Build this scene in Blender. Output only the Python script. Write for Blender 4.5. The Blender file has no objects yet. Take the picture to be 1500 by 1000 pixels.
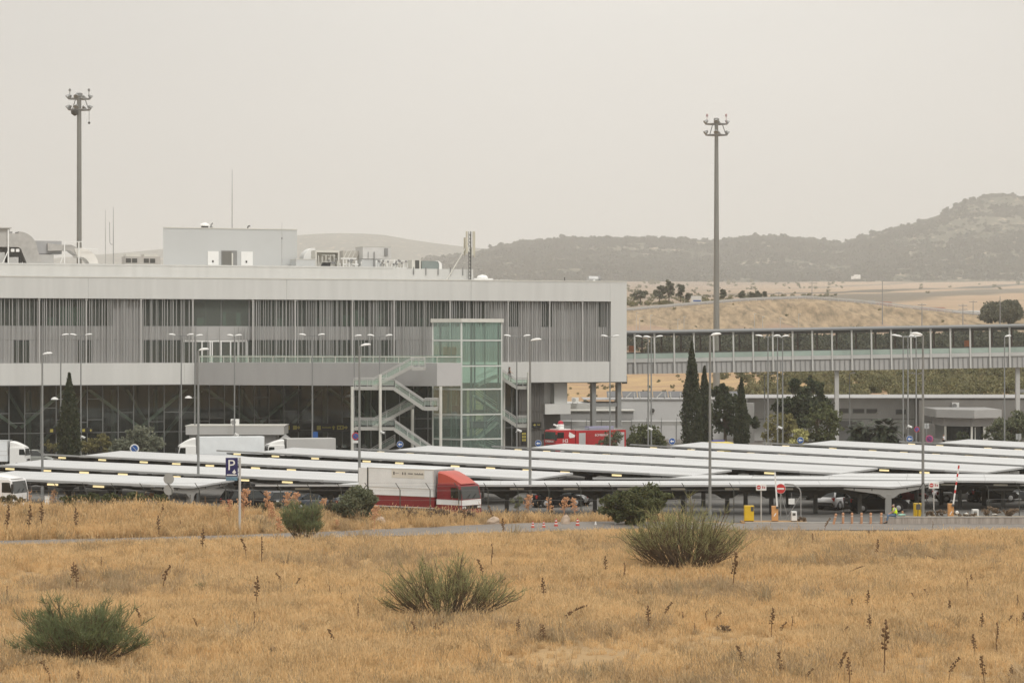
import bpy, math, random
import numpy as np
from mathutils import Vector, Matrix

random.seed(7)
RNG = np.random.default_rng(11)
scene = bpy.context.scene
ROOT = scene.collection
PI = math.pi
R = math.radians

# ------------------------------------------------------------------ camera constants
F = 4000.0      # focal length in photo pixels (1500 wide)
H = 13.3        # camera height
def G(x, y, z=0.0):
    """point at height z seen at photo pixel x,y"""
    Y = F * (H - z) / (y - 500.0)
    return Vector(((x - 750.0) * Y / F, Y, z))
def W(x, y, Y):
    """point at distance Y seen at photo pixel x,y"""
    return Vector(((x - 750.0) * Y / F, Y, H - (y - 500.0) * Y / F))
def XX(x, Y):
    return (x - 750.0) * Y / F
def ZZ(y, Y):
    return H - (y - 500.0) * Y / F

# ------------------------------------------------------------------ materials
MATS = {}
def _new(name):
    m = bpy.data.materials.new(name); m.use_nodes = True
    nt = m.node_tree; nt.nodes.clear()
    out = nt.nodes.new('ShaderNodeOutputMaterial')
    return m, nt, out
def N(nt, t, **kw):
    n = nt.nodes.new(t)
    for k, v in kw.items():
        if k in ('operation', 'blend_type', 'data_type', 'interpolation', 'noise_dimensions', 'attribute_name', 'attribute_type', 'wave_type', 'bands_direction', 'feature', 'sky_type'):
            setattr(n, k, v)
        else:
            n.inputs[k].default_value = v
    return n
def col4(c): return (c[0], c[1], c[2], 1.0)
def varied(nt, base, amt, scale, coord='world', stretch=(1, 1, 1), detail=4.0):
    """base colour modulated by noise; returns a colour socket"""
    if coord == 'world':
        g = N(nt, 'ShaderNodeNewGeometry'); vec = g.outputs['Position']
    else:
        g = N(nt, 'ShaderNodeTexCoord'); vec = g.outputs['Object']
    mp = N(nt, 'ShaderNodeMapping'); mp.inputs['Scale'].default_value = stretch
    nt.links.new(vec, mp.inputs['Vector'])
    no = N(nt, 'ShaderNodeTexNoise', Scale=scale, Detail=detail, Roughness=0.6)
    nt.links.new(mp.outputs[0], no.inputs['Vector'])
    mr = N(nt, 'ShaderNodeMapRange'); mr.inputs['From Min'].default_value = 0.28; mr.inputs['From Max'].default_value = 0.72
    mr.inputs['To Min'].default_value = 1 - amt; mr.inputs['To Max'].default_value = 1 + amt
    nt.links.new(no.outputs['Fac'], mr.inputs['Value'])
    mx = N(nt, 'ShaderNodeMix', data_type='RGBA', blend_type='MULTIPLY')
    mx.inputs['Factor'].default_value = 1.0
    mx.inputs['A'].default_value = col4(base)
    for i in mx.inputs:
        pass
    a = [i for i in mx.inputs if i.name == 'A' and i.type == 'RGBA'][0]
    b = [i for i in mx.inputs if i.name == 'B' and i.type == 'RGBA'][0]
    a.default_value = col4(base)
    nt.links.new(mr.outputs[0], b)
    return [o for o in mx.outputs if o.type == 'RGBA'][0]
def mixc(nt, fac, a, b):
    mx = N(nt, 'ShaderNodeMix', data_type='RGBA')
    ia = [i for i in mx.inputs if i.name == 'A' and i.type == 'RGBA'][0]
    ib = [i for i in mx.inputs if i.name == 'B' and i.type == 'RGBA'][0]
    f = mx.inputs['Factor']
    for s, v in ((f, fac), (ia, a), (ib, b)):
        if hasattr(v, 'is_output'): nt.links.new(v, s)
        elif isinstance(v, (tuple, list)): s.default_value = col4(v)
        else: s.default_value = v
    return [o for o in mx.outputs if o.type == 'RGBA'][0]
def mat(name, c, rough=0.6, metal=0.0, amt=0.08, scale=0.6, coord='world', stretch=(1, 1, 1), spec=0.4, coat=0.0, bump=0.0):
    if name in MATS: return MATS[name]
    m, nt, out = _new(name)
    b = N(nt, 'ShaderNodeBsdfPrincipled', Roughness=rough, Metallic=metal)
    b.inputs['Specular IOR Level'].default_value = spec
    b.inputs['Coat Weight'].default_value = coat
    nt.links.new(varied(nt, c, amt, scale, coord, stretch), b.inputs['Base Color'])
    if bump > 0:
        g = N(nt, 'ShaderNodeNewGeometry')
        no = N(nt, 'ShaderNodeTexNoise', Scale=scale * 12, Detail=5.0)
        nt.links.new(g.outputs['Position'], no.inputs['Vector'])
        bp = N(nt, 'ShaderNodeBump', Strength=bump, Distance=0.05)
        nt.links.new(no.outputs['Fac'], bp.inputs['Height'])
        nt.links.new(bp.outputs[0], b.inputs['Normal'])
    nt.links.new(b.outputs[0], out.inputs[0])
    MATS[name] = m
    return m
def emit(name, c, s):
    if name in MATS: return MATS[name]
    m, nt, out = _new(name)
    e = N(nt, 'ShaderNodeEmission', Strength=s); e.inputs['Color'].default_value = col4(c)
    nt.links.new(e.outputs[0], out.inputs[0]); MATS[name] = m
    return m
def glass(name, tint, clear=0.5, rough=0.03, refl=1.45):
    """thin pane: tinted see-through with a fresnel reflection"""
    if name in MATS: return MATS[name]
    m, nt, out = _new(name)
    tr = N(nt, 'ShaderNodeBsdfTransparent'); tr.inputs['Color'].default_value = col4(tint)
    di = N(nt, 'ShaderNodeBsdfDiffuse'); di.inputs['Color'].default_value = col4(tuple(t * 0.75 for t in tint))
    m1 = N(nt, 'ShaderNodeMixShader'); m1.inputs[0].default_value = clear
    nt.links.new(di.outputs[0], m1.inputs[1]); nt.links.new(tr.outputs[0], m1.inputs[2])
    gl = N(nt, 'ShaderNodeBsdfGlossy', Roughness=rough)
    fr = N(nt, 'ShaderNodeFresnel', IOR=refl)
    m2 = N(nt, 'ShaderNodeMixShader')
    nt.links.new(fr.outputs[0], m2.inputs[0]); nt.links.new(m1.outputs[0], m2.inputs[1]); nt.links.new(gl.outputs[0], m2.inputs[2])
    nt.links.new(m2.outputs[0], out.inputs[0]); MATS[name] = m
    return m
def foliage(name, c1, c2, scale=1.2, trans=0.25, rough=0.75):
    """leaf material: colour drifts between two greens through the crown, with a little translucency"""
    if name in MATS: return MATS[name]
    m, nt, out = _new(name)
    g = N(nt, 'ShaderNodeNewGeometry')
    no = N(nt, 'ShaderNodeTexNoise', Scale=scale, Detail=5.0, Roughness=0.7)
    nt.links.new(g.outputs['Position'], no.inputs['Vector'])
    mr = N(nt, 'ShaderNodeMapRange'); mr.inputs['From Min'].default_value = 0.33; mr.inputs['From Max'].default_value = 0.67
    nt.links.new(no.outputs['Fac'], mr.inputs['Value'])
    c = mixc(nt, mr.outputs[0], c1, c2)
    b = N(nt, 'ShaderNodeBsdfPrincipled', Roughness=rough); b.inputs['Specular IOR Level'].default_value = 0.2
    t = N(nt, 'ShaderNodeBsdfTranslucent')
    nt.links.new(c, b.inputs['Base Color']); nt.links.new(c, t.inputs['Color'])
    mx = N(nt, 'ShaderNodeMixShader'); mx.inputs[0].default_value = trans
    nt.links.new(b.outputs[0], mx.inputs[1]); nt.links.new(t.outputs[0], mx.inputs[2])
    nt.links.new(mx.outputs[0], out.inputs[0]); MATS[name] = m
    return m

white_panel = mat('white_panel', (0.575, 0.575, 0.555), 0.55, amt=0.055, scale=0.7, stretch=(1.5, 1.5, 0.08))
white_paint = mat('white_paint', (0.78, 0.78, 0.76), 0.4, amt=0.04)
truck_white = mat('truck_white', (0.745, 0.775, 0.79), 0.4, amt=0.07, scale=0.9, coat=0.2)
grey_panel = mat('grey_panel', (0.33, 0.325, 0.32), 0.5, amt=0.06, scale=0.4, stretch=(2, 2, 0.3))
grey_light = mat('grey_light', (0.45, 0.445, 0.43), 0.5, amt=0.05, scale=0.5)
grey_mid = mat('grey_mid', (0.24, 0.24, 0.235), 0.55, amt=0.08, scale=0.6)
grey_dark = mat('grey_dark', (0.075, 0.074, 0.068), 0.55, amt=0.1, scale=0.8)
clad_grey = mat('clad_grey', (0.40, 0.395, 0.385), 0.5, amt=0.05, scale=0.4)
slat_grey = mat('slat_grey', (0.36, 0.36, 0.35), 0.45, metal=0.2, amt=0.12, scale=1.2, stretch=(3, 3, 0.02))
pent_blue = mat('pent_blue', (0.50, 0.51, 0.505), 0.5, amt=0.03, scale=0.3)
steel = mat('steel', (0.50, 0.50, 0.49), 0.35, metal=0.7, amt=0.1, scale=2)
galv = mat('galv', (0.27, 0.275, 0.27), 0.5, metal=0.3, amt=0.08, scale=1.5)
lamp_pole = mat('lamp_pole', (0.23, 0.235, 0.23), 0.5, metal=0.2, amt=0.08, scale=1.5)
duct_metal = mat('duct_metal', (0.46, 0.45, 0.43), 0.4, metal=0.35, amt=0.14, scale=1.3)
pale_metal = mat('pale_metal', (0.62, 0.61, 0.56), 0.45, metal=0.1, amt=0.05, scale=1)
black = mat('black', (0.02, 0.02, 0.02), 0.5, amt=0.1)
rubber = mat('rubber', (0.025, 0.025, 0.025), 0.85, amt=0.1)
concrete = mat('concrete', (0.36, 0.34, 0.31), 0.85, amt=0.18, scale=0.9, bump=0.2)
brown_dark = mat('brown_dark', (0.065, 0.05, 0.038), 0.6, amt=0.1)
clad_brown = mat('clad_brown', (0.105, 0.10, 0.092), 0.55, amt=0.08, scale=0.6)
bark = mat('bark', (0.10, 0.075, 0.05), 0.9, amt=0.25, scale=4)
glass_dark = glass('glass_dark', (0.60, 0.66, 0.61), 0.97, 0.02, 1.4)
glass_black = mat('glass_black', (0.012, 0.016, 0.016), 0.06, spec=0.6, amt=0.2, scale=1)
glass_office = glass('glass_office', (0.62, 0.67, 0.62), 0.84, 0.03, 1.35)
glass_green = glass('glass_green', (0.73, 0.91, 0.83), 0.84, 0.03, 1.5)
glass_rail = glass('glass_rail', (0.80, 0.90, 0.84), 0.80, 0.05, 1.4)
glass_bridge = glass('glass_bridge', (0.80, 0.83, 0.80), 0.97, 0.03, 1.3)

# ------------------------------------------------------------------ mesh builder
class MB:
    def __init__(s):
        s.v = []; s.f = []; s.m = []; s.mi = 0
    def add(s, vs, fs):
        o = len(s.v); s.v.extend([tuple(v) for v in vs])
        for f in fs:
            s.f.append(tuple(i + o for i in f)); s.m.append(s.mi)
        return s
    def box(s, x0, x1, y0, y1, z0, z1):
        vs = [(x0, y0, z0), (x1, y0, z0), (x1, y1, z0), (x0, y1, z0), (x0, y0, z1), (x1, y0, z1), (x1, y1, z1), (x0, y1, z1)]
        return s.add(vs, [(0, 3, 2, 1), (4, 5, 6, 7), (0, 1, 5, 4), (1, 2, 6, 5), (2, 3, 7, 6), (3, 0, 4, 7)])
    def bar(s, p0, p1, w, h=None, up=(0, 0, 1)):
        h = w if h is None else h
        p0 = Vector(p0); p1 = Vector(p1); d = (p1 - p0).normalized(); u = Vector(up)
        a = d.cross(u)
        if a.length < 1e-4: a = d.cross(Vector((0, 1, 0)))
        a.normalize(); b = a.cross(d).normalized()
        vs = []
        for p in (p0, p1):
            for sa, sb in ((-1, -1), (1, -1), (1, 1), (-1, 1)):
                vs.append(p + a * sa * w / 2 + b * sb * h / 2)
        return s.add(vs, [(0, 1, 2, 3), (7, 6, 5, 4), (0, 4, 5, 1), (1, 5, 6, 2), (2, 6, 7, 3), (3, 7, 4, 0)])
    def tube(s, p0, p1, r0, r1=None, n=8, caps=True):
        r1 = r0 if r1 is None else r1
        p0 = Vector(p0); p1 = Vector(p1); d = (p1 - p0)
        if d.length < 1e-6: return s
        d.normalize(); a = d.cross(Vector((0, 0, 1)))
        if a.length < 1e-3: a = d.cross(Vector((0, 1, 0)))
        a.normalize(); b = a.cross(d)
        vs = []
        for p, r in ((p0, r0), (p1, r1)):
            for k in range(n):
                t = 2 * PI * k / n
                vs.append(p + a * math.cos(t) * r + b * math.sin(t) * r)
        fs = [(k, (k + 1) % n, n + (k + 1) % n, n + k) for k in range(n)]
        if caps: fs += [tuple(range(n - 1, -1, -1)), tuple(range(n, 2 * n))]
        return s.add(vs, fs)
    def path(s, pts, r, n=6):
        rs = r if isinstance(r, (list, tuple)) else [r] * len(pts)
        for i in range(len(pts) - 1): s.tube(pts[i], pts[i + 1], rs[i], rs[i + 1], n)
        return s
    def prism(s, poly, plane, a0, a1):
        """poly extruded between a0 and a1 along the axis missing from plane"""
        n = len(poly); vs = []
        for a in (a0, a1):
            for (p, q) in poly:
                vs.append((p, q, a) if plane == 'xy' else (p, a, q) if plane == 'xz' else (a, p, q))
        fs = [(k, (k + 1) % n, n + (k + 1) % n, n + k) for k in range(n)]
        return s.add(vs, fs + [tuple(range(n - 1, -1, -1)), tuple(range(n, 2 * n))])
    def lathe(s, prof, n=16, c=(0, 0, 0), axis='z'):
        vs = []
        for (r, z) in prof:
            for k in range(n):
                t = 2 * PI * k / n
                p = (r * math.cos(t), r * math.sin(t), z)
                if axis == 'y': p = (p[0], p[2], p[1])
                if axis == 'x': p = (p[2], p[0], p[1])
                vs.append((p[0] + c[0], p[1] + c[1], p[2] + c[2]))
        fs = []
        for i in range(len(prof) - 1):
            for k in range(n):
                fs.append((i * n + k, i * n + (k + 1) % n, (i + 1) * n + (k + 1) % n, (i + 1) * n + k))
        fs += [tuple(range(n - 1, -1, -1)), tuple(range((len(prof) - 1) * n, len(prof) * n))]
        return s.add(vs, fs)
    def loft(s, rings, caps=True):
        n = len(rings[0]); vs = [p for r in rings for p in r]
        fs = []
        for i in range(len(rings) - 1):
            for k in range(n):
                fs.append((i * n + k, i * n + (k + 1) % n, (i + 1) * n + (k + 1) % n, (i + 1) * n + k))
        if caps: fs += [tuple(range(n - 1, -1, -1)), tuple(range((len(rings) - 1) * n, len(rings) * n))]
        return s.add(vs, fs)
    def build(s, name, m, parent=None, smooth=False, bevel=0.0, loc=None, rotz=None):
        me = bpy.data.meshes.new(name)
        me.from_pydata(s.v, [], s.f)
        ms = m if isinstance(m, (list, tuple)) else [m]
        for x in ms: me.materials.append(x)
        if len(ms) > 1: me.polygons.foreach_set('material_index', s.m)
        me.validate(clean_customdata=False)
        import bmesh
        bm = bmesh.new(); bm.from_mesh(me)
        bmesh.ops.recalc_face_normals(bm, faces=bm.faces)
        bm.to_mesh(me); bm.free()
        if smooth:
            me.polygons.foreach_set('use_smooth', [True] * len(me.polygons))
            try: me.set_sharp_from_angle(angle=R(40))
            except Exception: pass
        o = bpy.data.objects.new(name, me); ROOT.objects.link(o)
        if parent is not None: o.parent = parent
        if loc is not None: o.location = loc
        if rotz is not None: o.rotation_euler = (0, 0, rotz)
        if bevel > 0:
            b = o.modifiers.new('bevel', 'BEVEL'); b.width = bevel; b.segments = 2; b.limit_method = 'ANGLE'; b.angle_limit = R(35)
        return o

def tag(o, label, cat, group=None, kind=None):
    if label: o['label'] = label
    if cat: o['category'] = cat
    if group: o['group'] = group
    if kind: o['kind'] = kind
    return o
def thing(name, label, cat, loc=(0, 0, 0), rotz=0.0, group=None):
    o = bpy.data.objects.new(name, None); ROOT.objects.link(o)
    o.empty_display_size = 0.5
    o.location = loc; o.rotation_euler = (0, 0, rotz)
    return tag(o, label, cat, group)
def structure(o):
    o['kind'] = 'structure'; return o
def copy_tree(o, parent=None):
    c = o.copy(); ROOT.objects.link(c)
    if parent is not None:
        c.parent = parent
    for ch in list(o.children): copy_tree(ch, c)
    return c
def place(src, loc, rotz=None, label=None, group=None, scale=None):
    c = copy_tree(src)
    c.location = loc
    if rotz is not None: c.rotation_euler = (0, 0, rotz)
    if label: c['label'] = label
    if group: c['group'] = group
    if scale is not None: c.scale = scale if isinstance(scale, (tuple, list)) else (scale,) * 3
    return c
def raw_mesh(name, V, Fq, mats, parent=None, mi=None):
    """numpy vertices and quad/tri index array -> object"""
    V = np.asarray(V, np.float32).reshape(-1, 3); Fq = np.asarray(Fq, np.int32)
    k = Fq.shape[1]; me = bpy.data.meshes.new(name)
    me.vertices.add(len(V)); me.vertices.foreach_set('co', V.ravel())
    me.loops.add(Fq.size); me.loops.foreach_set('vertex_index', Fq.ravel())
    me.polygons.add(len(Fq))
    me.polygons.foreach_set('loop_start', np.arange(0, Fq.size, k, dtype=np.int32))
    me.polygons.foreach_set('loop_total', np.full(len(Fq), k, np.int32))
    ms = mats if isinstance(mats, (list, tuple)) else [mats]
    for x in ms: me.materials.append(x)
    if mi is not None: me.polygons.foreach_set('material_index', np.asarray(mi, np.int32))
    me.update(calc_edges=True)
    o = bpy.data.objects.new(name, me)
    ROOT.objects.link(o)
    if parent is not None: o.parent = parent
    return o
def text_mesh(s, size, m, parent, name='lettering', depth=0.01, align='CENTER'):
    cu = bpy.data.curves.new('txt', 'FONT'); cu.body = s; cu.size = size; cu.extrude = depth
    cu.align_x = align; cu.align_y = 'CENTER'; cu.resolution_u = 3
    t = bpy.data.objects.new('txt', cu); ROOT.objects.link(t)
    bpy.context.view_layer.update()
    dg = bpy.context.evaluated_depsgraph_get()
    me = bpy.data.meshes.new_from_object(t.evaluated_get(dg))
    bpy.data.objects.remove(t); bpy.data.curves.remove(cu)
    me.name = name; me.materials.clear(); me.materials.append(m)
    o = bpy.data.objects.new(name, me); ROOT.objects.link(o); o.parent = parent
    return o
def ss(a, b, x):
    t = min(1.0, max(0.0, (x - a) / (b - a))); return t * t * (3 - 2 * t)

# ------------------------------------------------------------------ camera, world, sun
cam = bpy.data.cameras.new('camera'); camo = bpy.data.objects.new('camera', cam); ROOT.objects.link(camo)
camo.location = (0, 0, H); camo.rotation_euler = (R(90), 0, 0)
cam.sensor_width = 36.0; cam.lens = F / 1500.0 * 36.0
cam.clip_start = 0.5; cam.clip_end = 30000
scene.camera = camo

SUN_EL, SUN_AZ = R(48), R(150)      # azimuth measured from +Y towards +X: behind the camera, to the right
w = bpy.data.worlds.new('World'); scene.world = w; w.use_nodes = True
nt = w.node_tree; nt.nodes.clear()
wo = nt.nodes.new('ShaderNodeOutputWorld')
sky = nt.nodes.new('ShaderNodeTexSky'); sky.sky_type = 'NISHITA'; sky.sun_disc = False
sky.sun_elevation = SUN_EL; sky.sun_rotation = SUN_AZ; sky.dust_density = 6.0; sky.air_density = 1.0
tc = nt.nodes.new('ShaderNodeTexCoord')
sp = nt.nodes.new('ShaderNodeSeparateXYZ'); nt.links.new(tc.outputs['Generated'], sp.inputs[0])
# overcast layer: brighter overhead than at the horizon, a little brighter to the right, soft cloud mottling
zr = N(nt, 'ShaderNodeMapRange'); zr.inputs['From Min'].default_value = 0.0; zr.inputs['From Max'].default_value = 1.0
zr.inputs['To Min'].default_value = 1.0; zr.inputs['To Max'].default_value = 2.35
nt.links.new(sp.outputs['Z'], zr.inputs['Value'])
xr = nt.nodes.new('ShaderNodeValToRGB'); xe = xr.color_ramp.elements; xr.color_ramp.interpolation = 'B_SPLINE'
xe[0].position = 0.40; xe[0].color = (0.72,) * 3 + (1,); xe[1].position = 0.61; xe[1].color = (0.80,) * 3 + (1,)
xm = xe.new(0.51); xm.color = (1.04,) * 3 + (1,)
xa_ = N(nt, 'ShaderNodeMapRange'); xa_.inputs['From Min'].default_value = -1; xa_.inputs['From Max'].default_value = 1
nt.links.new(sp.outputs['X'], xa_.inputs['Value']); nt.links.new(xa_.outputs[0], xr.inputs['Fac'])
mu = N(nt, 'ShaderNodeMath', operation='MULTIPLY'); nt.links.new(zr.outputs[0], mu.inputs[0]); nt.links.new(xr.outputs[0], mu.inputs[1])
mp = nt.nodes.new('ShaderNodeMapping'); mp.inputs['Scale'].default_value = (1, 1, 2.5); nt.links.new(tc.outputs['Generated'], mp.inputs[0])
cn = N(nt, 'ShaderNodeTexNoise', Scale=3.0, Detail=3.0, Roughness=0.5); nt.links.new(mp.outputs[0], cn.inputs['Vector'])
cr = N(nt, 'ShaderNodeMapRange'); cr.inputs['From Min'].default_value = 0.3; cr.inputs['From Max'].default_value = 0.7
cr.inputs['To Min'].default_value = 0.95; cr.inputs['To Max'].default_value = 1.04; nt.links.new(cn.outputs['Fac'], cr.inputs['Value'])
mu2 = N(nt, 'ShaderNodeMath', operation='MULTIPLY'); nt.links.new(mu.outputs[0], mu2.inputs[0]); nt.links.new(cr.outputs[0], mu2.inputs[1])
ov = nt.nodes.new('ShaderNodeBackground'); ov.inputs['Color'].default_value = (0.815, 0.795, 0.75, 1)
nt.links.new(mu2.outputs[0], ov.inputs['Strength'])
bg = nt.nodes.new('ShaderNodeBackground'); bg.inputs['Strength'].default_value = 0.05
nt.links.new(sky.outputs[0], bg.inputs['Color'])
ms = nt.nodes.new('ShaderNodeMixShader'); ms.inputs[0].default_value = 0.92
nt.links.new(bg.outputs[0], ms.inputs[1]); nt.links.new(ov.outputs[0], ms.inputs[2])
nt.links.new(ms.outputs[0], wo.inputs['Surface'])

sl = bpy.data.lights.new('sun', 'SUN'); sl.energy = 1.4; sl.angle = R(14); sl.color = (1.0, 0.965, 0.91)
so = bpy.data.objects.new('sun', sl); ROOT.objects.link(so)
sd = Vector((math.sin(SUN_AZ) * math.cos(SUN_EL), math.cos(SUN_AZ) * math.cos(SUN_EL), math.sin(SUN_EL)))
so.rotation_euler = (-sd).to_track_quat('-Z', 'Y').to_euler()

scene.view_settings.view_transform = 'Standard'; scene.view_settings.look = 'None'
scene.view_settings.exposure = 0.0; scene.view_settings.gamma = 1.0
scene.render.engine = 'CYCLES'
cy = scene.cycles
cy.use_denoising = True
cy.max_bounces = 6; cy.diffuse_bounces = 3; cy.glossy_bounces = 3; cy.transparent_max_bounces = 16; cy.volume_bounces = 1
cy.sample_clamp_indirect = 4.0
# ================================================================== terrain
def lerp(xs, ys, x): return float(np.interp(x, xs, ys))
def fbm(x, y, o=4):
    s = 0; a = 1.0
    for k in range(o):
        s += a * (math.sin(x * 1.0 + 1.7 * k + 1.3 * math.sin(y * 0.7 + k)) * math.sin(y * 1.1 + 2.3 * k + 1.1 * math.sin(x * 0.8)))
        x, y, a = x * 2.03 + 1.7, y * 2.01 + 0.9, a * 0.5
    return s
CX = [-3000, 600, 920, 1000, 1100, 1180, 1260, 1330, 1420, 1500, 2600]
CY = [470, 462, 456, 449, 441, 438, 444, 452, 461, 467, 484]
def crest(X): return H + (500 - lerp(CX, CY, 750 + X * F / 760.0)) * 760.0 / F
def terrain(X, Y):
    if Y < 96: return max(0.0, 11.6 - max(0.0, Y) * 0.1221) if Y > 0 else 11.6
    z = 0.0
    if Y < 240:
        a = lerp([-60, -22, -6, 8, 15, 17], [1.3, 1.15, 0.55, 0.35, 0.15, 0.0], X)
        yc = lerp([-45, -38, 0, 15], [193, 194, 195, 196], X)
        sg = 5.0 if Y < yc else 4.0
        z += a * math.exp(-((Y - yc) / sg) ** 2)
        if Y < 176: z += 0.10 * math.sin(X * 0.21 + 1.0) * math.sin(Y * 0.17) + 0.06 * math.sin(X * 0.5 + Y * 0.33)
        return z
    cz = crest(X)
    zz = lerp([385, 400, 440, 560, 655, 690, 712, 760, 786, 950, 1500, 3000, 4400, 4800, 14000],
              [0, 1.5, 4.6, 7.2, 8.6, 14.6, 17.3, cz, cz + 1.1, max(26.1, cz + 1.3), 38.0, 72.0, 109.0, 114, 118], Y)
    if 420 < Y < 690: zz += 0.5 * math.sin(X * 0.09) * math.sin(Y * 0.06)
    if 690 < Y < 762:
        g_ = X + 0.35 * (Y - 700)
        zz += 1.5 * (0.8 * math.sin(g_ * 0.21 + 1.3 * math.sin(g_ * 0.06)) + 0.45 * math.sin(g_ * 0.53 + 1.1 * math.sin(X * 0.11))) * ss(692, 722, Y) * (1 - ss(740, 760, Y))
    if Y > 800: zz += 0.9 * fbm(X * 0.011, Y * 0.004, 3) * ss(800, 1100, Y)
    return zz

def axis(parts):
    o = []
    for a, b, st in parts: o += list(np.arange(a, b, st))
    return sorted(set([round(float(x), 3) for x in o]))
xs = axis([(-6000, -700, 530), (-700, -250, 30), (-250, -66, 6), (-66, 66, 1.5), (66, 180, 2), (180, 250, 6), (250, 1000, 25), (1000, 6001, 500)])
ys = axis([(-60, 96, 6), (96, 176, 2.0), (176, 206, 1.0), (206, 385, 10), (385, 700, 8), (700, 800, 4), (800, 2000, 40), (2000, 4800, 80), (4800, 13001, 1000)])
V = [(x, y, terrain(x, y)) for y in ys for x in xs]
nx, ny = len(xs), len(ys)
ii = np.arange(nx * ny).reshape(ny, nx)
Q = np.stack([ii[:-1, :-1], ii[:-1, 1:], ii[1:, 1:], ii[1:, :-1]], -1).reshape(-1, 4)

# ground material: dry grass soil nearby, tan and brown field strips far away
gm, nt, out = _new('ground_soil')
geo = N(nt, 'ShaderNodeNewGeometry'); sep = N(nt, 'ShaderNodeSeparateXYZ'); nt.links.new(geo.outputs['Position'], sep.inputs[0])
n1 = N(nt, 'ShaderNodeTexNoise', Scale=0.13, Detail=6.0, Roughness=0.65); nt.links.new(geo.outputs['Position'], n1.inputs['Vector'])
n2 = N(nt, 'ShaderNodeTexNoise', Scale=2.2, Detail=6.0, Roughness=0.7); nt.links.new(geo.outputs['Position'], n2.inputs['Vector'])
def rng(nt, s, a, b, lo=0.0, hi=1.0):
    m = N(nt, 'ShaderNodeMapRange'); m.inputs['From Min'].default_value = a; m.inputs['From Max'].default_value = b
    m.inputs['To Min'].default_value = lo; m.inputs['To Max'].default_value = hi
    nt.links.new(s, m.inputs['Value']); return m.outputs[0]
near = mixc(nt, rng(nt, n1.outputs['Fac'], 0.38, 0.62), (0.45, 0.30, 0.15), (0.35, 0.245, 0.135))
near = mixc(nt, rng(nt, n2.outputs['Fac'], 0.5, 0.75, 0.0, 0.6), near, (0.24, 0.165, 0.09))
# bank behind the buildings: ochre, patchy
n3 = N(nt, 'ShaderNodeTexNoise', Scale=0.07, Detail=7.0, Roughness=0.7); nt.links.new(geo.outputs['Position'], n3.inputs['Vector'])
bank = mixc(nt, rng(nt, n3.outputs['Fac'], 0.38, 0.62), (0.46, 0.325, 0.175), (0.34, 0.225, 0.145))
# far fields: strips of stubble and ploughed land lying slantwise across the plain
yp = N(nt, 'ShaderNodeMath', operation='MULTIPLY_ADD'); yp.inputs[1].default_value = -3.8
nt.links.new(sep.outputs['X'], yp.inputs[0]); nt.links.new(sep.outputs['Y'], yp.inputs[2])
nw = N(nt, 'ShaderNodeTexNoise', Scale=0.006, Detail=4.0); nt.links.new(geo.outputs['Position'], nw.inputs['Vector'])
yw = N(nt, 'ShaderNodeMath', operation='MULTIPLY_ADD'); yw.inputs[1].default_value = 120.0
nt.links.new(nw.outputs['Fac'], yw.inputs[0]); nt.links.new(yp.outputs[0], yw.inputs[2])
cr = nt.nodes.new('ShaderNodeValToRGB'); el = cr.color_ramp.elements
PAL, GRY, DRK, BRN = (0.41, 0.305, 0.215, 1), (0.20, 0.175, 0.14, 1), (0.14, 0.125, 0.10, 1), (0.29, 0.22, 0.165, 1)
el[0].position = 0.0; el[0].color = PAL; el[1].position = 1.0; el[1].color = (0.30, 0.24, 0.18, 1)
for p, c in ((-200, PAL), (-150, GRY), (80, GRY), (120, PAL), (490, PAL), (540, GRY), (840, GRY), (890, PAL), (990, PAL), (1010, DRK), (1170, DRK), (1190, PAL), (1750, PAL), (1800, GRY), (1960, PAL), (2350, PAL), (2450, BRN)):
    e = el.new(min(1, max(0, (p + 400) / 4000.0))); e.color = c
nt.links.new(rng(nt, yw.outputs[0], -400 + 60, 3600 + 60), cr.inputs['Fac'])
nbig = N(nt, 'ShaderNodeTexNoise', Scale=0.012, Detail=6.0, Roughness=0.7); nt.links.new(geo.outputs['Position'], nbig.inputs['Vector'])
ang = N(nt, 'ShaderNodeMath', operation='DIVIDE'); nt.links.new(sep.outputs['X'], ang.inputs[0]); nt.links.new(sep.outputs['Y'], ang.inputs[1])
lft = mixc(nt, rng(nt, ang.outputs[0], 0.06, 0.12, 0.75, 0.0), cr.outputs[0], (0.30, 0.235, 0.18))
far = mixc(nt, rng(nt, nbig.outputs['Fac'], 0.48, 0.7, 0.0, 0.55), lft, (0.25, 0.205, 0.15))
# bank: streaks running down the slope and a reddish toe
mb_ = N(nt, 'ShaderNodeMapping'); mb_.inputs['Scale'].default_value = (0.55, 0.09, 0.4); mb_.inputs['Rotation'].default_value = (0, 0, 0.35); nt.links.new(geo.outputs['Position'], mb_.inputs['Vector'])
nb2 = N(nt, 'ShaderNodeTexNoise', Scale=1.0, Detail=6.0, Roughness=0.7); nt.links.new(mb_.outputs[0], nb2.inputs['Vector'])
slope = mixc(nt, rng(nt, nb2.outputs['Fac'], 0.40, 0.66), (0.39, 0.295, 0.195), (0.18, 0.145, 0.10))
toe = mixc(nt, rng(nt, n3.outputs['Fac'], 0.42, 0.6), (0.32, 0.225, 0.17), (0.39, 0.29, 0.21))
bank = mixc(nt, rng(nt, sep.outputs['Y'], 600, 660), bank, toe)
bank = mixc(nt, rng(nt, sep.outputs['Y'], 704, 712), bank, slope)
c = mixc(nt, rng(nt, sep.outputs['Y'], 330, 400), near, bank)
c = mixc(nt, rng(nt, sep.outputs['Y'], 765, 800), c, far)
b = N(nt, 'ShaderNodeBsdfPrincipled', Roughness=0.95); b.inputs['Specular IOR Level'].default_value = 0.1
nt.links.new(c, b.inputs['Base Color'])
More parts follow.
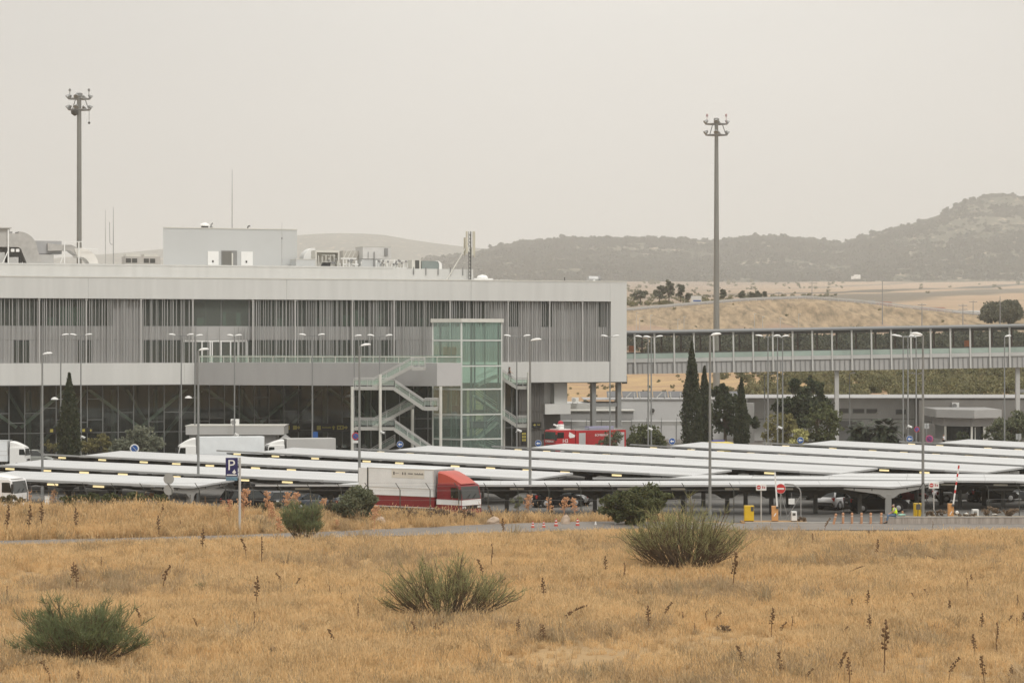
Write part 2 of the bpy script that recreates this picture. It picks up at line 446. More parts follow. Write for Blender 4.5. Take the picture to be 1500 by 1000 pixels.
bp = N(nt, 'ShaderNodeBump', Strength=0.5, Distance=0.12); nt.links.new(n2.outputs['Fac'], bp.inputs['Height']); nt.links.new(bp.outputs[0], b.inputs['Normal'])
nt.links.new(b.outputs[0], out.inputs[0])
ground = structure(raw_mesh('ground', V, Q, gm))
ground.data.polygons.foreach_set('use_smooth', [True] * len(ground.data.polygons))

# asphalt
def asphalt(name, c, patch):
    m, nt, out = _new(name)
    g = N(nt, 'ShaderNodeNewGeometry')
    a = N(nt, 'ShaderNodeTexNoise', Scale=0.35, Detail=6.0, Roughness=0.7); nt.links.new(g.outputs['Position'], a.inputs['Vector'])
    f = N(nt, 'ShaderNodeTexNoise', Scale=9.0, Detail=4.0); nt.links.new(g.outputs['Position'], f.inputs['Vector'])
    k = mixc(nt, rng(nt, a.outputs['Fac'], 0.4, 0.65), c, patch)
    k = mixc(nt, rng(nt, f.outputs['Fac'], 0.4, 0.7, 0.0, 0.35), k, tuple(x * 0.6 for x in c))
    b = N(nt, 'ShaderNodeBsdfPrincipled', Roughness=0.85); b.inputs['Specular IOR Level'].default_value = 0.25
    nt.links.new(k, b.inputs['Base Color']); nt.links.new(b.outputs[0], out.inputs[0])
    return m
road_mat = asphalt('road_asphalt', (0.205, 0.185, 0.165), (0.25, 0.225, 0.20))
lot_mat = asphalt('lot_asphalt', (0.125, 0.12, 0.112), (0.17, 0.165, 0.155))
line_white = mat('line_white', (0.62, 0.62, 0.60), 0.7, amt=0.15, scale=2)

# access road: runs behind the dry field, receding to the right
far_e = [(-70, 175.5), (-55, 177.5), (-41, 180.5), (-34, 182), (-20, 186), (-11.8, 188.6), (2.4, 194), (8, 196.6), (17, 199), (36, 199), (70, 199)]
near_e = [(-70, 171.2), (-55, 173.2), (-41, 176.6), (-34, 178.2), (-20, 182), (-11.3, 184.8), (3, 189.6), (9, 191.4), (17, 192), (36, 192), (70, 192)]
xx = np.linspace(-70, 70, 141)
v = []; q = []
for i, X in enumerate(xx):
    a = lerp([p[0] for p in near_e], [p[1] for p in near_e], X); bb = lerp([p[0] for p in far_e], [p[1] for p in far_e], X)
    for k in range(7):
        Yk = a + (bb - a) * k / 6
        v.append((X, Yk, terrain(X, Yk) + 0.05))
for i in range(140):
    for k in range(6):
        o = i * 7 + k; q.append((o, o + 7, o + 8, o + 1))
road = structure(raw_mesh('access_road', v, q, road_mat))
mb = MB(); mb.box(17, 70, 199.0, 199.35, 0.0, 0.14)
structure(mb.build('road_kerb', concrete))

def sheet(name, poly, z, m):
    b = MB(); b.add([(p[0], p[1], z) for p in poly], [tuple(range(len(poly)))])
    return structure(b.build(name, m))
sheet('parking_lot', [(-115, 204.2), (-19, 204.2), (8, 201.5), (12, 200.1), (130, 200.1), (150, 305.5), (-115, 305.5)], 0.03, lot_mat)
sheet('forecourt_road', [(-115, 305.7), (150, 305.7), (150, 384), (-115, 384)], 0.034, road_mat)
sheet('entry_apron', [(21.8, 199.36), (27.2, 199.36), (27.2, 200.6), (21.8, 200.6)], 0.06, road_mat)

# ================================================================== hills
SX = [-900, 430, 560, 640, 690, 720, 760, 800, 870, 920, 1000, 1049, 1100, 1150, 1200, 1232, 1270, 1320, 1370, 1410, 1450, 1480, 1500, 1540, 1620, 1720, 1850, 2600]
SY = [400, 392, 386, 380, 374, 365, 356, 352, 350, 350, 352, 356, 347, 348, 354, 357, 346, 333, 318, 297, 289, 287, 291, 300, 315, 310, 330, 380]
FXp = [-1500, 0, 300, 436, 480, 520, 560, 600, 640, 690, 760, 840, 1000, 1800]
FYp = [420, 385, 362, 347, 343, 344, 347, 354, 358, 363, 372, 384, 400, 420]
K = 2.3
Y0, YC = 1950.0 * K, 2620.0 * K
def hill_z(X, Y):
    px = 750 + X * F / Y
    top = H + (500 - lerp(SX, SY, px)) * YC / F
    base = 110.0
    t = (Y - Y0) / (YC - Y0)
    if t < 0: return base - 4
    if t <= 1.0: k = (0.72 * t + 0.28 * ss(0, 1, t))
    else: k = 1.0 - ss(1.0, 2.2, t) * 0.9
    z = base + (top - base) * k - 6.0 * (1 - min(1.0, t * 8))
    return z + fbm(X * 0.016 / K, Y * 0.014 / K) * 2.4 * K * min(1, t * 5) * (1.0 if t < 0.97 else 0.35)
def far_z(X, Y):
    px = 750 + X * F / Y
    top = H + (500 - lerp(FXp, FYp, px)) * 10000 / F
    t = (Y - 8000) / 2000.0
    k = ss(0, 1, t) if t <= 1 else 1 - ss(1, 1.7, t) * 0.8
    return 100 + (top - 100) * k + fbm(X * 0.004, Y * 0.004) * 5 * k
hm, nt, out = _new('hill_ground')
g = N(nt, 'ShaderNodeNewGeometry')
mph = N(nt, 'ShaderNodeMapping'); mph.inputs['Scale'].default_value = (1, 0.45, 2.2); nt.links.new(g.outputs['Position'], mph.inputs['Vector'])
a = N(nt, 'ShaderNodeTexNoise', Scale=0.0055, Detail=9.0, Roughness=0.72); nt.links.new(mph.outputs[0], a.inputs['Vector'])
f2 = N(nt, 'ShaderNodeTexNoise', Scale=0.04, Detail=7.0, Roughness=0.7); nt.links.new(mph.outputs[0], f2.inputs['Vector'])
k = mixc(nt, rng(nt, a.outputs['Fac'], 0.42, 0.60), (0.065, 0.07, 0.046), (0.125, 0.12, 0.085))
k = mixc(nt, rng(nt, f2.outputs['Fac'], 0.55, 0.66), k, (0.42, 0.35, 0.26))
k = mixc(nt, rng(nt, f2.outputs['Fac'], 0.30, 0.46, 0.8, 0.0), k, (0.04, 0.045, 0.026))
b = N(nt, 'ShaderNodeBsdfPrincipled', Roughness=0.95); b.inputs['Specular IOR Level'].default_value = 0.05
nt.links.new(k, b.inputs['Base Color']); nt.links.new(b.outputs[0], out.inputs[0])
def grid_obj(name, xs, ys, fn, m):
    nx, ny = len(xs), len(ys)
    V = [(x, y, fn(x, y)) for y in ys for x in xs]
    ii = np.arange(nx * ny).reshape(ny, nx)
    Q = np.stack([ii[:-1, :-1], ii[:-1, 1:], ii[1:, 1:], ii[1:, :-1]], -1).reshape(-1, 4)
    o = structure(raw_mesh(name, V, Q, m)); o.data.polygons.foreach_set('use_smooth', [True] * len(Q)); return o
hills = grid_obj('hills', np.arange(-2000, 3400, 32.0), np.arange(4370, 8000, 36.0), hill_z, hm)
far_hills = grid_obj('far_hills', np.arange(-4200, 3600, 85.0), np.arange(7960, 11600, 85.0), far_z, hm)

# haze: one even body of air round everything
hz, nt, out = _new('haze_air')
pv = nt.nodes.new('ShaderNodeVolumePrincipled')
pv.inputs['Color'].default_value = (0.985, 0.98, 0.965, 1); pv.inputs['Density'].default_value = 0.00013; pv.inputs['Anisotropy'].default_value = 0.1
nt.links.new(pv.outputs[0], out.inputs['Volume'])
mb = MB(); mb.box(-6100, 6100, -70, 13200, -1.5, 460)
o = mb.build('haze', hz); o['kind'] = 'stuff'; o['label'] = 'pale dusty haze lying over the plain and hills'

# ================================================================== scattering (stuff only)
def scatter(name, P, variants, scl, tilt=0.12, label=None, up=None):
    """instances the variant meshes on points P (n,3); one object, kind stuff"""
    n = len(P); rg = np.random.default_rng(abs(hash(name)) % 1000 if False else sum(map(ord, name)))
    me = bpy.data.meshes.new(name); me.vertices.add(n); me.vertices.foreach_set('co', np.asarray(P, np.float32).ravel())
    rot = np.zeros((n, 3), np.float32); rot[:, 2] = rg.uniform(0, 2 * PI, n); rot[:, :2] = rg.normal(0, tilt, (n, 2))
    at = me.attributes.new('rot', 'FLOAT_VECTOR', 'POINT'); at.data.foreach_set('vector', rot.ravel())
    at = me.attributes.new('scl', 'FLOAT', 'POINT'); at.data.foreach_set('value', np.asarray(scl, np.float32))
    at = me.attributes.new('idx', 'INT', 'POINT'); at.data.foreach_set('value', rg.integers(0, len(variants), n).astype(np.int32))
    o = bpy.data.objects.new(name, me); ROOT.objects.link(o)
    col = bpy.data.collections.new(name + '_variants')
    for vobj in variants:
        for cc in list(vobj.users_collection): cc.objects.unlink(vobj)
        col.objects.link(vobj)
    ng = bpy.data.node_groups.new(name, 'GeometryNodeTree')
    ng.interface.new_socket('Geometry', in_out='INPUT', socket_type='NodeSocketGeometry')
    ng.interface.new_socket('Geometry', in_out='OUTPUT', socket_type='NodeSocketGeometry')
    gi = ng.nodes.new('NodeGroupInput'); go = ng.nodes.new('NodeGroupOutput')
    ci = ng.nodes.new('GeometryNodeCollectionInfo'); ci.inputs['Collection'].default_value = col
    ci.inputs['Separate Children'].default_value = True; ci.inputs['Reset Children'].default_value = True
    ip = ng.nodes.new('GeometryNodeInstanceOnPoints'); ip.inputs['Pick Instance'].default_value = True
    def na(nm, t):
        x = ng.nodes.new('GeometryNodeInputNamedAttribute'); x.data_type = t; x.inputs['Name'].default_value = nm
        return x.outputs['Attribute']
    L = ng.links.new
    L(gi.outputs[0], ip.inputs['Points']); L(ci.outputs[0], ip.inputs['Instance'])
    L(na('rot', 'FLOAT_VECTOR'), ip.inputs['Rotation']); L(na('scl', 'FLOAT'), ip.inputs['Scale']); L(na('idx', 'INT'), ip.inputs['Instance Index'])
    L(ip.outputs[0], go.inputs[0])
    md = o.modifiers.new('scatter', 'NODES'); md.node_group = ng
    o['kind'] = 'stuff'
    if label: o['label'] = label
    return o

# ---------------- leaf quads
def leaf_quads(P, size, rg, elong=1.6, up=0.0, nrm=None):
    n = len(P)
    d = rg.normal(size=(n, 3)); d[:, 2] += up
    if nrm is not None: d = d + nrm
    d /= np.linalg.norm(d, axis=1, keepdims=True) + 1e-9
    r = rg.normal(size=(n, 3)); a = np.cross(d, r); a /= np.linalg.norm(a, axis=1, keepdims=True) + 1e-9
    s = (size * rg.uniform(0.6, 1.35, n))[:, None]
    w = a * s * 0.5; l = d * s * 0.5 * elong
    V = np.stack([P - l - w * 0.5, P - l * 0.1 - w, P + l, P - l * 0.1 + w], 1).reshape(-1, 3)
    Q = np.arange(4 * n).reshape(n, 4)
    return V, Q
def clumps(rg, nclump, nleaf, rad, crad, zmin=None, shell=0.55):
    """leaf points in clumps spread through an ellipsoid with half axes rad"""
    c = rg.normal(size=(nclump, 3)); c /= np.linalg.norm(c, axis=1, keepdims=True)
    c *= (rg.uniform(shell ** 3, 1, nclump) ** (1 / 3))[:, None]
    c = c * np.array(rad)
    rr = crad * rg.uniform(0.6, 1.3, nclump)
    d = rg.normal(size=(nclump, nleaf, 3)); d /= np.linalg.norm(d, axis=2, keepdims=True)
    d *= (rg.uniform(0.15, 1, (nclump, nleaf)) ** 0.5)[..., None] * rr[:, None, None]
    P = (c[:, None, :] + d * np.array([1, 1, 0.8])).reshape(-1, 3)
    return P, c
fol_hill = foliage('fol_hill', (0.036, 0.044, 0.026), (0.09, 0.094, 0.06), 0.012, 0.1)
fol_dark = foliage('fol_dark', (0.03, 0.042, 0.022), (0.085, 0.098, 0.05), 1.6)
fol_cypress = foliage('fol_cypress', (0.026, 0.036, 0.018), (0.085, 0.095, 0.05), 2.2)
fol_olive = foliage('fol_olive', (0.095, 0.11, 0.06), (0.20, 0.21, 0.13), 1.4)
fol_grey = foliage('fol_grey', (0.15, 0.165, 0.115), (0.26, 0.27, 0.20), 1.0)
fol_mid = foliage('fol_mid', (0.06, 0.075, 0.03), (0.15, 0.16, 0.075), 1.5)
fol_yel = foliage('fol_yel', (0.13, 0.125, 0.05), (0.28, 0.25, 0.11), 1.4)
fol_scrub = foliage('fol_scrub', (0.11, 0.115, 0.05), (0.27, 0.245, 0.13), 0.22)
fol_broom = foliage('fol_broom', (0.20, 0.21, 0.092), (0.39, 0.37, 0.18), 1.6, 0.4)
fol_broom_dark = foliage('fol_broom_dark', (0.115, 0.15, 0.068), (0.245, 0.265, 0.13), 1.6, 0.4)
fol_dead = foliage('fol_dead', (0.17, 0.125, 0.085), (0.28, 0.21, 0.15), 2.5, 0.2)
stem_brown = mat('stem_brown', (0.12, 0.085, 0.05), 0.9, amt=0.3, scale=3)

# hill scrub: low dark bushes and holm oaks spread unevenly over the slopes
hv = []
for k in range(6):
    rg = np.random.default_rng(50 + k)
    P, c = clumps(rg, 9, 16, (0.5, 0.5, 0.32), 0.26)
    P[:, 2] += 0.30
    Vq, Qq = leaf_quads(P, 0.26, rg, 1.2)
    hv.append(raw_mesh('bush_variant', Vq, Qq, fol_hill))
rg = np.random.default_rng(3)
pts = []; sc = []
while len(pts) < 26000:
    Y = rg.uniform(1985, 2660) * K; px = rg.uniform(620, 1640); X = XX(px, Y)
    d = 0.8 * fbm(X * 0.022 / K + 3, Y * 0.022 / K + 1, 4) + 0.6 * fbm(X * 0.07 / K, Y * 0.09 / K, 2)
    t = (Y - Y0) / (YC - Y0)
    rock = 0.8 if (px > 1330 and t > 0.45) else 0.0
    if d < rg.normal(-0.35 + rock * 0.4, 0.4): continue
    pts.append((X, Y, hill_z(X, Y) - 0.8)); sc.append(K * min(7.0, rg.lognormal(0.72, 0.45)) * (1.15 if t < 0.3 else 1.0))
hill_scrub = scatter('hill_scrub', pts, hv, sc, 0.05, 'low dark scrub and holm oaks covering the hazy hills')
# ================================================================== foreground grass
def tuft(rg, nb, h, spread, lean, w, head):
    V = []; Q = []
    for b in range(nb):
        a = rg.uniform(0, 2 * PI); r = spread * math.sqrt(rg.uniform()); x0, y0 = r * math.cos(a), r * math.sin(a)
        hh = h * rg.uniform(0.45, 1.15); la = rg.uniform(0, 2 * PI); ln = lean * hh * abs(rg.normal(0, 1))
        wx, wy = math.cos(la + PI / 2) * w / 2, math.sin(la + PI / 2) * w / 2
        o = len(V)
        for t in (0.0, 0.5, 1.0):
            k = ln * t ** 1.8; ww = (1.0, 0.85, 0.25)[int(t * 2)]
            cx, cy, cz = x0 + math.cos(la) * k, y0 + math.sin(la) * k, hh * t * (1 - 0.12 * t)
            V += [(cx - wx * ww, cy - wy * ww, cz), (cx + wx * ww, cy + wy * ww, cz)]
        Q += [(o, o + 1, o + 3, o + 2), (o + 2, o + 3, o + 5, o + 4)]
        if rg.uniform() < head:   # drooping seed head
            o = len(V); c = V[-1]
            V += [(c[0] - wx, c[1] - wy, c[2] - 0.05), (c[0] + wx * 1.6, c[1] + wy * 1.6, c[2] - 0.02), (c[0] + wx, c[1] + wy, c[2] + 0.06), (c[0] - wx, c[1] - wy, c[2] + 0.03)]
            Q.append((o, o + 1, o + 2, o + 3))
    return V, Q
def grass_mat(name, cols, trans=0.3):
    m, nt, out = _new(name)
    g = N(nt, 'ShaderNodeNewGeometry'); oi = nt.nodes.new('ShaderNodeObjectInfo')
    no = N(nt, 'ShaderNodeTexNoise', Scale=0.16, Detail=6.0, Roughness=0.65); nt.links.new(g.outputs['Position'], no.inputs['Vector'])
    n2 = N(nt, 'ShaderNodeTexNoise', Scale=7.0, Detail=2.0); nt.links.new(g.outputs['Position'], n2.inputs['Vector'])
    c = mixc(nt, rng(nt, no.outputs['Fac'], 0.36, 0.64), cols[0], cols[1])
    no2 = N(nt, 'ShaderNodeTexNoise', Scale=0.5, Detail=4.0, Roughness=0.6); nt.links.new(g.outputs['Position'], no2.inputs['Vector'])
    c = mixc(nt, rng(nt, no2.outputs['Fac'], 0.52, 0.68, 0.0, 0.6), c, cols[3])
    c = mixc(nt, rng(nt, n2.outputs['Fac'], 0.45, 0.7, 0.0, 0.75), c, cols[2])
    c = mixc(nt, rng(nt, oi.outputs['Random'], 0.66, 1.0, 0.0, 0.9), c, cols[3])
    b = N(nt, 'ShaderNodeBsdfPrincipled', Roughness=0.7); b.inputs['Specular IOR Level'].default_value = 0.2
    t = N(nt, 'ShaderNodeBsdfTranslucent')
    nt.links.new(c, b.inputs['Base Color']); nt.links.new(c, t.inputs['Color'])
    mx = N(nt, 'ShaderNodeMixShader'); mx.inputs[0].default_value = trans
    nt.links.new(b.outputs[0], mx.inputs[1]); nt.links.new(t.outputs[0], mx.inputs[2]); nt.links.new(mx.outputs[0], out.inputs[0])
    return m
grass_gold = grass_mat('grass_gold', ((0.73, 0.495, 0.24), (0.66, 0.475, 0.26), (0.81, 0.62, 0.35), (0.36, 0.25, 0.13)))
grass_brown = grass_mat('grass_brown', ((0.46, 0.33, 0.19), (0.52, 0.38, 0.22), (0.36, 0.27, 0.17), (0.30, 0.25, 0.15)))
tv = []
for k in range(10):
    rg = np.random.default_rng(100 + k)
    Vt, Qt = tuft(rg, 46, 0.36 + 0.025 * k, 0.34, 0.55, 0.022, 0.35)
    tv.append(raw_mesh('tuft_variant', Vt, Qt, grass_gold))
tb = []
for k in range(6):
    rg = np.random.default_rng(140 + k)
    Vt, Qt = tuft(rg, 40, 0.30 + 0.05 * k, 0.26, 0.7, 0.022, 0.2)
    tb.append(raw_mesh('tuft_variant', Vt, Qt, grass_brown))
def on_road(X, Y):
    a = lerp([p[0] for p in near_e], [p[1] for p in near_e], X); b = lerp([p[0] for p in far_e], [p[1] for p in far_e], X)
    return a - 0.1 < Y < b + 0.1
def beyond_road(X, Y):
    return Y > lerp([p[0] for p in far_e], [p[1] for p in far_e], X)
rg = np.random.default_rng(5)
def density(X, Y): return 0.5 + 0.5 * math.tanh(1.2 * fbm(X * 0.2 + 2, Y * 0.13, 4) + 0.55)
P = []; S = []
while len(P) < 46000:
    Y = 98 + (198.5 - 98) * rg.uniform() ** 1.05; X = rg.uniform(-1, 1) * (Y * 0.2 + 14)
    if on_road(X, Y): continue
    br = beyond_road(X, Y)
    if br and X > 15.5: continue
    if not br and Y > 189.5 and X > 12 and rg.uniform() < 0.55: continue
    dn = density(X, Y)
    if rg.uniform() > 0.14 + 0.86 * min(1.0, dn * 1.25) ** 1.4: continue
    s = (0.42 + 0.75 * dn) * rg.uniform(0.6, 1.3)
    if br: s *= 1.35
    else:
        e_ = lerp([p[0] for p in near_e], [p[1] for p in near_e], X) - Y
        if X > -9 and e_ < 7: s *= 0.3 + 0.1 * max(0.0, e_)
        elif e_ < 4.5: s *= 0.38 + 0.12 * max(0.0, e_)
    P.append((X, Y, terrain(X, Y) - 0.01)); S.append(s)
scatter('dry_grass', P, tv, S, 0.15, 'golden dry grass covering the field and the verge')
P = []; S = []
while len(P) < 7000:
    Y = 98 + (197 - 98) * rg.uniform(); X = rg.uniform(-1, 1) * (Y * 0.2 + 14)
    if on_road(X, Y) or (beyond_road(X, Y) and X > 15): continue
    d2 = fbm(X * 0.21 + 9, Y * 0.16 + 4, 3)
    if 172 < Y < 184: d2 += 0.45
    if d2 < rg.normal(0.42, 0.3): continue
    if Y > lerp([p[0] for p in near_e], [p[1] for p in near_e], X) - (4 if X > -9 else 3) and not beyond_road(X, Y): continue
    P.append((X, Y, terrain(X, Y) - 0.01)); S.append(min(2.0, rg.lognormal(0.0, 0.35)))
scatter('brown_weeds', P, tb, S, 0.2, 'low brown withered weeds in patches among the dry grass')

# tall thin straws standing above the grass
ts = []
for k in range(6):
    rg = np.random.default_rng(170 + k); Vt, Qt = tuft(rg, 5, 0.75 + 0.06 * k, 0.22, 0.3, 0.016, 1.0); ts.append(raw_mesh('tuft_variant', Vt, Qt, grass_brown if k % 2 else grass_gold))
rg = np.random.default_rng(77); P = []; S = []
while len(P) < 10000:
    Y = 98 + 100 * rg.uniform() ** 1.1; X = rg.uniform(-1, 1) * (Y * 0.2 + 14)
    if on_road(X, Y) or (beyond_road(X, Y) and X > 15): continue
    if fbm(X * 0.3 + 5, Y * 0.22, 2) < rg.normal(0.15, 0.5): continue
    if Y > lerp([p[0] for p in near_e], [p[1] for p in near_e], X) - (6 if X > -9 else 3) and not beyond_road(X, Y): continue
    P.append((X, Y, terrain(X, Y) - 0.01)); S.append(rg.uniform(0.6, 1.3) * (1.25 if beyond_road(X, Y) else 1))
scatter('tall_straw', P, ts, S, 0.12, 'thin taller straws standing above the dry grass')

# ================================================================== broom shrubs
def broom(name, label, loc, w, h, green, nst=46, ntw=34, seed=0, d=None, cat='shrub', upright=0.0, leafy=1.0, group=None, tw=0.026, t0_=0.42):
    rg = np.random.default_rng(200 + seed)
    o = thing(name, label, cat, loc, 0, group)
    st = MB(); tips = []
    d = d or w
    for i in range(nst):
        a = 2 * PI * i / nst + rg.normal(0, 0.25); rr = math.sqrt(rg.uniform(0.02, 1.0))
        x0, y0 = math.cos(a) * w * 0.10 * rr, math.sin(a) * d * 0.10 * rr
        ex, ey = math.cos(a) * w * 0.46 * rr, math.sin(a) * d * 0.46 * rr
        ez = h * (0.95 - 0.55 * rr ** 2.6 * (1 - upright)) * rg.uniform(0.5, 1.0) * (0.84 + 0.16 * math.sin(3 * a + seed * 1.7) * rr)
        pts = []
        for t in (0, 0.3, 0.6, 1.0):
            k = t ** 0.9
            pts.append(Vector((x0 + (ex - x0) * k + rg.normal(0, 0.03) * w * t * 0.4, y0 + (ey - y0) * k, ez * (t ** (1.15)) - 0.03)))
        r0 = 0.011 * h * rg.uniform(0.7, 1.3)
        st.path(pts, [r0, r0 * 0.75, r0 * 0.5, r0 * 0.25], 4)
        tips.append(pts)
        for j in range(5):     # forks
            t = rg.uniform(0.3, 0.8); k = min(2, int(t / 0.34)); p = pts[k].lerp(pts[k + 1], rg.uniform())
            q = p.lerp(pts[-1], rg.uniform(0.5, 1.0)) + Vector((rg.normal(0, 0.05 * w), rg.normal(0, 0.05 * d), rg.uniform(0.0, 0.09) * h))
            mid = p.lerp(q, 0.5) + Vector((0, 0, -0.03 * h))
            st.path([p, mid, q], [r0 * 0.45, r0 * 0.3, r0 * 0.18], 3); tips.append([p, mid, q])
    st.build('stems', stem_brown, o)
    V = []; Q = []
    ntw = int(ntw * leafy)
    for pts in tips:
        nn = ntw if len(pts) == 4 else int(ntw * 0.75)
        for j in range(nn):
            t = rg.uniform(t0_, 1.0) ** 0.8; m = len(pts) - 1
            f = t * m; k = min(m - 1, int(f)); p = pts[k].lerp(pts[k + 1], f - k)
            dirv = (pts[-1] - pts[0]).normalized()
            L = h * rg.uniform(0.06, 0.15)
            dv = (dirv * 0.5 + Vector((rg.normal(0, 0.5), rg.normal(0, 0.5), 0.4 + rg.normal(0, 0.25)))).normalized()
            s2 = Vector((rg.normal(), rg.normal(), rg.normal() * 0.3)).cross(dv).normalized() * tw * 0.5
            bend = Vector((0, 0, -0.06 * L)) + dv.cross(Vector((0, 0, 1))) * rg.normal(0, 0.08) * L
            a0 = p; a1 = p + dv * L * 0.55 + bend; a2 = p + dv * L
            b0 = len(V); V += [a0 - s2, a0 + s2, a1 + s2, a1 - s2, a2 + s2 * 0.3, a2 - s2 * 0.3]
            Q += [(b0, b0 + 1, b0 + 2, b0 + 3), (b0 + 3, b0 + 2, b0 + 4, b0 + 5)]
    raw_mesh('foliage', [tuple(v) for v in V], Q, green, o)
    return o
def gy(X, Y): return Vector((X, Y, terrain(X, Y)))
p = G(1003, 838); broom('broom_shrub', 'largest open broom shrub with bare lower stems, in front of the road', gy(p.x, p.y), 8.0, 5.6, fol_broom, 90, 9, 1, 5.0, t0_=0.6, tw=0.022)
p = G(656, 910); broom('broom_shrub', 'airy green broom shrub with wispy twigs in the middle of the dry field', gy(p.x, p.y), 8.0, 4.0, fol_broom, 66, 10, 2, 4.2, t0_=0.5, tw=0.022)
p = G(117, 972); broom('broom_shrub', 'dense dark green broom shrub low in the left corner of the field', gy(p.x, p.y), 6.2, 3.5, fol_broom_dark, 80, 19, 3, 4.0, t0_=0.45, tw=0.022)
p = G(443, 791); broom('broom_shrub', 'upright green broom shrub growing at the edge of the field road', gy(p.x, p.y), 3.2, 3.3, fol_broom_dark, 48, 19, 4, 2.4, upright=0.5)
# small tufts and withered bushes
p = G(293, 866); broom('broom_tuft', 'small bright green tuft lying low in the grass above the dark shrub', gy(p.x, p.y), 1.15, 0.55, fol_broom, 26, 22, 5, 0.9)
p = G(541, 914); broom('broom_tuft', 'small green tuft beside the wispy broom shrub', gy(p.x, p.y), 0.85, 0.62, fol_broom, 20, 22, 6, 0.8)
p = G(1438, 879); broom('broom_tuft', 'tiny green weed standing alone in the grass at the right', gy(p.x, p.y), 0.5, 0.35, fol_broom, 14, 16, 7, 0.4)
DB = [(320, 913, 0.62, 0.5, 'small dark dead bush, a round ball alone in the left field'),
      (353, 806, 1.0, 0.6, 'dead twiggy bush just below the field road near the parking sign'),
      (1277, 784, 0.95, 0.55, 'round dead bush at the near edge of the road by the bollards'),
      (1470, 836, 0.7, 0.5, 'grey dead bush near the right edge of the field'),
      (1195, 924, 0.95, 0.62, 'pale grey withered bush in the lower right field'),
      (1060, 928, 0.8, 0.5, 'flat withered bush below the largest broom shrub'),
      (400, 964, 0.7, 0.6, 'thin grey withered bush between the two lower broom shrubs'),
      (905, 880, 0.8, 0.65, 'grey withered bush left of the largest broom shrub'),
      (1391, 786, 0.6, 0.4, 'small dead bush at the roadside next to white litter'),
      (1118, 792, 0.9, 0.6, 'wispy dead bush beside the largest broom shrub at the roadside'),
      (415, 828, 0.75, 0.5, 'faint grey dead bush below the upright roadside broom'),
      (1452, 795, 1.1, 0.6, 'spreading grey dead bush right of the small roadside one')]
for k, (x, y, ww, hh, lab) in enumerate(DB):
    p = G(x, y); broom('dead_bush', lab, gy(p.x, p.y), ww, hh, fol_dead, 22, 14, 20 + k, ww * 0.8, cat='bush', group='withered bushes in the dry field', tw=0.018)

# ================================================================== dried flower stalks (asphodel, thistle)
stalk_dark = mat('stalk_dark', (0.15, 0.088, 0.042), 0.9, amt=0.3, scale=3)
stalk_pale = mat('stalk_pale', (0.52, 0.29, 0.16), 0.9, amt=0.25, scale=3)
def stalk_mesh(seed, bend, dense, m, bushy):
    rg = np.random.default_rng(seed); mb = MB()
    pts = [Vector((bend * t ** 2.2, 0.03 * math.sin(6 * t), t * (1 - 0.35 * abs(bend) * t))) for t in np.linspace(0, 1, 7)]
    mb.path(pts, [0.017, 0.016, 0.015, 0.014, 0.012, 0.009, 0.006], 5)
    V0 = None
    for k in range(dense):
        t = 0.42 + 0.58 * (k + rg.uniform()) / dense
        f = t * 6; i = min(5, int(f)); p = pts[i].lerp(pts[i + 1], f - i)
        a = rg.uniform(0, 2 * PI); L = bushy * rg.uniform(0.4, 1.1) * (1.25 - 0.75 * t)
        q = p + Vector((math.cos(a) * L, math.sin(a) * L, L * rg.uniform(0.3, 1.0)))
        mb.tube(p, q, 0.006, 0.004, 3)
        r = 0.02 + 0.012 * rg.uniform()
        mb.lathe([(0.2 * r, -r), (r, -0.3 * r), (0.9 * r, 0.5 * r), (0.25 * r, r)], 5, tuple(q))
        if rg.uniform() < 0.5:
            q2 = p.lerp(q, 0.55); mb.lathe([(0.2 * r, -r), (r * 0.8, 0), (0.2 * r, r)], 4, (q2.x, q2.y, q2.z + 0.02))
    o = mb.build('dry_flower_stalk', m); me = o.data; bpy.data.objects.remove(o); return me
SM = [stalk_mesh(1, 0.06, 26, stalk_dark, 0.10), stalk_mesh(2, 0.32, 22, stalk_dark, 0.08), stalk_mesh(3, -0.22, 24, stalk_dark, 0.09),
      stalk_mesh(4, 0.75, 18, stalk_dark, 0.07), stalk_mesh(5, 0.02, 8, stalk_dark, 0.05), stalk_mesh(6, 0.10, 52, stalk_pale, 0.22), stalk_mesh(7, -0.08, 44, stalk_pale, 0.17)]
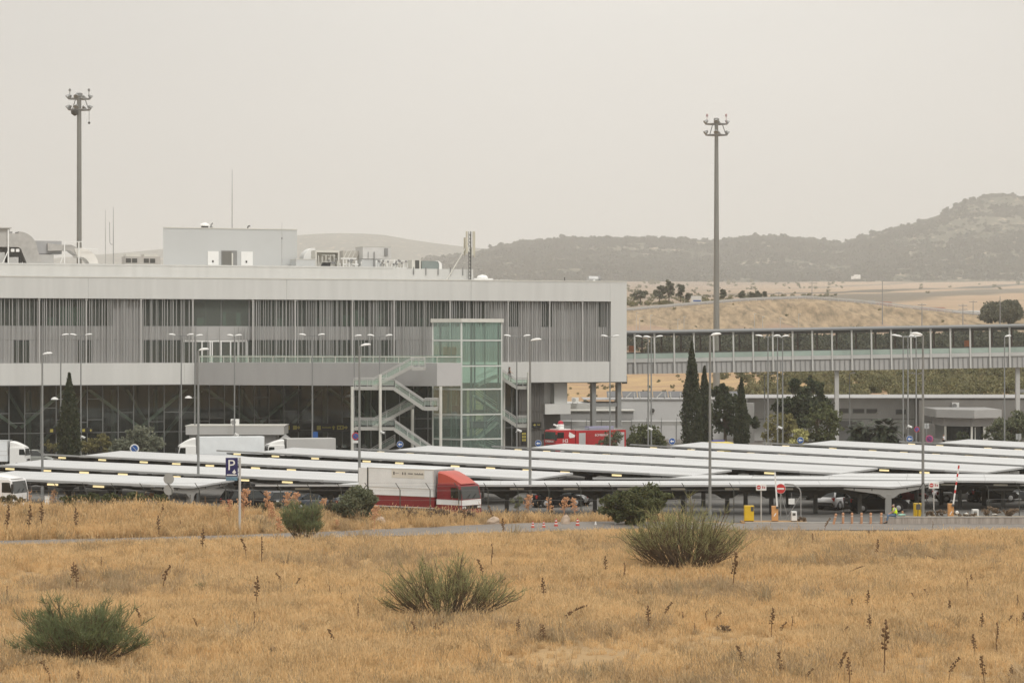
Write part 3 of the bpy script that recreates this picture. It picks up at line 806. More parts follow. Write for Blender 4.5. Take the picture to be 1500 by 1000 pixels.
# x, base y, top y, mesh index   (photo pixels)
ST = [ # field, in front of the road
 (106, 862, 823, 0), (113, 868, 826, 0), (238, 870, 826, 1), (296, 815, 777, 0), (361, 822, 788, 2), (375, 898, 848, 0), (414, 862, 836, 1), (372, 925, 892, 4), (290, 925, 903, 2),
 (207, 920, 890, 2), (490, 952, 917, 2), (10, 885, 857, 4), (6, 960, 938, 4), (73, 1002, 968, 1), (114, 1008, 985, 0), (233, 790, 757, 0), (198, 832, 815, 4), (148, 838, 818, 4),
 (398, 865, 850, 2), (433, 868, 845, 2), (446, 876, 857, 4), (466, 878, 862, 1), (482, 878, 858, 4), (457, 895, 890, 4), (270, 870, 866, 4), (475, 945, 933, 4), (383, 835, 786, 4), (500, 890, 870, 4),
 (708, 853, 817, 2), (731, 865, 842, 1), (797, 882, 845, 0), (826, 920, 882, 3), (888, 850, 818, 0), (914, 858, 826, 4), (738, 790, 760, 0), (758, 942, 912, 0), (744, 940, 926, 4), (740, 941, 925, 4), (784, 932, 914, 1), (790, 945, 920, 0), (797, 948, 920, 0), (686, 938, 927, 4), (640, 935, 910, 1), (610, 935, 910, 2),
 (637, 938, 915, 0), (951, 928, 890, 0), (973, 912, 881, 1), (1000, 920, 898, 4), (520, 1004, 984, 4), (692, 938, 928, 1), (720, 838, 800, 4), (845, 915, 900, 4), (524, 920, 884, 4),
 (1075, 866, 810, 0), (1242, 846, 823, 3), (1284, 822, 791, 0), (1190, 805, 782, 4), (1270, 900, 868, 0), (1272, 932, 896, 0), (1246, 905, 880, 0), (1223, 900, 881, 4), (1293, 912, 898, 1), (1341, 886, 868, 2), (1360, 884, 863, 2),
 (1389, 908, 880, 0), (1416, 876, 849, 4), (1424, 862, 840, 0), (1490, 898, 871, 4), (1437, 932, 898, 0), (1388, 935, 918, 4), (1460, 952, 908, 4), (1489, 930, 905, 4), (1130, 932, 892, 0), (1142, 935, 908, 1), (1047, 916, 895, 1), (1035, 920, 896, 4),
 (1017, 932, 914, 4), (1295, 985, 911, 0), (1316, 938, 921, 0), (1317, 925, 905, 4), (1240, 928, 912, 4), (1262, 926, 914, 4), (1232, 934, 911, 1), (1210, 905, 885, 3), (1428, 962, 926, 0), (1461, 958, 940, 4), (1090, 985, 944, 2),
 (1120, 975, 957, 1), (1144, 1000, 957, 0), (1180, 1003, 977, 1), (1228, 1000, 953, 2), (1245, 1008, 965, 0), (1390, 1003, 961, 1), (1441, 1010, 964, 0), (1480, 1006, 977, 0), (1345, 935, 927, 4), (1312, 908, 890, 4), (1401, 945, 930, 4), (1475, 925, 900, 2), (1320, 950, 938, 1),
 (1497, 925, 897, 0), (1208, 780, 757, 1), (1366, 778, 763, 4), (1335, 830, 812, 4), (1378, 830, 812, 3), (1210, 822, 812, 4), (1305, 902, 885, 4), (1160, 925, 900, 4)]
SV = [ # verge beyond the road, paler and bushier
 (42, 790, 742, 0), (60, 785, 740, 0), (10, 790, 742, 0), (112, 788, 746, 0), (77, 762, 758, 4), (40, 752, 718, 6), (77, 748, 718, 6), (145, 750, 728, 6), (210, 752, 724, 5), (224, 750, 722, 6), (241, 750, 728, 6), (281, 750, 728, 6),
 (327, 754, 733, 5), (237, 778, 756, 0), (265, 782, 764, 4), (283, 772, 754, 4), (317, 775, 752, 4), (335, 778, 748, 6), (356, 780, 727, 5), (394, 778, 734, 6), (399, 780, 745, 6), (420, 760, 722, 5), (431, 762, 723, 5), (472, 764, 732, 5),
 (411, 795, 758, 6), (500, 766, 742, 6), (516, 764, 744, 4), (548, 768, 730, 5), (596, 776, 752, 1), (681, 776, 750, 0), (722, 774, 748, 2), (773, 762, 726, 5), (806, 764, 730, 6), (826, 764, 730, 5), (842, 766, 732, 6), (892, 764, 742, 6), (901, 766, 745, 5),
 (664, 760, 742, 4), (655, 758, 740, 4), (137, 770, 748, 4), (165, 776, 752, 4), (188, 772, 754, 4), (200, 778, 762, 4), (300, 770, 745, 4), (640, 758, 744, 6), (612, 758, 742, 4), (575, 758, 744, 4), (745, 766, 748, 4), (868, 766, 748, 4), (495, 780, 765, 6)]
def stalk_label(i, grp, where):
    n = len(grp); x = grp[i][0]; h = grp[i][1] - grp[i][2]
    return n, x, h
ORD = lambda k: str(k) + ('th' if 10 <= k % 100 <= 20 else {1: 'st', 2: 'nd', 3: 'rd'}.get(k % 10, 'th'))
zones = {}
def zone(x, y, verge):
    if verge: return 'on verge ' + ('before the hedge' if x < 300 else 'around the parking sign' if x < 480 else 'in front of the red truck' if x < 730 else 'behind traffic cones')
    if y > 940: return 'at field bottom ' + ('at the dark broom' if x < 480 else 'below the wispy broom' if x < 1000 else 'in the right corner')
    if x < 300: return 'above the dark broom shrub'
    if x < 540: return 'between the dark and wispy brooms'
    if x < 780: return 'around the wispy broom shrub'
    if x < 1000: return 'left of the largest broom shrub'
    if y < 870: return 'right of the largest broom shrub'
    return 'in the right field below ' + ('the largest broom' if x < 1215 else 'the bollards' if x < 1330 else 'the low wall')
KIND = ['upright', 'leaning', 'bent', 'arching', 'thin bare', 'pale bushy', 'pale slim']
allst = [(s, False) for s in ST] + [(s, True) for s in SV]
for (s, vg) in allst: zones.setdefault((zone(s[0], s[1], vg), KIND[s[3]]), []).append(s)
for zk in zones: zones[zk].sort(key=lambda s: s[0])
rs = random.Random(4)
for (s, vg) in allst:
    x, yb, yt, mi = s
    p = G(x, yb); z = terrain(p.x, p.y)
    if z > 0.15:                      # on the verge: find the ground point along the view ray
        for it in range(6):
            p = G(x, yb, z); z = terrain(p.x, p.y)
    hgt = (yb - yt) * p.y / F * (1.25 if mi == 3 else 1.05)
    o = bpy.data.objects.new('dry_flower_stalk', SM[mi]); ROOT.objects.link(o)
    o.location = (p.x, p.y, z - 0.02); o.rotation_euler = (0, 0, rs.choice([0, 0, PI]) + rs.uniform(-0.5, 0.5))
    o.scale = (hgt ** 0.6 * (1.3 if mi >= 5 else 1.2),) * 2 + (hgt,)
    k = (zone(x, yb, vg), KIND[mi]); lst = zones[k]; i = lst.index(s); n = len(lst)
    pos = '' if n == 1 else ('leftmost' if i == 0 else 'rightmost' if i == n - 1 else '%s from left' % ORD(i + 1))
    tag(o, ('%s dry stalk %s%s' % (KIND[mi], k[0], ', ' + pos if pos else '')), 'flower stalk', 'dry flower stalks in the field' if not vg else 'dry flower stalks on the verge')
# ================================================================== terminal building
TX, TY, TH = XX(918, 339.0), 339.0, math.atan2(339.0 - 311.0, XX(918, 339.0) - XX(0, 311.0))
tc_, ts_ = math.cos(TH), math.sin(TH)
def U(xp, yp=500.0, wd=0.0):
    """local (u, z) on the plane wd metres in front of the facade seen at pixel xp,yp"""
    k = (xp - 750.0) / F
    t = (TY * tc_ - TX * ts_ - wd) / (tc_ - k * ts_)
    return (k * t - TX) * tc_ + (t - TY) * ts_, H - (yp - 500.0) * t / F
def u(xp, wd=0.0): return U(xp, 500, wd)[0]
def TW(lu, lw, lz=0.0):
    """terminal local (u, metres in front, z) -> world"""
    return Vector((TX + lu * tc_ + lw * ts_, TY + lu * ts_ - lw * tc_, lz))
term = thing('terminal_building', 'long white airport terminal with a grey slatted facade over a dark glass lobby', 'terminal', (TX, TY, 0), TH)
UL = -100.0
# white frame round the slatted opening (front plane y=0)
mb = MB()
for a, b in ((UL, u(129)), (u(129) + .02, u(420)), (u(420) + .02, u(690)), (u(690) + .02, u(893.5)), (u(893.5) + .02, 0.0)):
    mb.box(a, b, 0, 1.3, 18.25, 20.65)
mb.build('upper_band', white_panel, term)
mb = MB()
for a, b in ((UL, u(118)), (u(118) + .02, u(270)), (u(270) + .02, u(640)), (u(640) + .02, u(895)), (u(895) + .02, 0.0)):
    mb.box(a, b, 0, 1.3, 8.3, 10.8)
mb.build('lower_band', white_panel, term)
mb = MB(); mb.box(u(895), -0.003, 0.004, 1.3, 10.803, 18.247); mb.build('end_pillar', white_panel, term)
mb = MB(); mb.box(UL, 0.03, -0.05, 1.5, 20.652, 20.78); mb.build('coping', pale_metal, term)
mb = MB(); mb.box(UL, -.05, 9, 32, 8.32, 20.60); mb.box(UL, -.05, 1.52, 8.99, 18.3, 20.60); mb.box(UL, -.05, 1.52, 8.99, 8.32, 10.5); mb.box(-.4, -.05, 1.52, 8.99, 10.51, 18.29); mb.build('wall', white_panel, term)
mb = MB(); mb.box(UL, u(690, -4), 3.2, 30, 20.602, 22.15); mb.box(UL, u(572, -4), 3.15, 3.5, 22.152, 22.34)
mb.build('roof_parapet', white_panel, term)
mb = MB(); mb.box(UL, -0.06, 1.51, 32, 20.602, 20.66); mb.build('roof', grey_light, term) if False else None
# cladding behind the slats, in pieces round the window openings
ZB, ZM0, ZM1, ZT = 10.8, 13.5, 15.05, 18.25
yb0, yb1 = 1.0, 1.5
upper = [(-40, 168), (212, 285), (286, 368), (369, 722), (748, 765), (797, 815), (880, 893)]
lower = [(22, 46), (115, 138), (212, 270), (366, 585)]
mb = MB()
def fill(z0, z1, wins, extra=()):
    ed = UL
    for a, b in sorted([(u(p), u(q)) for p, q in wins] + [(u(p), u(q)) for p, q in extra]):
        if a > ed + 0.05: mb.box(ed, a, yb0, yb1, z0, z1)
        ed = max(ed, b)
    mb.box(ed, u(895) - 0.004, yb0, yb1, z0, z1)
fill(ZM1 + .003, ZT + .3, upper)
fill(ZB - .3, ZM0 - .003, lower, [(270.5, 365.5)])
mb.box(UL, u(895) - 0.004, 0.93, yb1, ZM0, ZM1)
# fine vertical ribs of the cladding
x = UL
while x < u(896):
    for z0, z1, wins in ((ZM1 + .01, ZT, upper), (ZB, ZM0 - .01, lower + [(270, 366)])):
        if not any(u(p) - 0.05 < x < u(q) + 0.05 for p, q in wins): mb.box(x, x + 0.09, yb0 - 0.05, yb0 - 0.001, z0, z1)
    x += 0.42
mb.build('cladding', clad_grey, term)
# windows: pane and frame each
def window(p, q, z0, z1, nm='window', m=glass_office, nmul=None):
    a, b = u(p), u(q); f = MB(); t = 0.07
    f.box(a, b, yb0 - .02, yb0 + .1, z0, z0 + t); f.box(a, b, yb0 - .02, yb0 + .1, z1 - t, z1)
    n = nmul or max(1, int((b - a) / 2.4))
    for i in range(n + 1):
        xx = a + (b - a - t) * i / n; f.box(xx, xx + t, yb0 - .015, yb0 + .095, z0 + t, z1 - t)
    fo = f.build(nm, galv, term)
    g = MB(); g.box(a + .02, b - .02, yb0 + .04, yb0 + .06, z0 + .02, z1 - .02); g.build('pane', m, fo)
    return fo
for p, q in upper: window(p, q, ZM1 + .01, ZT)
for p, q in lower: window(p, q, ZB, ZM0 - .01)
# entrance doors on the terrace
mb = MB(); a, b = u(271), u(365)
mb.box(a, b, yb0, yb0 + .3, 13.25, ZM0 - .006)
for xp in (271, 289, 299, 311, 314, 327, 341, 352, 365):
    xx = u(xp); mb.box(xx - .07, xx + .07, yb0 - .06, yb0 + .2, ZB, 13.25)
dr = mb.build('door', white_paint, term)
g = MB(); g.box(a, b, yb0 + .06, yb0 + .08, ZB, 13.25); g.build('pane', glass_office, dr)
# rooms behind the office glass: floors, back wall, ceiling lights off, some furniture shapes
mb = MB()
mb.box(UL, u(895), 1.6, 8.5, ZB - .25, ZB - .02); mb.box(UL, u(895), 1.53, 8.5, ZM0 + .2, ZM0 + .45); mb.box(UL, u(895), 8.5, 8.7, ZB, ZT)
rm = random.Random(3); x = UL + 2
while x < u(880):
    mb.box(x, x + .15, 2.2, 8.4, ZM0 + .46, ZT); mb.box(x + 3, x + 3.15, 3.2, 8.4, ZB, ZM0 + .2); x += rm.uniform(5, 9)
mb.build('office_interior', mat('office_wall', (0.52, 0.52, 0.47), .7, amt=.2, scale=.3), term)
paper = mat('paper_green', (0.55, 0.72, 0.64), 0.7, amt=0.1)
mb = MB()
for xp, yp, ww, hh in ((292, 468, .8, .9), (298, 470, .4, .6), (408, 470, .9, .9), (466, 470, 1.6, .9), (478, 469, .9, 1.1), (505, 466, 1.0, 1.3), (521, 460, .8, 1.8), (527, 468, .9, 1.0), (553, 465, .9, 1.4), (620, 470, .9, 1.0), (350, 463, .5, 1.5), (330, 467, .4, 1.6), (90, 460, 3.2, 2.2), (72, 468, .9, .9)):
    xx = u(xp); mb.box(xx, xx + ww, 1.12, 1.16, ZM1 + .12, ZM1 + .12 + hh)
mb.build('window_poster', paper, term)
# slats: an irregular screen of vertical blades standing in the recess
mb = MB(); rs = random.Random(12); x = UL
while x < u(893):
    clear = u(286) < x < u(368)
    wd = rs.choice([0.05, 0.06, 0.07, 0.10]); dp = rs.uniform(0.10, 0.2)
    z0 = ZB + .004
    if clear: mb.box(x, x + wd, .35, .35 + dp, z0, ZM1 - .1) if rs.random() < 0.35 else None
    else: mb.box(x, x + wd, .35, .35 + dp, z0, ZT - .004)
    x += rs.choice([0.17, 0.21, 0.25, 0.33, 0.42, 0.54]) if x < u(735) else rs.choice([0.24, 0.3, 0.34, 0.46])
mb.build('slat_screen', slat_grey, term)
for xp in (58, 127, 207, 283, 371, 433, 517, 578, 660, 745, 806, 854):
    mb = MB(); xx = u(xp); mb.box(xx - .07, xx + .07, .12, .3, ZB + .003, ZT - .25); mb.box(xx - .12, xx + .12, .1, .5, ZT - .22, ZT - .02); mb.build('screen_post', grey_light, term)
# soffit under the overhang and lobby
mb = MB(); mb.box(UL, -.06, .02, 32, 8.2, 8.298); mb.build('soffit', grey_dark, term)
LY = 2.2
umax = u(756, -LY)
pane_edges = [UL + i * 1.82 for i in range(100) if UL + i * 1.82 < umax]
fr = MB(); rs = random.Random(5)
for i, e in enumerate(pane_edges):
    fr.box(e - .05, e + .05, LY - .08, LY + .08, 0, 8.2)
    for zt in rs.choice([(2.7, 5.0), (2.7, 3.9), (2.7, 5.6), (2.7, 6.6, 4.2), (2.7,), (2.7, 5.0)]):
        fr.box(e + .05, e + 1.77, LY - .05, LY + .05, zt, zt + .07)
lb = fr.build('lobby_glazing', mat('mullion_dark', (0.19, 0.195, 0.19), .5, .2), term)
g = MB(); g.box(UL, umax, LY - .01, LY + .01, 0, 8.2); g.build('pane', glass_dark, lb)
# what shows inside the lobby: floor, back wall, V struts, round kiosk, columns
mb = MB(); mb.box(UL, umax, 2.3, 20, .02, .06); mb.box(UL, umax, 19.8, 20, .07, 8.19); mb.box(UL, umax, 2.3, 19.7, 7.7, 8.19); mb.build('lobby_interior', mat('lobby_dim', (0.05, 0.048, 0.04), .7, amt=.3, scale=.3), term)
mb = MB()
for xp in (-60, 120, 292, 470):
    a = u(xp, -4); mb.bar((a, 2.9, 8.1), (a + 6.4, 3.0, 3.4), .42, .35); mb.bar((a + 12.6, 2.9, 8.1), (a + 6.9, 3.0, 3.4), .42, .35)
    mb.bar((a + 2.0, 9, 8.0), (a - 4, 9, 1.0), .4, .35); mb.bar((a + 6, 8, 8), (a + 9, 8, 3), .3, .3)
mb.build('strut', mat('strut_paint', (0.78, 0.78, 0.74), .5, amt=.08), term)
mb = MB()
for xp in range(-20, 700, 62):
    a = u(xp, -6); mb.tube((a, 6, .07), (a, 6, 7.7), .3, n=12)
mb.build('lobby_column', grey_light, term)
mb = MB(); mb.tube((u(370, -5), 5.4, .07), (u(370, -5), 5.4, 4.0), 1.2, n=20); mb.tube((u(598, -5), 5.6, .07), (u(598, -5), 5.6, 4.1), 1.1, n=20); mb.build('round_booth', mat('booth_beige', (0.34, 0.28, 0.24), .7), term)
# dark ribbed end of the ground floor, white core and columns under the overhang
mb = MB(); a, b = umax + .06, u(798, -1.2)
mb.box(a, b, 1.4, 14, 0, 8.195)
x = a
while x < b: mb.box(x, x + .12, 1.32, 1.399, 0, 8.19); x += .34
mb.box(a, b, 1.25, 1.318, 2.5, 2.62); mb.box(a, b, 1.25, 1.318, 4.75, 4.9)
mb.build('end_cladding', clad_brown, term)
mb = MB(); a = u(798, -1); b = u(831, -2)
mb.box(a, b, .9, 9, 4.35, 5.6); mb.box(u(812, -2), b - .01, 2, 9, 5.603, 8.19); mb.box(a + .05, u(812, -2) - .01, 3.2, 9, 5.61, 8.19)
mb.build('stair_core', white_panel, term)
mb = MB(); mb.box(b - 3, b - .1, 4, 9, 0, 4.34); mb.build('core_base', clad_brown, term)
for xp in (869, 906):
    mb = MB(); a = u(xp, -1.5); mb.box(a - .26, a + .26, 1.2, 1.9, 0, 8.19); mb.build('column', galv, term)
mb = MB(); mb.box(u(872.2, -1.5), u(902.8, -1.5), 1.3, 1.8, 5.2, 5.65); mb.build('tie_beam', galv, term)
# terrace box in front: wedge growing towards the stairs
A = U(285)[0]; P1 = W(640, 531, 309); P2 = W(676, 531, 311)
def TL(p): # world -> local
    dx, dy = p.x - TX, p.y - TY; return (dx * tc_ + dy * ts_, -dx * ts_ + dy * tc_)
b1, b2 = TL(P1), TL(P2)
mb = MB(); poly = [(A, -.006), (A + .2, -1.2), b1, (b1[0] + .2, -.008)]; mb.prism(poly, 'xy', 8.25, 10.85); mb.build('terrace', grey_panel, term)
mb = MB(); mb.prism([(b1[0] + .01, b1[1]), b2, (b2[0], b2[1] + 4), (b1[0] + .2, b1[1] + 4)], 'xy', 8.25, 10.85); mb.build('terrace_end', mat('terrace_end', (0.47, 0.46, 0.455), .5, amt=.04), term)
e0, e1 = Vector((A + .25, -1.15, 0)), Vector((b1[0], b1[1], 0)); e2 = Vector((b2[0], b2[1], 0))
mb = MB(); gl = MB(); dirv = (e1 - e0); n = int(dirv.length / 1.5)
for i in range(n + 1):
    p = e0 + dirv * i / n + Vector((.05, .12, 0)); mb.box(p.x - .03, p.x + .03, p.y - .03, p.y + .03, 10.85, 11.6)
off = Vector((.05, .12, 11.55)); mb.bar(e0 + off, e1 + off, .09, .09); mb.bar(e1 + off, e2 + off, .09, .09)
bal = mb.build('balustrade', pale_metal, term)
gl.bar(e0 + Vector((.05, .15, 11.3)), e1 + Vector((.05, .15, 11.3)), .03, .8); gl.build('glass_panel', glass_rail, bal)
gl = MB(); gl.bar(e1 + Vector((0, .15, 11.3)), e2 + Vector((0, .15, 11.3)), .03, .8); gl.build('glass_panel', glass_rail, bal)
# rooftop plant room
pu0, pu1 = u(239, -10), u(435, -10); ztop = ZZ(336, 332)
pb0 = u(239, -15) + .1
mb = MB(); mb.prism([(pu0, 10), (pu1, 10), (pu1, 15), (pb0, 15)], 'xy', 20.7, ztop); rb = mb.build('plant_room', pent_blue, term)
mb = MB(); mb.prism([(pu0 - .06, 9.93), (pu1 + .06, 9.93), (pu1 + .06, 15.06), (pb0 - .06, 15.06)], 'xy', ztop + .003, ztop + .12); mb.build('coping', pale_metal, rb)
for xp0, xp1, m in ((304, 320, white_paint), (353, 370, white_paint)):
    mb = MB(); mb.box(u(xp0, -10), u(xp1, -10), 9.9, 9.99, 22.0, 24.2); d = mb.build('door', m, rb)
    mb = MB(); mb.box(u(xp0 + 6.5, -10), u(xp0 + 8.5, -10), 9.84, 9.898, 22.85, 23.1); mb.build('handle', black, d)
mb = MB(); mb.box(u(324, -10), u(347, -10), 9.92, 9.99, 22.0, 24.3); d = mb.build('doorway', grey_mid, rb)
mb = MB(); mb.box(u(324, -10) + .12, u(347, -10) - .7, 9.88, 9.918, 22.0, 24.18); mb.build('opening', mat('doorway_dim', (0.16, 0.155, 0.14), .7), d)
mb = MB(); mb.box(u(339, -10), u(341, -10), 9.86, 9.93, 22.0, 24.0); mb.build('handrail', pale_metal, d)
mb = MB()   # parapet ladder rail stubs along the right end of the setback
for xp in (606, 624, 642, 660, 678): a = u(xp, -3.1); mb.box(a - .05, a + .05, 3.05, 3.15, 21.4, 22.35)
mb.build('parapet_bracket', galv, term)

# ================================================================== on the roof
def RW(xp, y, back): # world point on the roof `back` metres behind the facade at pixel x,y
    a, z = U(xp, y, -back); return TW(a, -back, z)
def rthing(name, label, cat, xp, back=8.0, z=20.66, group=None):
    a = u(xp, -back); p = TW(a, -back, z); return thing(name, label, cat, p, TH, group)
def elbow(mb, c, w, r0, r1, a0, a1, n=8, flip=1):
    """square duct elbow in the xz plane, width along y"""
    rings = []
    for i in range(n + 1):
        t = a0 + (a1 - a0) * i / n
        p = lambda r, yy: (c[0] + flip * r * math.cos(t), c[1] + yy, c[2] + r * math.sin(t))
        rings.append([p(r0, 0), p(r1, 0), p(r1, w), p(r0, w)])
    mb.loft(rings)
m = 332 / F   # metres per pixel on the roof
zz0_ = lambda yp: ZZ(yp, 330) - 22.15
o = rthing('air_duct', 'tall silver duct bending down beside the handling units at the roof edge', 'duct', 20, 6, 22.15)
def rb_(xp, base=20): return (xp - base) * m
mb = MB(); mb.box(rb_(-20), rb_(27), 0, 2.2, ZZ(367, 330) - 22.15, ZZ(348, 330) - 22.15); mb.build('duct_run', duct_metal, o)
mb = MB(); elbow(mb, (rb_(27) + .002, 0, ZZ(372, 330) - 22.15), 2.2, .35, ZZ(345, 330) - ZZ(372, 330), PI / 2, 0); mb.build('elbow', duct_metal, o)
mb = MB(); z0 = ZZ(372, 330) - 22.15
mb.loft([[(rb_(27) + .35, 0, z0 - .002), (rb_(27) + ZZ(345, 330) - ZZ(372, 330), 0, z0 - .002), (rb_(27) + ZZ(345, 330) - ZZ(372, 330), 2.2, z0 - .002), (rb_(27) + .35, 2.2, z0 - .002)],
         [(rb_(40), 0, 0), (rb_(62), 0, 0), (rb_(62), 2.2, 0), (rb_(40), 2.2, 0)]]); mb.build('duct_foot', duct_metal, o)
mb = MB(); mb.box(rb_(-20), rb_(17), -.1, 2.4, ZZ(341, 330) - 22.15, ZZ(339.5, 330) - 22.15); mb.box(rb_(-20), rb_(15), .3, 2, ZZ(348, 330) - 22.148, ZZ(341, 330) - 22.152); mb.build('top_plate', duct_metal, o)
mb = MB()
for xp in (11.5,): mb.box(rb_(xp) - .07, rb_(xp) + .07, -.5, -.36, -.1, ZZ(343, 330) - 22.15); mb.bar((rb_(xp), -.43, 1.7), (rb_(xp) - .75, -.43, 0), .1)
for xp in (18, 25): mb.box(rb_(xp) - .2, rb_(xp) + .2, -.3, -.1, 1.55, 1.9)
mb.build('support_frame', white_paint, o)
mb = MB(); mb.box(rb_(-20), rb_(38), 2.6, 5, 0, zz0_(351)); mb.box(rb_(-20), rb_(24), 2.5, 5.2, zz0_(351) + .004, zz0_(344)); mb.build('handling_unit', grey_panel, o)
mb = MB(); mb.box(rb_(-20), rb_(8), .1, 2, 0, 1.5); mb.box(rb_(14), rb_(27), .1, 2, 0, .95); mb.build('fan_box', grey_light, o)
o = rthing('air_duct', 'low silver duct curving down over the parapet beside the left mast', 'duct', 95, 6, 22.15)
bb = lambda xp: (xp - 95) * m
zz = lambda yp: ZZ(yp, 330) - 22.15
mb = MB(); mb.box(bb(52), bb(92), .6, 3, zz(376), zz(357.5)); mb.build('handling_unit', mat('unit_grey', (0.36, 0.36, 0.365), .5), o)
mb = MB(); mb.box(bb(52), bb(80), .3, 2.6, 0, zz(377)); mb.build('fan_box', grey_light, o)
mb = MB(); mb.loft([[(bb(71), 0, zz(372)), (bb(71), 0, zz(361)), (bb(71), 2, zz(361)), (bb(71), 2, zz(372))], [(bb(92), -.1, zz(371)), (bb(92), -.1, zz(363)), (bb(92), 2, zz(363)), (bb(92), 2, zz(371))],
                     [(bb(102), -.1, zz(371)), (bb(104), -.1, zz(363)), (bb(104), 2, zz(363)), (bb(102), 2, zz(371))], [(bb(116), -.1, zz(381)), (bb(121), -.1, zz(371)), (bb(121), 2, zz(371)), (bb(116), 2, zz(381))]]); mb.build('duct_run', duct_metal, o)
mb = MB(); elbow(mb, (bb(117), -.2, 0), 2.3, zz(380), zz(367), PI / 2 + .35, 0, 10); mb.build('elbow', mat('duct_bright', (0.74, 0.72, 0.68), .4, .2), o)
mb = MB()
for xp in (93, 113.5): mb.box(bb(xp) - .06, bb(xp) + .06, -.6, -.5, -.1, zz(359))
mb.box(bb(93), bb(120), -.6, -.52, zz(359), zz(358)); mb.box(bb(119) - .05, bb(119) + .05, -.6, -.5, zz(364), zz(359)); mb.bar((bb(92), -.55, zz(376)), (bb(86), -.55, 0), .09); mb.box(bb(113.5), bb(139), -.6, -.55, zz(369), zz(368.2)); mb.box(bb(138.5), bb(139.5), -.6, -.5, zz(374), zz(368))
mb.build('support_frame', white_paint, o)
# whip antennas
for k, (xp, yt, lab) in enumerate(((154.5, 307, 'thin grey whip antenna standing straight on the roof, the plain one'), (166, 303, 'dark whip antenna with a short side rod on the roof'), (340, 248, 'very tall whip antenna rising from the plant room roof'), (413, 325, 'pale whip antenna in front of the plant room wall, with a bead'))):
    bk = 6 if k < 2 else 14 if k == 2 else 5; z0 = 22.15 if k in (0, 1, 3) else ztop + .12
    o = rthing('whip_antenna', lab, 'antenna', xp, bk, z0); a, zt = U(xp, yt, -bk)
    mb = MB(); hgt = zt - z0; mb.tube((0, 0, 0), (0, 0, hgt * .6), .05, .04, 6); mb.tube((0, 0, hgt * .6), (0, 0, hgt), .035, .02, 6); mb.build('rod', steel if k in (0, 3) else grey_mid, o)
    mb = MB(); mb.lathe([(.14, 0), (.14, .08), (.06, .12)], 8); mb.build('base_plate', galv, o)
    if k == 1:
        mb = MB(); mb.path([(0, 0, 2.6), (-.25, 0, 2.55), (-.42, 0, 2.8), (-.45, 0, 5.2)], .03, 5); mb.build('side_rod', grey_mid, o)
    if k == 3:
        mb = MB(); mb.tube((0, 0, hgt * .62), (0, 0, hgt * .66), .08, n=8); mb.build('bead', grey_mid, o)
# condenser boxes
o = rthing('condenser_unit', 'pair of grey condenser boxes with dark grilles beside the plant room', 'condenser', 210, 5, 21.2)
mb = MB(); mb.box(-26 * m, 25 * m, 0, 2, 0, ZZ(379, 331) - 21.2); mb.build('casing', mat('cond_beige', (0.42, 0.40, 0.37), .5), o)
for a in (-23, 3):
    mb = MB(); mb.box((a - 1) * m, (a + 19) * m, .3, 1.8, ZZ(379, 331) - 21.198, ZZ(375.5, 331) - 21.2); mb.build('fan_cowl', pale_metal, o)
    for q in (0, 9):
        mb = MB(); mb.box((a - 3 + q) * m + .05, (a + 5 + q) * m, -.04, -.003, ZZ(388, 331) - 21.2, ZZ(382, 331) - 21.2); mb.build('grille', grey_dark, o)
# vents on the plant room
o = rthing('roof_fan', 'round white fan cowl with a dark grille on top of the plant room', 'vent', 300, 13, ztop + .12)
mb = MB(); mb.tube((0, 0, 0), (0, 0, .3), .45, n=12); mb.build('curb', grey_dark, o)
mb = MB(); mb.lathe([(.5, .3), (.62, .35), (.55, .55), (.2, .72)], 14); mb.build('cowl', white_paint, o)
mb = MB(); mb.path([(.8, 0, 0), (.8, 0, .5), (1.0, 0, .7)], .09, 6); mb.box(.65, .95, -.2, .2, 0, .25); mb.build('motor', grey_mid, o)
o = rthing('vent_pipe', 'small bent vent pipe near the right end of the plant room roof', 'vent', 363, 13, ztop + .12)
mb = MB(); mb.path([(0, 0, 0), (0, 0, .3), (.12, 0, .42), (.28, 0, .4)], .08, 8); mb.build('pipe', grey_dark, o)
# chiller cluster
zr = lambda yp: ZZ(yp, 328) - 20.66
mm = 328 / F
def cl(name, label, cat, xp, back=7): return rthing(name, label, cat, xp, back, 20.66)
o = cl('plant_cabinet', 'plain pale grey cabinet left of the rooftop pipework', 'cabinet', 449); mb = MB(); mb.box(-16 * mm, 14 * mm, 0, 2.4, 0, zr(379)); mb.build('casing', pent_blue, o); mb = MB(); mb.box(-16.4 * mm, 14.4 * mm, -.04, 2.44, zr(379) + .002, zr(378)); mb.build('lid', pale_metal, o)
o = cl('round_duct', 'white half-round duct hood behind the pale rooftop cabinet', 'duct', 453, 10.5); mb = MB(); elbow(mb, (9 * mm, 0, zr(378)), 1.8, .05, 18 * mm, PI, PI / 2, 8); mb.build('hood', white_paint, o); mb = MB(); mb.box(-9 * mm, 10 * mm, 0, 1.8, 0, zr(378) - .004); mb.build('casing', pale_metal, o)
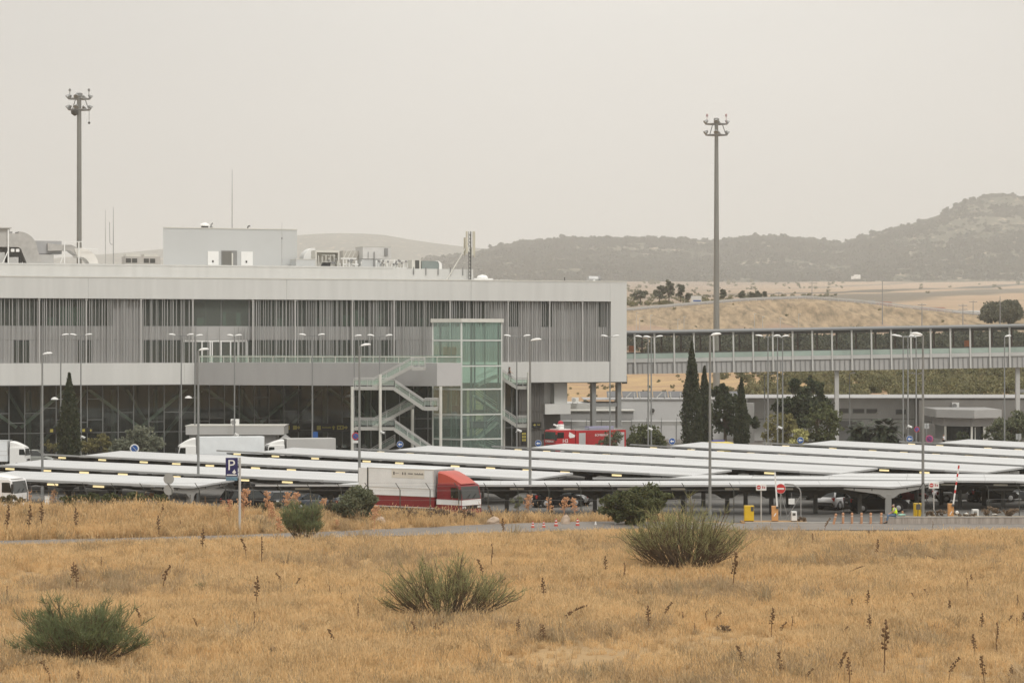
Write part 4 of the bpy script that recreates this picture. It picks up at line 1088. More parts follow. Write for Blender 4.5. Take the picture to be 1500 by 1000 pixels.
def piperack(o, x0, x1, z1, seed, nx, nz, m):
    rs = random.Random(seed); mb = MB()
    for i in range(nx):
        x = x0 + (x1 - x0) * i / max(1, nx - 1); mb.tube((x, rs.uniform(0, .8), 0), (x, rs.uniform(0, .8), z1 * rs.uniform(.75, 1.0)), rs.uniform(.045, .09), n=6)
    mb.build('riser', m, o); mb = MB()
    for k in range(nz):
        z = z1 * (k + .8) / nz; y = rs.uniform(0, .8); mb.tube((x0 + rs.uniform(0, .5), y, z), (x1 - rs.uniform(0, .5), y, z), rs.uniform(.05, .09), n=6)
    mb.build('header_pipe', m, o); mb = MB()
    for k in range(nx * 2):
        x = rs.uniform(x0, x1); z = rs.uniform(.2, z1 * .9); mb.tube((x, .1, z), (x, .1, z + .25), .12, n=8)
    mb.build('valve', grey_mid, o)
o = cl('chiller', 'rooftop chiller frame with a coil panel and a black hatch', 'chiller', 482); mb = MB(); mb.box(-19 * mm, -17 * mm, .5, 2.4, 0, zr(365)); mb.box(16 * mm, 18 * mm, .5, 2.4, 0, zr(365)); mb.box(-16.9 * mm, 15.9 * mm, .5, 2.4, zr(368), zr(364.5)); mb.box(-16.9 * mm, 15.9 * mm, 1.6, 2.2, zr(390), zr(368) - .01); mb.build('frame', pale_metal, o)
piperack(o, -14 * mm, 14 * mm, zr(370), 1, 7, 4, pale_metal); mb = MB(); mb.prism([(-14 * mm, zr(390.5)), (0, zr(390.5)), (2 * mm, zr(383)), (-11 * mm, zr(383))], 'xz', -.25, -.1); mb.build('hatch', black, o)
o = cl('condenser_coil', 'condenser coils with slanting panels behind the pipes', 'condenser', 515, 9.5); mb = MB(); mb.box(-13 * mm, 14 * mm, .2, 2.2, 0, zr(364)); mb.build('casing', mat('coil_tan', (0.45, 0.43, 0.39), .6), o); mb = MB()
for k in range(4): a = (-12 + 6.5 * k) * mm; mb.bar((a, .12, zr(375)), (a + 5.5 * mm, .12, zr(364.5)), .12, .1)
mb.build('coil_panel', pale_metal, o)
o = cl('pipe_rack', 'tangle of pale pipes in front of the condenser coils', 'pipes', 515, 6.5); piperack(o, -15 * mm, 15 * mm, zr(375), 2, 8, 4, white_paint)
o = cl('air_handler', 'big pale air handling box with a small dark opening on the roof', 'air handler', 551, 8); mb = MB(); mb.box(-21 * mm, 23 * mm, 0, 3, zr(376.5), zr(358.5)); mb.build('upper_casing', mat('ahu_pale', (0.55, 0.545, 0.53), .5), o)
mb = MB(); mb.box(-22 * mm, 8 * mm, .1, 3, 0, zr(377)); mb.build('lower_casing', pent_blue, o); mb = MB(); mb.box(-21.5 * mm, 23.5 * mm, -.05, 3.05, zr(358.5) + .003, zr(357.8)); mb.build('lid', pale_metal, o)
mb = MB(); mb.bar((13 * mm, -.06, zr(366)), (18 * mm, -.06, zr(366)), .2, .9); mb.build('opening', grey_mid, o); mb = MB(); mb.box(-13 * mm, -12.4 * mm, -.1, 0, zr(375), zr(366)); mb.box(-4 * mm, -2.6 * mm, -.14, 0, zr(391), zr(366)); mb.build('drain_pipe', grey_mid, o)
o = cl('pipe_manifold', 'long rack of thin white pipes right of the air handling box', 'pipes', 576, 6.5); piperack(o, -24 * mm, 24 * mm, zr(377), 5, 14, 3, white_paint)
o = cl('chiller', 'small chiller with a dark grille face at the right of the pipe racks', 'chiller', 609, 6.5); mb = MB(); mb.box(-6 * mm, 8 * mm, 0, 2, 0, zr(378)); mb.build('casing', pale_metal, o); mb = MB(); mb.box(-1 * mm, 5.5 * mm, -.05, -.003, zr(394), zr(378.5)); mb.build('grille', grey_dark, o)
o = cl('round_duct', 'grey green round-shouldered duct right of the small chiller', 'duct', 630, 7); mb = MB(); mb.prism([(-13 * mm, zr(393)), (17 * mm, zr(393)), (17 * mm, zr(386)), (14 * mm, zr(381)), (8 * mm, zr(379)), (-13 * mm, zr(379))], 'xz', 0, 1.8); mb.build('casing', mat('duct_green', (0.25, 0.29, 0.28), .35, .3), o); mb = MB(); mb.prism([(14.2 * mm, zr(394)), (18.5 * mm, zr(394)), (18.5 * mm, zr(383)), (16.3 * mm, zr(380.5)), (13 * mm, zr(378.5)), (12 * mm, zr(379)), (14.2 * mm, zr(383))], 'xz', -.08, 1.9); mb.build('end_flange', white_paint, o)
# cellular mast
o = cl('cell_mast', 'lattice cell antenna mast with tall panels and a slanting stay on the roof', 'antenna mast', 688.5, 2.6)
mb = MB(); ht = zr(336); rr = .17
for k in range(3):
    a = 2 * PI * k / 3 + .4; mb.tube((rr * math.cos(a), rr * math.sin(a), 0), (rr * math.cos(a), rr * math.sin(a), ht), .035, n=6)
z = 0
while z < ht - .3:
    for k in range(3):
        a, b = 2 * PI * k / 3 + .4, 2 * PI * (k + 1) / 3 + .4; mb.tube((rr * math.cos(a), rr * math.sin(a), z), (rr * math.cos(b), rr * math.sin(b), z + .45), .02, n=4)
    z += .45
mb.build('lattice', grey_dark, o)
for a, b, yt, yb in ((-.52, -.25, 336, 369), (.34, -.3, 336, 370), (.62, .2, 335.5, 374), (-.58, .35, 345, 372)):
    mb = MB(); mb.box(a - .11, a + .11, b - .08, b + .08, zr(yb), zr(yt)); mb.build('panel', mat('panel_cream', (0.52, 0.49, 0.40), .5), o, bevel=.03)
mb = MB(); mb.box(-.55, -.25, -.3, 0, zr(366), zr(359)); mb.box(.1, .4, -.35, -.1, zr(371), zr(360)); mb.build('radio_unit', pale_metal, o)
mb = MB(); mb.tube((-38 * mm, 0, .0), (-.2, 0, zr(353)), .07, n=6); mb.build('stay', pale_metal, o)
o = cl('skylight', 'low white skylight box with a dome right of the cell mast', 'skylight', 722, 8); mb = MB(); mb.box(-30 * mm, 0, 0, 3, 0, zr(404)); mb.box(-10 * mm, 34 * mm, .5, 4, 0, zr(406)); mb.build('casing', white_paint, o); mb = MB(); mb.lathe([(.7, zr(406)), (.72, zr(402)), (.5, zr(399)), (.1, zr(398))], 12, (-8 * mm, 2, 0)); mb.build('dome', white_paint, o)
o = cl('turbine_vent', 'round grey vent with a dark mouth near the right end of the roof', 'vent', 870, 2.6); mb = MB(); mb.tube((-.8, 0, .35), (.45, 0, .35), .42, n=16); mb.build('drum', steel, o); mb = MB(); mb.tube((.46, 0, .35), (.75, 0, .35), .44, n=16); mb.build('hood', grey_mid, o); mb = MB(); mb.prism([(-.5, -.02), (.2, -.02), (-.15, .4)], 'xz', -.46, -.42); mb.build('bracket', white_paint, o)
o = cl('vent_stub', 'tiny dark vent stub on the coping near the right of the roof', 'vent', 827, 2); mb = MB(); mb.tube((0, 0, 0), (0, 0, .45), .06, n=6); mb.lathe([(.1, .45), (.1, .5), (.02, .56)], 6); mb.build('pipe', grey_dark, o)

# ================================================================== glass lift tower
tw = thing('lift_tower', 'green glass lift and stair tower standing in front of the terminal', 'lift tower', (0, 0, 0), 0)
pL, pM, pR = W(634, 500, 316.5), W(676, 500, 314), W(735, 500, 316.8)
c0 = Vector((pM.x, pM.y, 0)); tw.location = c0
l = lambda p: Vector((p.x - c0.x, p.y - c0.y, 0))
q0, q1, q2 = l(pL), Vector((0, 0, 0)), l(pR)
bk = Vector((-.12, 5.6, 0)); q3 = q2 + bk; q4 = q0 + bk
ztw = ZZ(472, 315); zl = [ZZ(y, 315) for y in (498.5, 536, 570, 607, 643)]
mb = MB(); ring = [q0, q1, q2, q3, q4]
for a, b in zip(ring, ring[1:] + ring[:1]):
    mb.bar(a + Vector((0, 0, ztw / 2)), b + Vector((0, 0, ztw / 2)), .03, ztw) if False else mb.add([a, b, b + Vector((0, 0, ztw)), a + Vector((0, 0, ztw))], [(0, 1, 2, 3)])
mb.build('glass', glass_green, tw)
mb = MB(); up = Vector((0, 0, 1))
for q in (q0, q1, q2, q3, q4): mb.bar(q, q + up * ztw, .16 if q is not q1 else .2)
for z in zl:
    for a, b in ((q0, q1), (q1, q2), (q2, q3)): mb.bar(a + up * z, b + up * z, .14, .16)
mb.build('frame', mat('tower_frame', (0.58, 0.60, 0.57), .45, amt=.05), tw)
mb = MB(); mb.prism([(p.x, p.y) for p in (q0 + Vector((-.25, -.2, 0)), q1 + Vector((0, -.3, 0)), q2 + Vector((.25, -.2, 0)), q3 + Vector((.2, .2, 0)), q4 + Vector((-.2, .2, 0)))], 'xy', ztw + .003, ztw + .42); mb.build('roof', pale_metal, tw)
mb = MB()
for f in (.3, .62): mb.bar(q1.lerp(q2, f) + Vector((-.2, .6, 0)), q1.lerp(q2, f) + Vector((-.2, .6, ztw)), .12)
for f in (.35, .7): mb.bar(q0.lerp(q1, f) + Vector((-.2, .6, 0)), q0.lerp(q1, f) + Vector((-.2, .6, ztw)), .12)
for z in zl[:5]: mb.bar(q0 + Vector((.2, 2.3, z)), q2 + Vector((-.6, 2.3, z)), .18, .25)
mb.build('inner_steel', mat('inner_steel', (0.20, 0.23, 0.22), .5, .3), tw)
mb = MB()
for a, b in ((.1, .55), (.6, .95)):
    s0 = q0.lerp(q2, a) + Vector((0, 3.3, 0)); s1 = q0.lerp(q2, b) + Vector((0, 3.3, 0))
    for s in (s0, s1): mb.bar(s, s + up * (ztw - .3), .22)
mb.build('lift_shaft', galv, tw)
mb = MB(); mb.box(q0.x + 1.2, q0.x + 2.7, 2.9, 4.2, zl[1] - .3, zl[1] + 2.2); mb.build('lift_car', mat('lift_car', (0.30, 0.24, 0.17), .5), tw)
mb = MB(); mb.box(q0.x + 4.3, q0.x + 6.3, 2.6, 3.6, zl[3] + .2, zl[3] + .5); mb.box(q0.x + 4.3, q0.x + 6.3, 2.6, 3.6, zl[4] + 1.2, zl[4] + 2.0); mb.box(q0.x + 2.0, q0.x + 3.6, 2.6, 3.6, zl[3] + .1, zl[3] + 1.0); mb.build('lift_machine', grey_dark, tw)
for a_, b_ in (((.45, zl[2] + .4), (.95, zl[1] - 1.2)), ((.95, zl[3] + .3), (.4, zl[2] - .8)), ((.4, zl[4] - .2), (.95, zl[3] - 1.0)), ((.95, .4), (.45, zl[4] - .6))):
    mb = MB(); s0 = q1.lerp(q2, a_[0]) + Vector((-.4, 2.0, a_[1])); s1 = q1.lerp(q2, b_[0]) + Vector((-.4, 2.0, b_[1])); mb.bar(s0, s1, .9, .28); mb.bar(s0 + Vector((0, -.4, 1)), s1 + Vector((0, -.4, 1)), .07); mb.bar(s0 + Vector((0, -.4, .75)), s1 + Vector((0, -.4, .75)), .05); mb.build('inner_flight', pale_metal, tw)
def flight(mbS, mbR, mbG, a, b, wv, rail=1.0, both=True, tread=True):
    """one straight flight from a to b (lower edge line), wv = width vector"""
    a = Vector(a); b = Vector(b); wv = Vector(wv)
    for o_ in (Vector((0, 0, 0)), wv): mbS.bar(a + o_, b + o_, .10, .34)
    n = max(2, int(abs(b.z - a.z) / .18)); hd = Vector((b.x - a.x, b.y - a.y, 0)) / n
    if tread:
        for i in range(n):
            p = a.lerp(b, (i + .5) / n) + Vector((0, 0, .1)); mbS.bar(p, p + wv, hd.length * .96, .05)
    rv = Vector((0, 0, rail)); sides = (Vector((0, 0, 0)), wv) if both else (Vector((0, 0, 0)),)
    for o_ in sides:
        mbRs = mbR[o_ is sides[-1] and both]; mbRs.bar(a + o_ + rv, b + o_ + rv, .07, .07); mbRs.bar(a + o_ + rv * .82, b + o_ + rv * .82, .05, .05)
        k = max(2, int((b - a).length / 1.5))
        for i in range(k + 1):
            p = a.lerp(b, i / k) + o_; mbRs.bar(p, p + rv, .05)
        mbG[o_ is sides[-1] and both].add([a + o_ + Vector((0, .04, .22)), b + o_ + Vector((0, .04, .22)), b + o_ + Vector((0, .04, .78 * rail)), a + o_ + Vector((0, .04, .78 * rail))], [(0, 1, 2, 3)])
def landing(mbS, mbR, mbG, a, b, wv, rail=1.0, ends=True):
    a = Vector(a); b = Vector(b); wv = Vector(wv)
    q = [a, b, b + wv, a + wv]; mbS.add([p + Vector((0, 0, .16)) for p in q] + [p - Vector((0, 0, .16)) for p in q], [(0, 1, 2, 3), (7, 6, 5, 4), (0, 4, 5, 1), (1, 5, 6, 2), (2, 6, 7, 3), (3, 7, 4, 0)])
    flight(MB(), mbR, mbG, a + Vector((0, 0, .16)), b + Vector((0, 0, .16)), wv, rail, True, False)
SY_ = 304.0
def sw(x, y, Y=SY_): return W(x, y, Y)
sc = thing('outdoor_staircase', 'white zigzag steel staircase with glass rails beside the glass tower', 'staircase', (sw(580, 500).x, SY_, 0), 0)
so_ = sc.location.copy()
def sl(x, y, dy=0.0):
    p = sw(x, y, SY_ + dy); return (p.x - so_.x, dy, p.z)
wv = (0, 1.7, 0)
def mk(parent, items, nm):
    for kind, a, b, w_ in items:
        S, Rr, Gg = MB(), (MB(), MB()), (MB(), MB())
        (flight if kind == 'flight' else landing)(S, Rr, Gg, a, b, w_)
        so2 = S.build(kind, stair_paint, parent)
        [g_.build('railing', grey_light, so2) for g_ in Rr if g_.v]; [g_.build('glass_panel', glass_rail, so2) for g_ in Gg if g_.v]
stair_paint = mat('stair_paint', (0.40, 0.395, 0.37), .5, amt=.07, scale=1.5)
mk(sc, [('landing', sl(603, 540), sl(622, 540), (0, 3.5, 0)), ('flight', sl(546, 567, 1.9), sl(605, 536, 1.9), wv), ('landing', sl(518, 569), sl(578, 569), (0, 3.7, 0)),
        ('flight', sl(578, 570), sl(621, 599), wv), ('landing', sl(621, 599), sl(641, 599), (0, 3.7, 0)), ('flight', sl(546, 626, 1.9), sl(606, 594, 1.9), wv),
        ('landing', sl(518, 628), sl(578, 628), (0, 3.7, 0)), ('flight', sl(578, 629), sl(634, 668), wv), ('flight', sl(520, 684, 1.9), sl(578, 650, 1.9), wv)], 'stair')
for xp, dy, yt in ((516, -.15, 566), (557, -.2, 548), (604, 3.6, 600), (645.5, -.15, 566)):
    mb = MB(); a = sl(xp, 500, dy); mb.tube((a[0], dy, 0), (a[0], dy, ZZ(yt, SY_)), .17, n=10); mb.build('column', pale_metal, sc)
sr = thing('outdoor_staircase', 'short white steel flights coming out at the right side of the glass tower', 'staircase', (sw(757, 500, 320).x, 320, 0), 0)
so_ = sr.location.copy()
def sl2(x, y, dy=0.0):
    p = sw(x, y, 320 + dy); return (p.x - so_.x, dy, p.z)
mk(sr, [('flight', sl2(735.5, 554), sl2(757, 568), (0, 1.5, 0)), ('landing', sl2(757, 568), sl2(775, 568), (0, 3, 0)), ('flight', sl2(735.5, 610), sl2(757, 624), (0, 1.5, 0)), ('landing', sl2(757, 624), sl2(775, 624), (0, 3, 0))], 'stair')
for xp in (738, 774):
    mb = MB(); a = sl2(xp, 500, 1.6 if xp < 750 else -.2); mb.tube((a[0], a[1], 0), (a[0], a[1], ZZ(545, 320)), .16, n=10); mb.build('column', pale_metal, sr)

# wayfinding signs in the lobby
yellow = mat('sign_yellow', (0.42, 0.36, 0.07), .5, amt=.03)
sign_black = mat('sign_black', (0.015, 0.015, 0.015), .4)
def way(label, x0, x1, y0, y1, icons, wd=-1.6):
    a, z1 = U(x0, y0, wd); b, z0 = U(x1, y1, wd)
    o = thing('wayfinding_sign', label, 'sign', TW((a + b) / 2, wd, z0), TH, 'yellow on black signs along the lobby')
    w_, h_ = (b - a) / 2, z1 - z0
    mb = MB(); mb.box(-w_, w_, 0, .12, 0, h_); mb.build('board', sign_black, o)
    mb = MB()
    for (xp, kind) in icons:
        cx = U(xp, 500, wd)[0] - (a + b) / 2; s = h_ * .24; cz = h_ / 2
        if kind == 'sq': mb.prism([(cx - s, cz - s), (cx + s, cz - s), (cx + s, cz + s), (cx - s, cz + s)], 'xz', -.02, -.003)
        elif kind == 'hole':
            for q in ((-s, -s, -s * .4, s), (s * .4, -s, s, s), (-s * .39, s * .5, s * .39, s), (-s * .39, -s, s * .39, -s * .5)): mb.box(cx + q[0], cx + q[2], -.02, -.003, cz + q[1], cz + q[3])
        elif kind == 'up': mb.prism([(cx - s * .35, cz - s), (cx + s * .35, cz - s), (cx + s * .35, cz), (cx + s, cz), (cx, cz + s), (cx - s, cz), (cx - s * .35, cz)], 'xz', -.02, -.003)
        elif kind == 'right': mb.prism([(cx - s, cz - s * .3), (cx, cz - s * .3), (cx, cz - s), (cx + s, cz), (cx, cz + s), (cx, cz + s * .3), (cx - s, cz + s * .3)], 'xz', -.02, -.003)
        else:
            n = max(3, int(kind)); 
            for k in range(n):
                xx = cx - s * n * .25 + k * s * .55; mb.box(xx, xx + s * .36, -.02, -.003, cz - s * .25, cz + s * (.3 if k % 3 else .5))
    mb.build('pictograms', yellow, o); return o
way('black sign with one yellow square left of the tall lobby cypress', 67, 86, 626, 635, [(75.5, 'sq')])
way('black sign with yellow pictogram right of the tall lobby cypress', 119.5, 136, 626, 634, [(122.5, 'sq'), (133, 'up')])
way('short black sign with three yellow pictograms left of the long lobby sign', 419, 438.5, 620, 632, [(421.5, 'hole'), (432, 'sq'), (437, 'right')])
way('long black lobby sign with yellow lettering and an up arrow', 460, 513, 620, 632, [(467, 'sq'), (478, '8'), (488.5, 'up'), (496.5, 'hole'), (500.5, 'hole'), (506.5, 'right')])
way('dark sign with a yellow arrow on the brown wall above the fire truck', 779.5, 793, 618, 626, [(783, 'right'), (789, '4')], -1.0)
o = way('upright black notice with yellow squares beside the brown wall', 763.5, 771.5, 631, 652, [], 0.5)
mb = MB(); a, b = U(763.5, 500, .5)[0], U(771.5, 500, .5)[0]; hw = (b - a) / 2; h_ = U(767, 631, .5)[1] - U(767, 652, .5)[1]
for r_ in range(3):
    for c_ in range(2): mb.box(-hw * .7 + c_ * hw * .78, -hw * .7 + c_ * hw * .78 + hw * .6, -.02, -.004, h_ * (.3 + .22 * r_), h_ * (.45 + .22 * r_))
mb.build('squares', yellow, o)
# ================================================================== covered footbridge
BY = 346.0
p0 = W(917, 548, BY)
br = thing('covered_footbridge', 'long roofed grey footbridge with glass sides running off to the right', 'footbridge', p0, 0)
SLP = math.atan(0.0172); br.rotation_euler = (0, -SLP, 0)
BL = 62.0; BD = 5.0; bay = 2.50; x0b = (930.5 - 917) * BY / F
posts = []; x = x0b - bay
while x < BL: posts.append(x); x += bay
mb = MB(); mb.box(-.6, BL, 0.15, BD, 0, .3); mb.box(-.6, BL, .16, .3, .302, 1.45); mb.box(-.6, BL, BD - .14, BD, .302, 1.45)
mb.build('lower_girder', clad_grey, br)
mb = MB(); x = -.4
while x < BL: mb.box(x, x + .1, .06, .158, .02, 1.42); x += bay / 4
mb.build('girder_rib', grey_mid, br)
mb = MB()
for a in posts: mb.box(a + .13, a + bay - .13, 0, BD, 1.46, 1.93)
mb.build('fascia', mat('bridge_fascia', (0.47, 0.47, 0.455), .5, amt=.05), br)
for a in posts:
    if a < -.5: continue
    mb = MB(); mb.box(a - .10, a + .10, -.08, .12, 0.02, 5.05); mb.box(a - .13, a + .13, -.1, .06, 4.85, 5.15); mb.build('post', mat('bridge_post', (0.52, 0.52, 0.50), .5, amt=.05), br)
mb = MB()
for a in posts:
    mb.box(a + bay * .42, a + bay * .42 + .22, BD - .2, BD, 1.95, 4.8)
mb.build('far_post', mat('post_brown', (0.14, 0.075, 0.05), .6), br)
mb = MB(); mb.box(-.6, BL, .02, .1, 2.6, 2.74); mb.box(-.6, BL, BD - .1, BD - .02, 2.6, 2.74); mb.build('handrail', grey_dark, br)
mb = MB(); mb.add([(-.6, .05, 1.95), (BL, .05, 1.95), (BL, .05, 2.6), (-.6, .05, 2.6)], [(0, 1, 2, 3)]); mb.add([(-.6, BD - .05, 1.95), (BL, BD - .05, 1.95), (BL, BD - .05, 2.6), (-.6, BD - .05, 2.6)], [(0, 1, 2, 3)]); mb.build('balustrade_glass', mat('rail_mint', (0.33, 0.41, 0.37), .15, amt=.15, scale=.3, spec=.6), br)
mb = MB(); mb.add([(-.6, .06, 2.75), (BL, .06, 2.75), (BL, .06, 4.8), (-.6, .06, 4.8)], [(0, 1, 2, 3)]); mb.build('window_glass', glass_bridge, br)
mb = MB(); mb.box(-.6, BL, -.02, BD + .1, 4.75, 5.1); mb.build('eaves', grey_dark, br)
mb = MB(); mb.prism([(-.35, 5.102), (-.35, 5.3), (.4, 5.52), (BD - .3, 5.52), (BD + .4, 5.3), (BD + .4, 5.102)], 'yz', -.7, BL); mb.build('roof', mat('bridge_roof', (0.17, 0.175, 0.175), .4, .2, amt=.05), br)
for a0, a1, y in ((921, 929.5, 510.5), (1412.5, 1422.5, 502.5)):
    o = thing('hanging_sign', 'small orange hanging sign inside the footbridge ' + ('next to the terminal' if a0 < 1000 else 'far along it on the right'), 'sign', W((a0 + a1) / 2, y + 5, BY + 1.2), 0, 'orange signs in the footbridge')
    hw = (a1 - a0) / 2 * BY / F; mb = MB(); mb.box(-hw, hw, 0, .15, 0, .8); mb.build('panel', mat('sign_orange', (0.60, 0.17, 0.05), .5, amt=.08), o)
    mb = MB(); mb.box(-hw * .6, -hw * .52, .05, .1, .8, 1.1 if a0 < 1000 else 1.6); mb.box(hw * .52, hw * .6, .05, .1, .8, 1.1 if a0 < 1000 else 1.6); mb.build('hanger', grey_dark, o)
mb = MB(); mb.box(-.5, .15, .3, 1.2, -1.2, -.2); mb.build('bearing_block', black, br)
def pier(x, dy, wd, m, lab, zt=None):
    p = W(x, 560, BY + dy); o = thing('bridge_pier', lab, 'pier', (p.x, p.y, 0), 0, 'piers under the footbridge')
    zt = zt or p0.z + (p.x - p0.x) * .0172 - .02
    mb = MB(); mb.box(-wd / 2, wd / 2, -.35, .35, 0, zt); mb.build('shaft', m, o, bevel=.04); return o, zt
o, zt = pier(1225.5, 1.2, .52, grey_light, 'light grey bridge pier with a dark spreading head, near the round trees')
mb = MB(); mb.prism([(-5.1, -.001), (-3.9, -.55), (1.0, -.55), (1.7, -.001)], 'xz', -.5, 2.6); hd = mb.build('head', grey_dark, o); hd.location = (0, 0, zt)
o.children[0].location = (0, 0, -.56)
o, zt = pier(1186.5, 3.6, .42, grey_dark, 'dark rear bridge pier half hidden behind the dark pines'); o.children[0].location = (0, 0, -.56)
o, zt = pier(1490.5, 1.2, .52, grey_light, 'light grey bridge pier with a cross arm at the right edge')
mb = MB(); mb.box(.262, 3, -.2, .2, zt - 3.2, zt - 2.75); mb.build('cross_arm', grey_mid, o)
pier(1430, 3.9, .3, galv, 'thin grey rear bridge pier near the right edge') if False else None

# ================================================================== floodlight masts
def mast(label, x, Y, ytop, wb, wt, zb):
    o = thing('floodlight_mast', label, 'floodlight mast', (XX(x, Y), Y, zb), 0, 'tall floodlight masts')
    zt = ZZ(ytop, Y) - zb; s = Y / F
    mb = MB(); mb.tube((0, 0, 0), (0, 0, zt), wb * s / 2, wt * s / 2, 16); mb.build('pole', mat('mast_steel', (0.235, 0.235, 0.22), .5, .3, amt=.08, scale=.4), o, smooth=True)
    R1 = 17 * s * .95
    mb = MB()
    for dz in (-9 * s, -25 * s): 
        for a in range(6):
            t = a * PI / 3; mb.tube((0, 0, zt + dz), (R1 * math.cos(t), R1 * math.sin(t), zt + dz), .06, n=5)
        pts = [(R1 * math.cos(t), R1 * math.sin(t), zt + dz) for t in np.linspace(0, 2 * PI, 19)]; mb.path(pts, .06, 5)
    mb.tube((R1 * .55, 0, zt - 10 * s), (R1 * .85, 0, zt - 24 * s), .07, n=5); mb.tube((-R1 * .35, 0, zt - 10 * s), (-R1 * .6, 0, zt - 24 * s), .07, n=5)
    mb.build('ring_frame', grey_mid, o)
    mb = MB(); mb.lathe([(.75 * wt * s, zt - 6 * s), (.8 * wt * s, zt - 1 * s), (.5 * wt * s, zt)], 14); mb.build('head_cap', galv, o)
    for dz in (-5.5 * s, -21 * s):
        for t in (0.15, 1.3, 2.75, 3.4, 4.6):
            cx, cy, cz = R1 * math.cos(t), R1 * math.sin(t), zt + dz
            f = MB(); d = Vector((math.cos(t), math.sin(t), -.85)).normalized()
            f.tube(Vector((cx, cy, cz)) - d * .35, Vector((cx, cy, cz)) + d * .25, .14, .36, 10); f.box(cx - .05, cx + .05, cy - .05, cy + .05, cz - 3.2 * s, cz - .2); f.build('floodlight', galv, o)
    mb = MB()
    for sx in (-.85, .88): mb.tube((R1 * sx, 0, zt - 9 * s), (R1 * sx, 0, zt + .0 + 2 * s), .05, n=5); mb.lathe([(.16, 0), (.18, .3), (.05, .45)], 8, (R1 * sx, 0, zt + 2 * s))
    mb.build('beacon', grey_mid if x < 500 else mat('beacon_pink', (.42, .30, .30), .4), o)
    if x < 500:
        mb = MB(); mb.tube((R1 * .9, 0, zt - 26 * s), (R1 * .9, 0, zt - 43 * s), .03, n=4); mb.lathe([(.05, .4), (.2, .2), (.08, 0)], 8, (R1 * .9, 0, zt - 46 * s)); mb.build('hanging_cable', grey_dark, o)
        mb = MB(); mb.lathe([(.1, -.5), (.55, -.2), (.6, .2), (.2, .5)], 10, (-6 * s, -.2, zt - 29 * s)); mb.build('equipment_pod', grey_dark, o)
    return o
mast('left floodlight mast, a tall dark tapering pole behind the terminal roof', 116, 400, 136, 8.4, 6.4, 1.4)
mast('right floodlight mast, a tall grey pole rising behind the footbridge', 1049.5, 424, 173, 10.5, 5.2, 3.9)

# ================================================================== street lamps
lamp_white = mat('lamp_white', (0.74, 0.74, 0.72), .35, amt=.03)
def lamp_head(mb, p, L, ang):
    """cobra head luminaire pointing along ang, root at p"""
    d = Vector((math.cos(ang), math.sin(ang), .12)).normalized(); s = d.cross(Vector((0, 0, 1))).normalized(); un = s.cross(d)
    rings = []
    for t, w, h, dz in ((0, .07, .07, 0), (.18, .13, .13, .02), (.5, .21, .17, .03), (.85, .17, .13, .02), (1.0, .06, .05, 0)):
        c = Vector(p) + d * (t * L) + un * dz
        rings.append([c + s * (w * math.cos(a)) + un * (h * math.sin(a) * (.8 if math.sin(a) > 0 else .45)) for a in np.linspace(0, 2 * PI, 9)[:-1]])
    mb.loft(rings)
def street_lamp(label, x, Y, heads, yl, group, big=1.0, zb=0.0, r=.1):
    """heads: list of (head centre x px); pole at x"""
    z = ZZ(yl, Y) - zb
    o = thing('street_lamp', label, 'street lamp', (XX(x, Y), Y, zb), 0, group)
    mb = MB(); mb.tube((0, 0, 0), (0, 0, z - .05), r, r * .6, 10); mb.lathe([(r * 2, 0), (r * 2, .04), (r * 1.25, .05), (r * 1.2, .6), (r, .7)], 10); 
    arm = MB(); hd = MB()
    for hx in heads:
        dx = (hx - x) * Y / F; L = .78 * big
        sg = 1 if dx >= 0 else -1; dd = abs(dx)
        root = max(.05, dd - L * .5); dep = 0.0
        if dd < L * .35: ang = PI / 2 if len(heads) == 1 else (-PI / 2); root = .08; 
        p = Vector((sg * root, 0, z)) if dd >= L * .35 else Vector((sg * .1, .25 * (1 if len(heads) == 1 else -1), z))
        arm.tube((0, 0, z - .06), p, .045, .035, 6)
        a = (0 if sg > 0 else PI) if dd >= L * .35 else (.35 if sg > 0 else PI - .35)
        h_ = MB(); lamp_head(h_, p, L, a); h_.build('lamp_head', lamp_white, o, smooth=True)
    mb.build('pole', lamp_pole, o); arm.build('arm', lamp_pole, o)
    return o
NL = 'tall lamps along the near edge of the car park'
for x, hx, yl, Y, lab in ((62, 68, 519, 236, 'single-head tall lamp farthest left, before the lowest canopies'), (290.5, 297.5, 513, 226, 'single-head tall lamp just left of the parking sign'), (526.5, 531.5, 506.5, 217, 'single-head tall lamp rising at the rear of the red truck'),
                          (776.5, 782, 499, 209, 'single-head tall lamp right of the red truck, before the canopies'), (1040, 1045, 491, 203, 'single-head tall lamp between the red truck and the entrance, by the cypresses'), (1352, 1343.5, 490.5, 199.9, 'single-head tall lamp beside the yellow box at the low wall')):
    street_lamp(lab, x, Y, [hx], yl, NL, 1.05, 0, .12)
FL = 'slender lamps on the far side of the canopies'
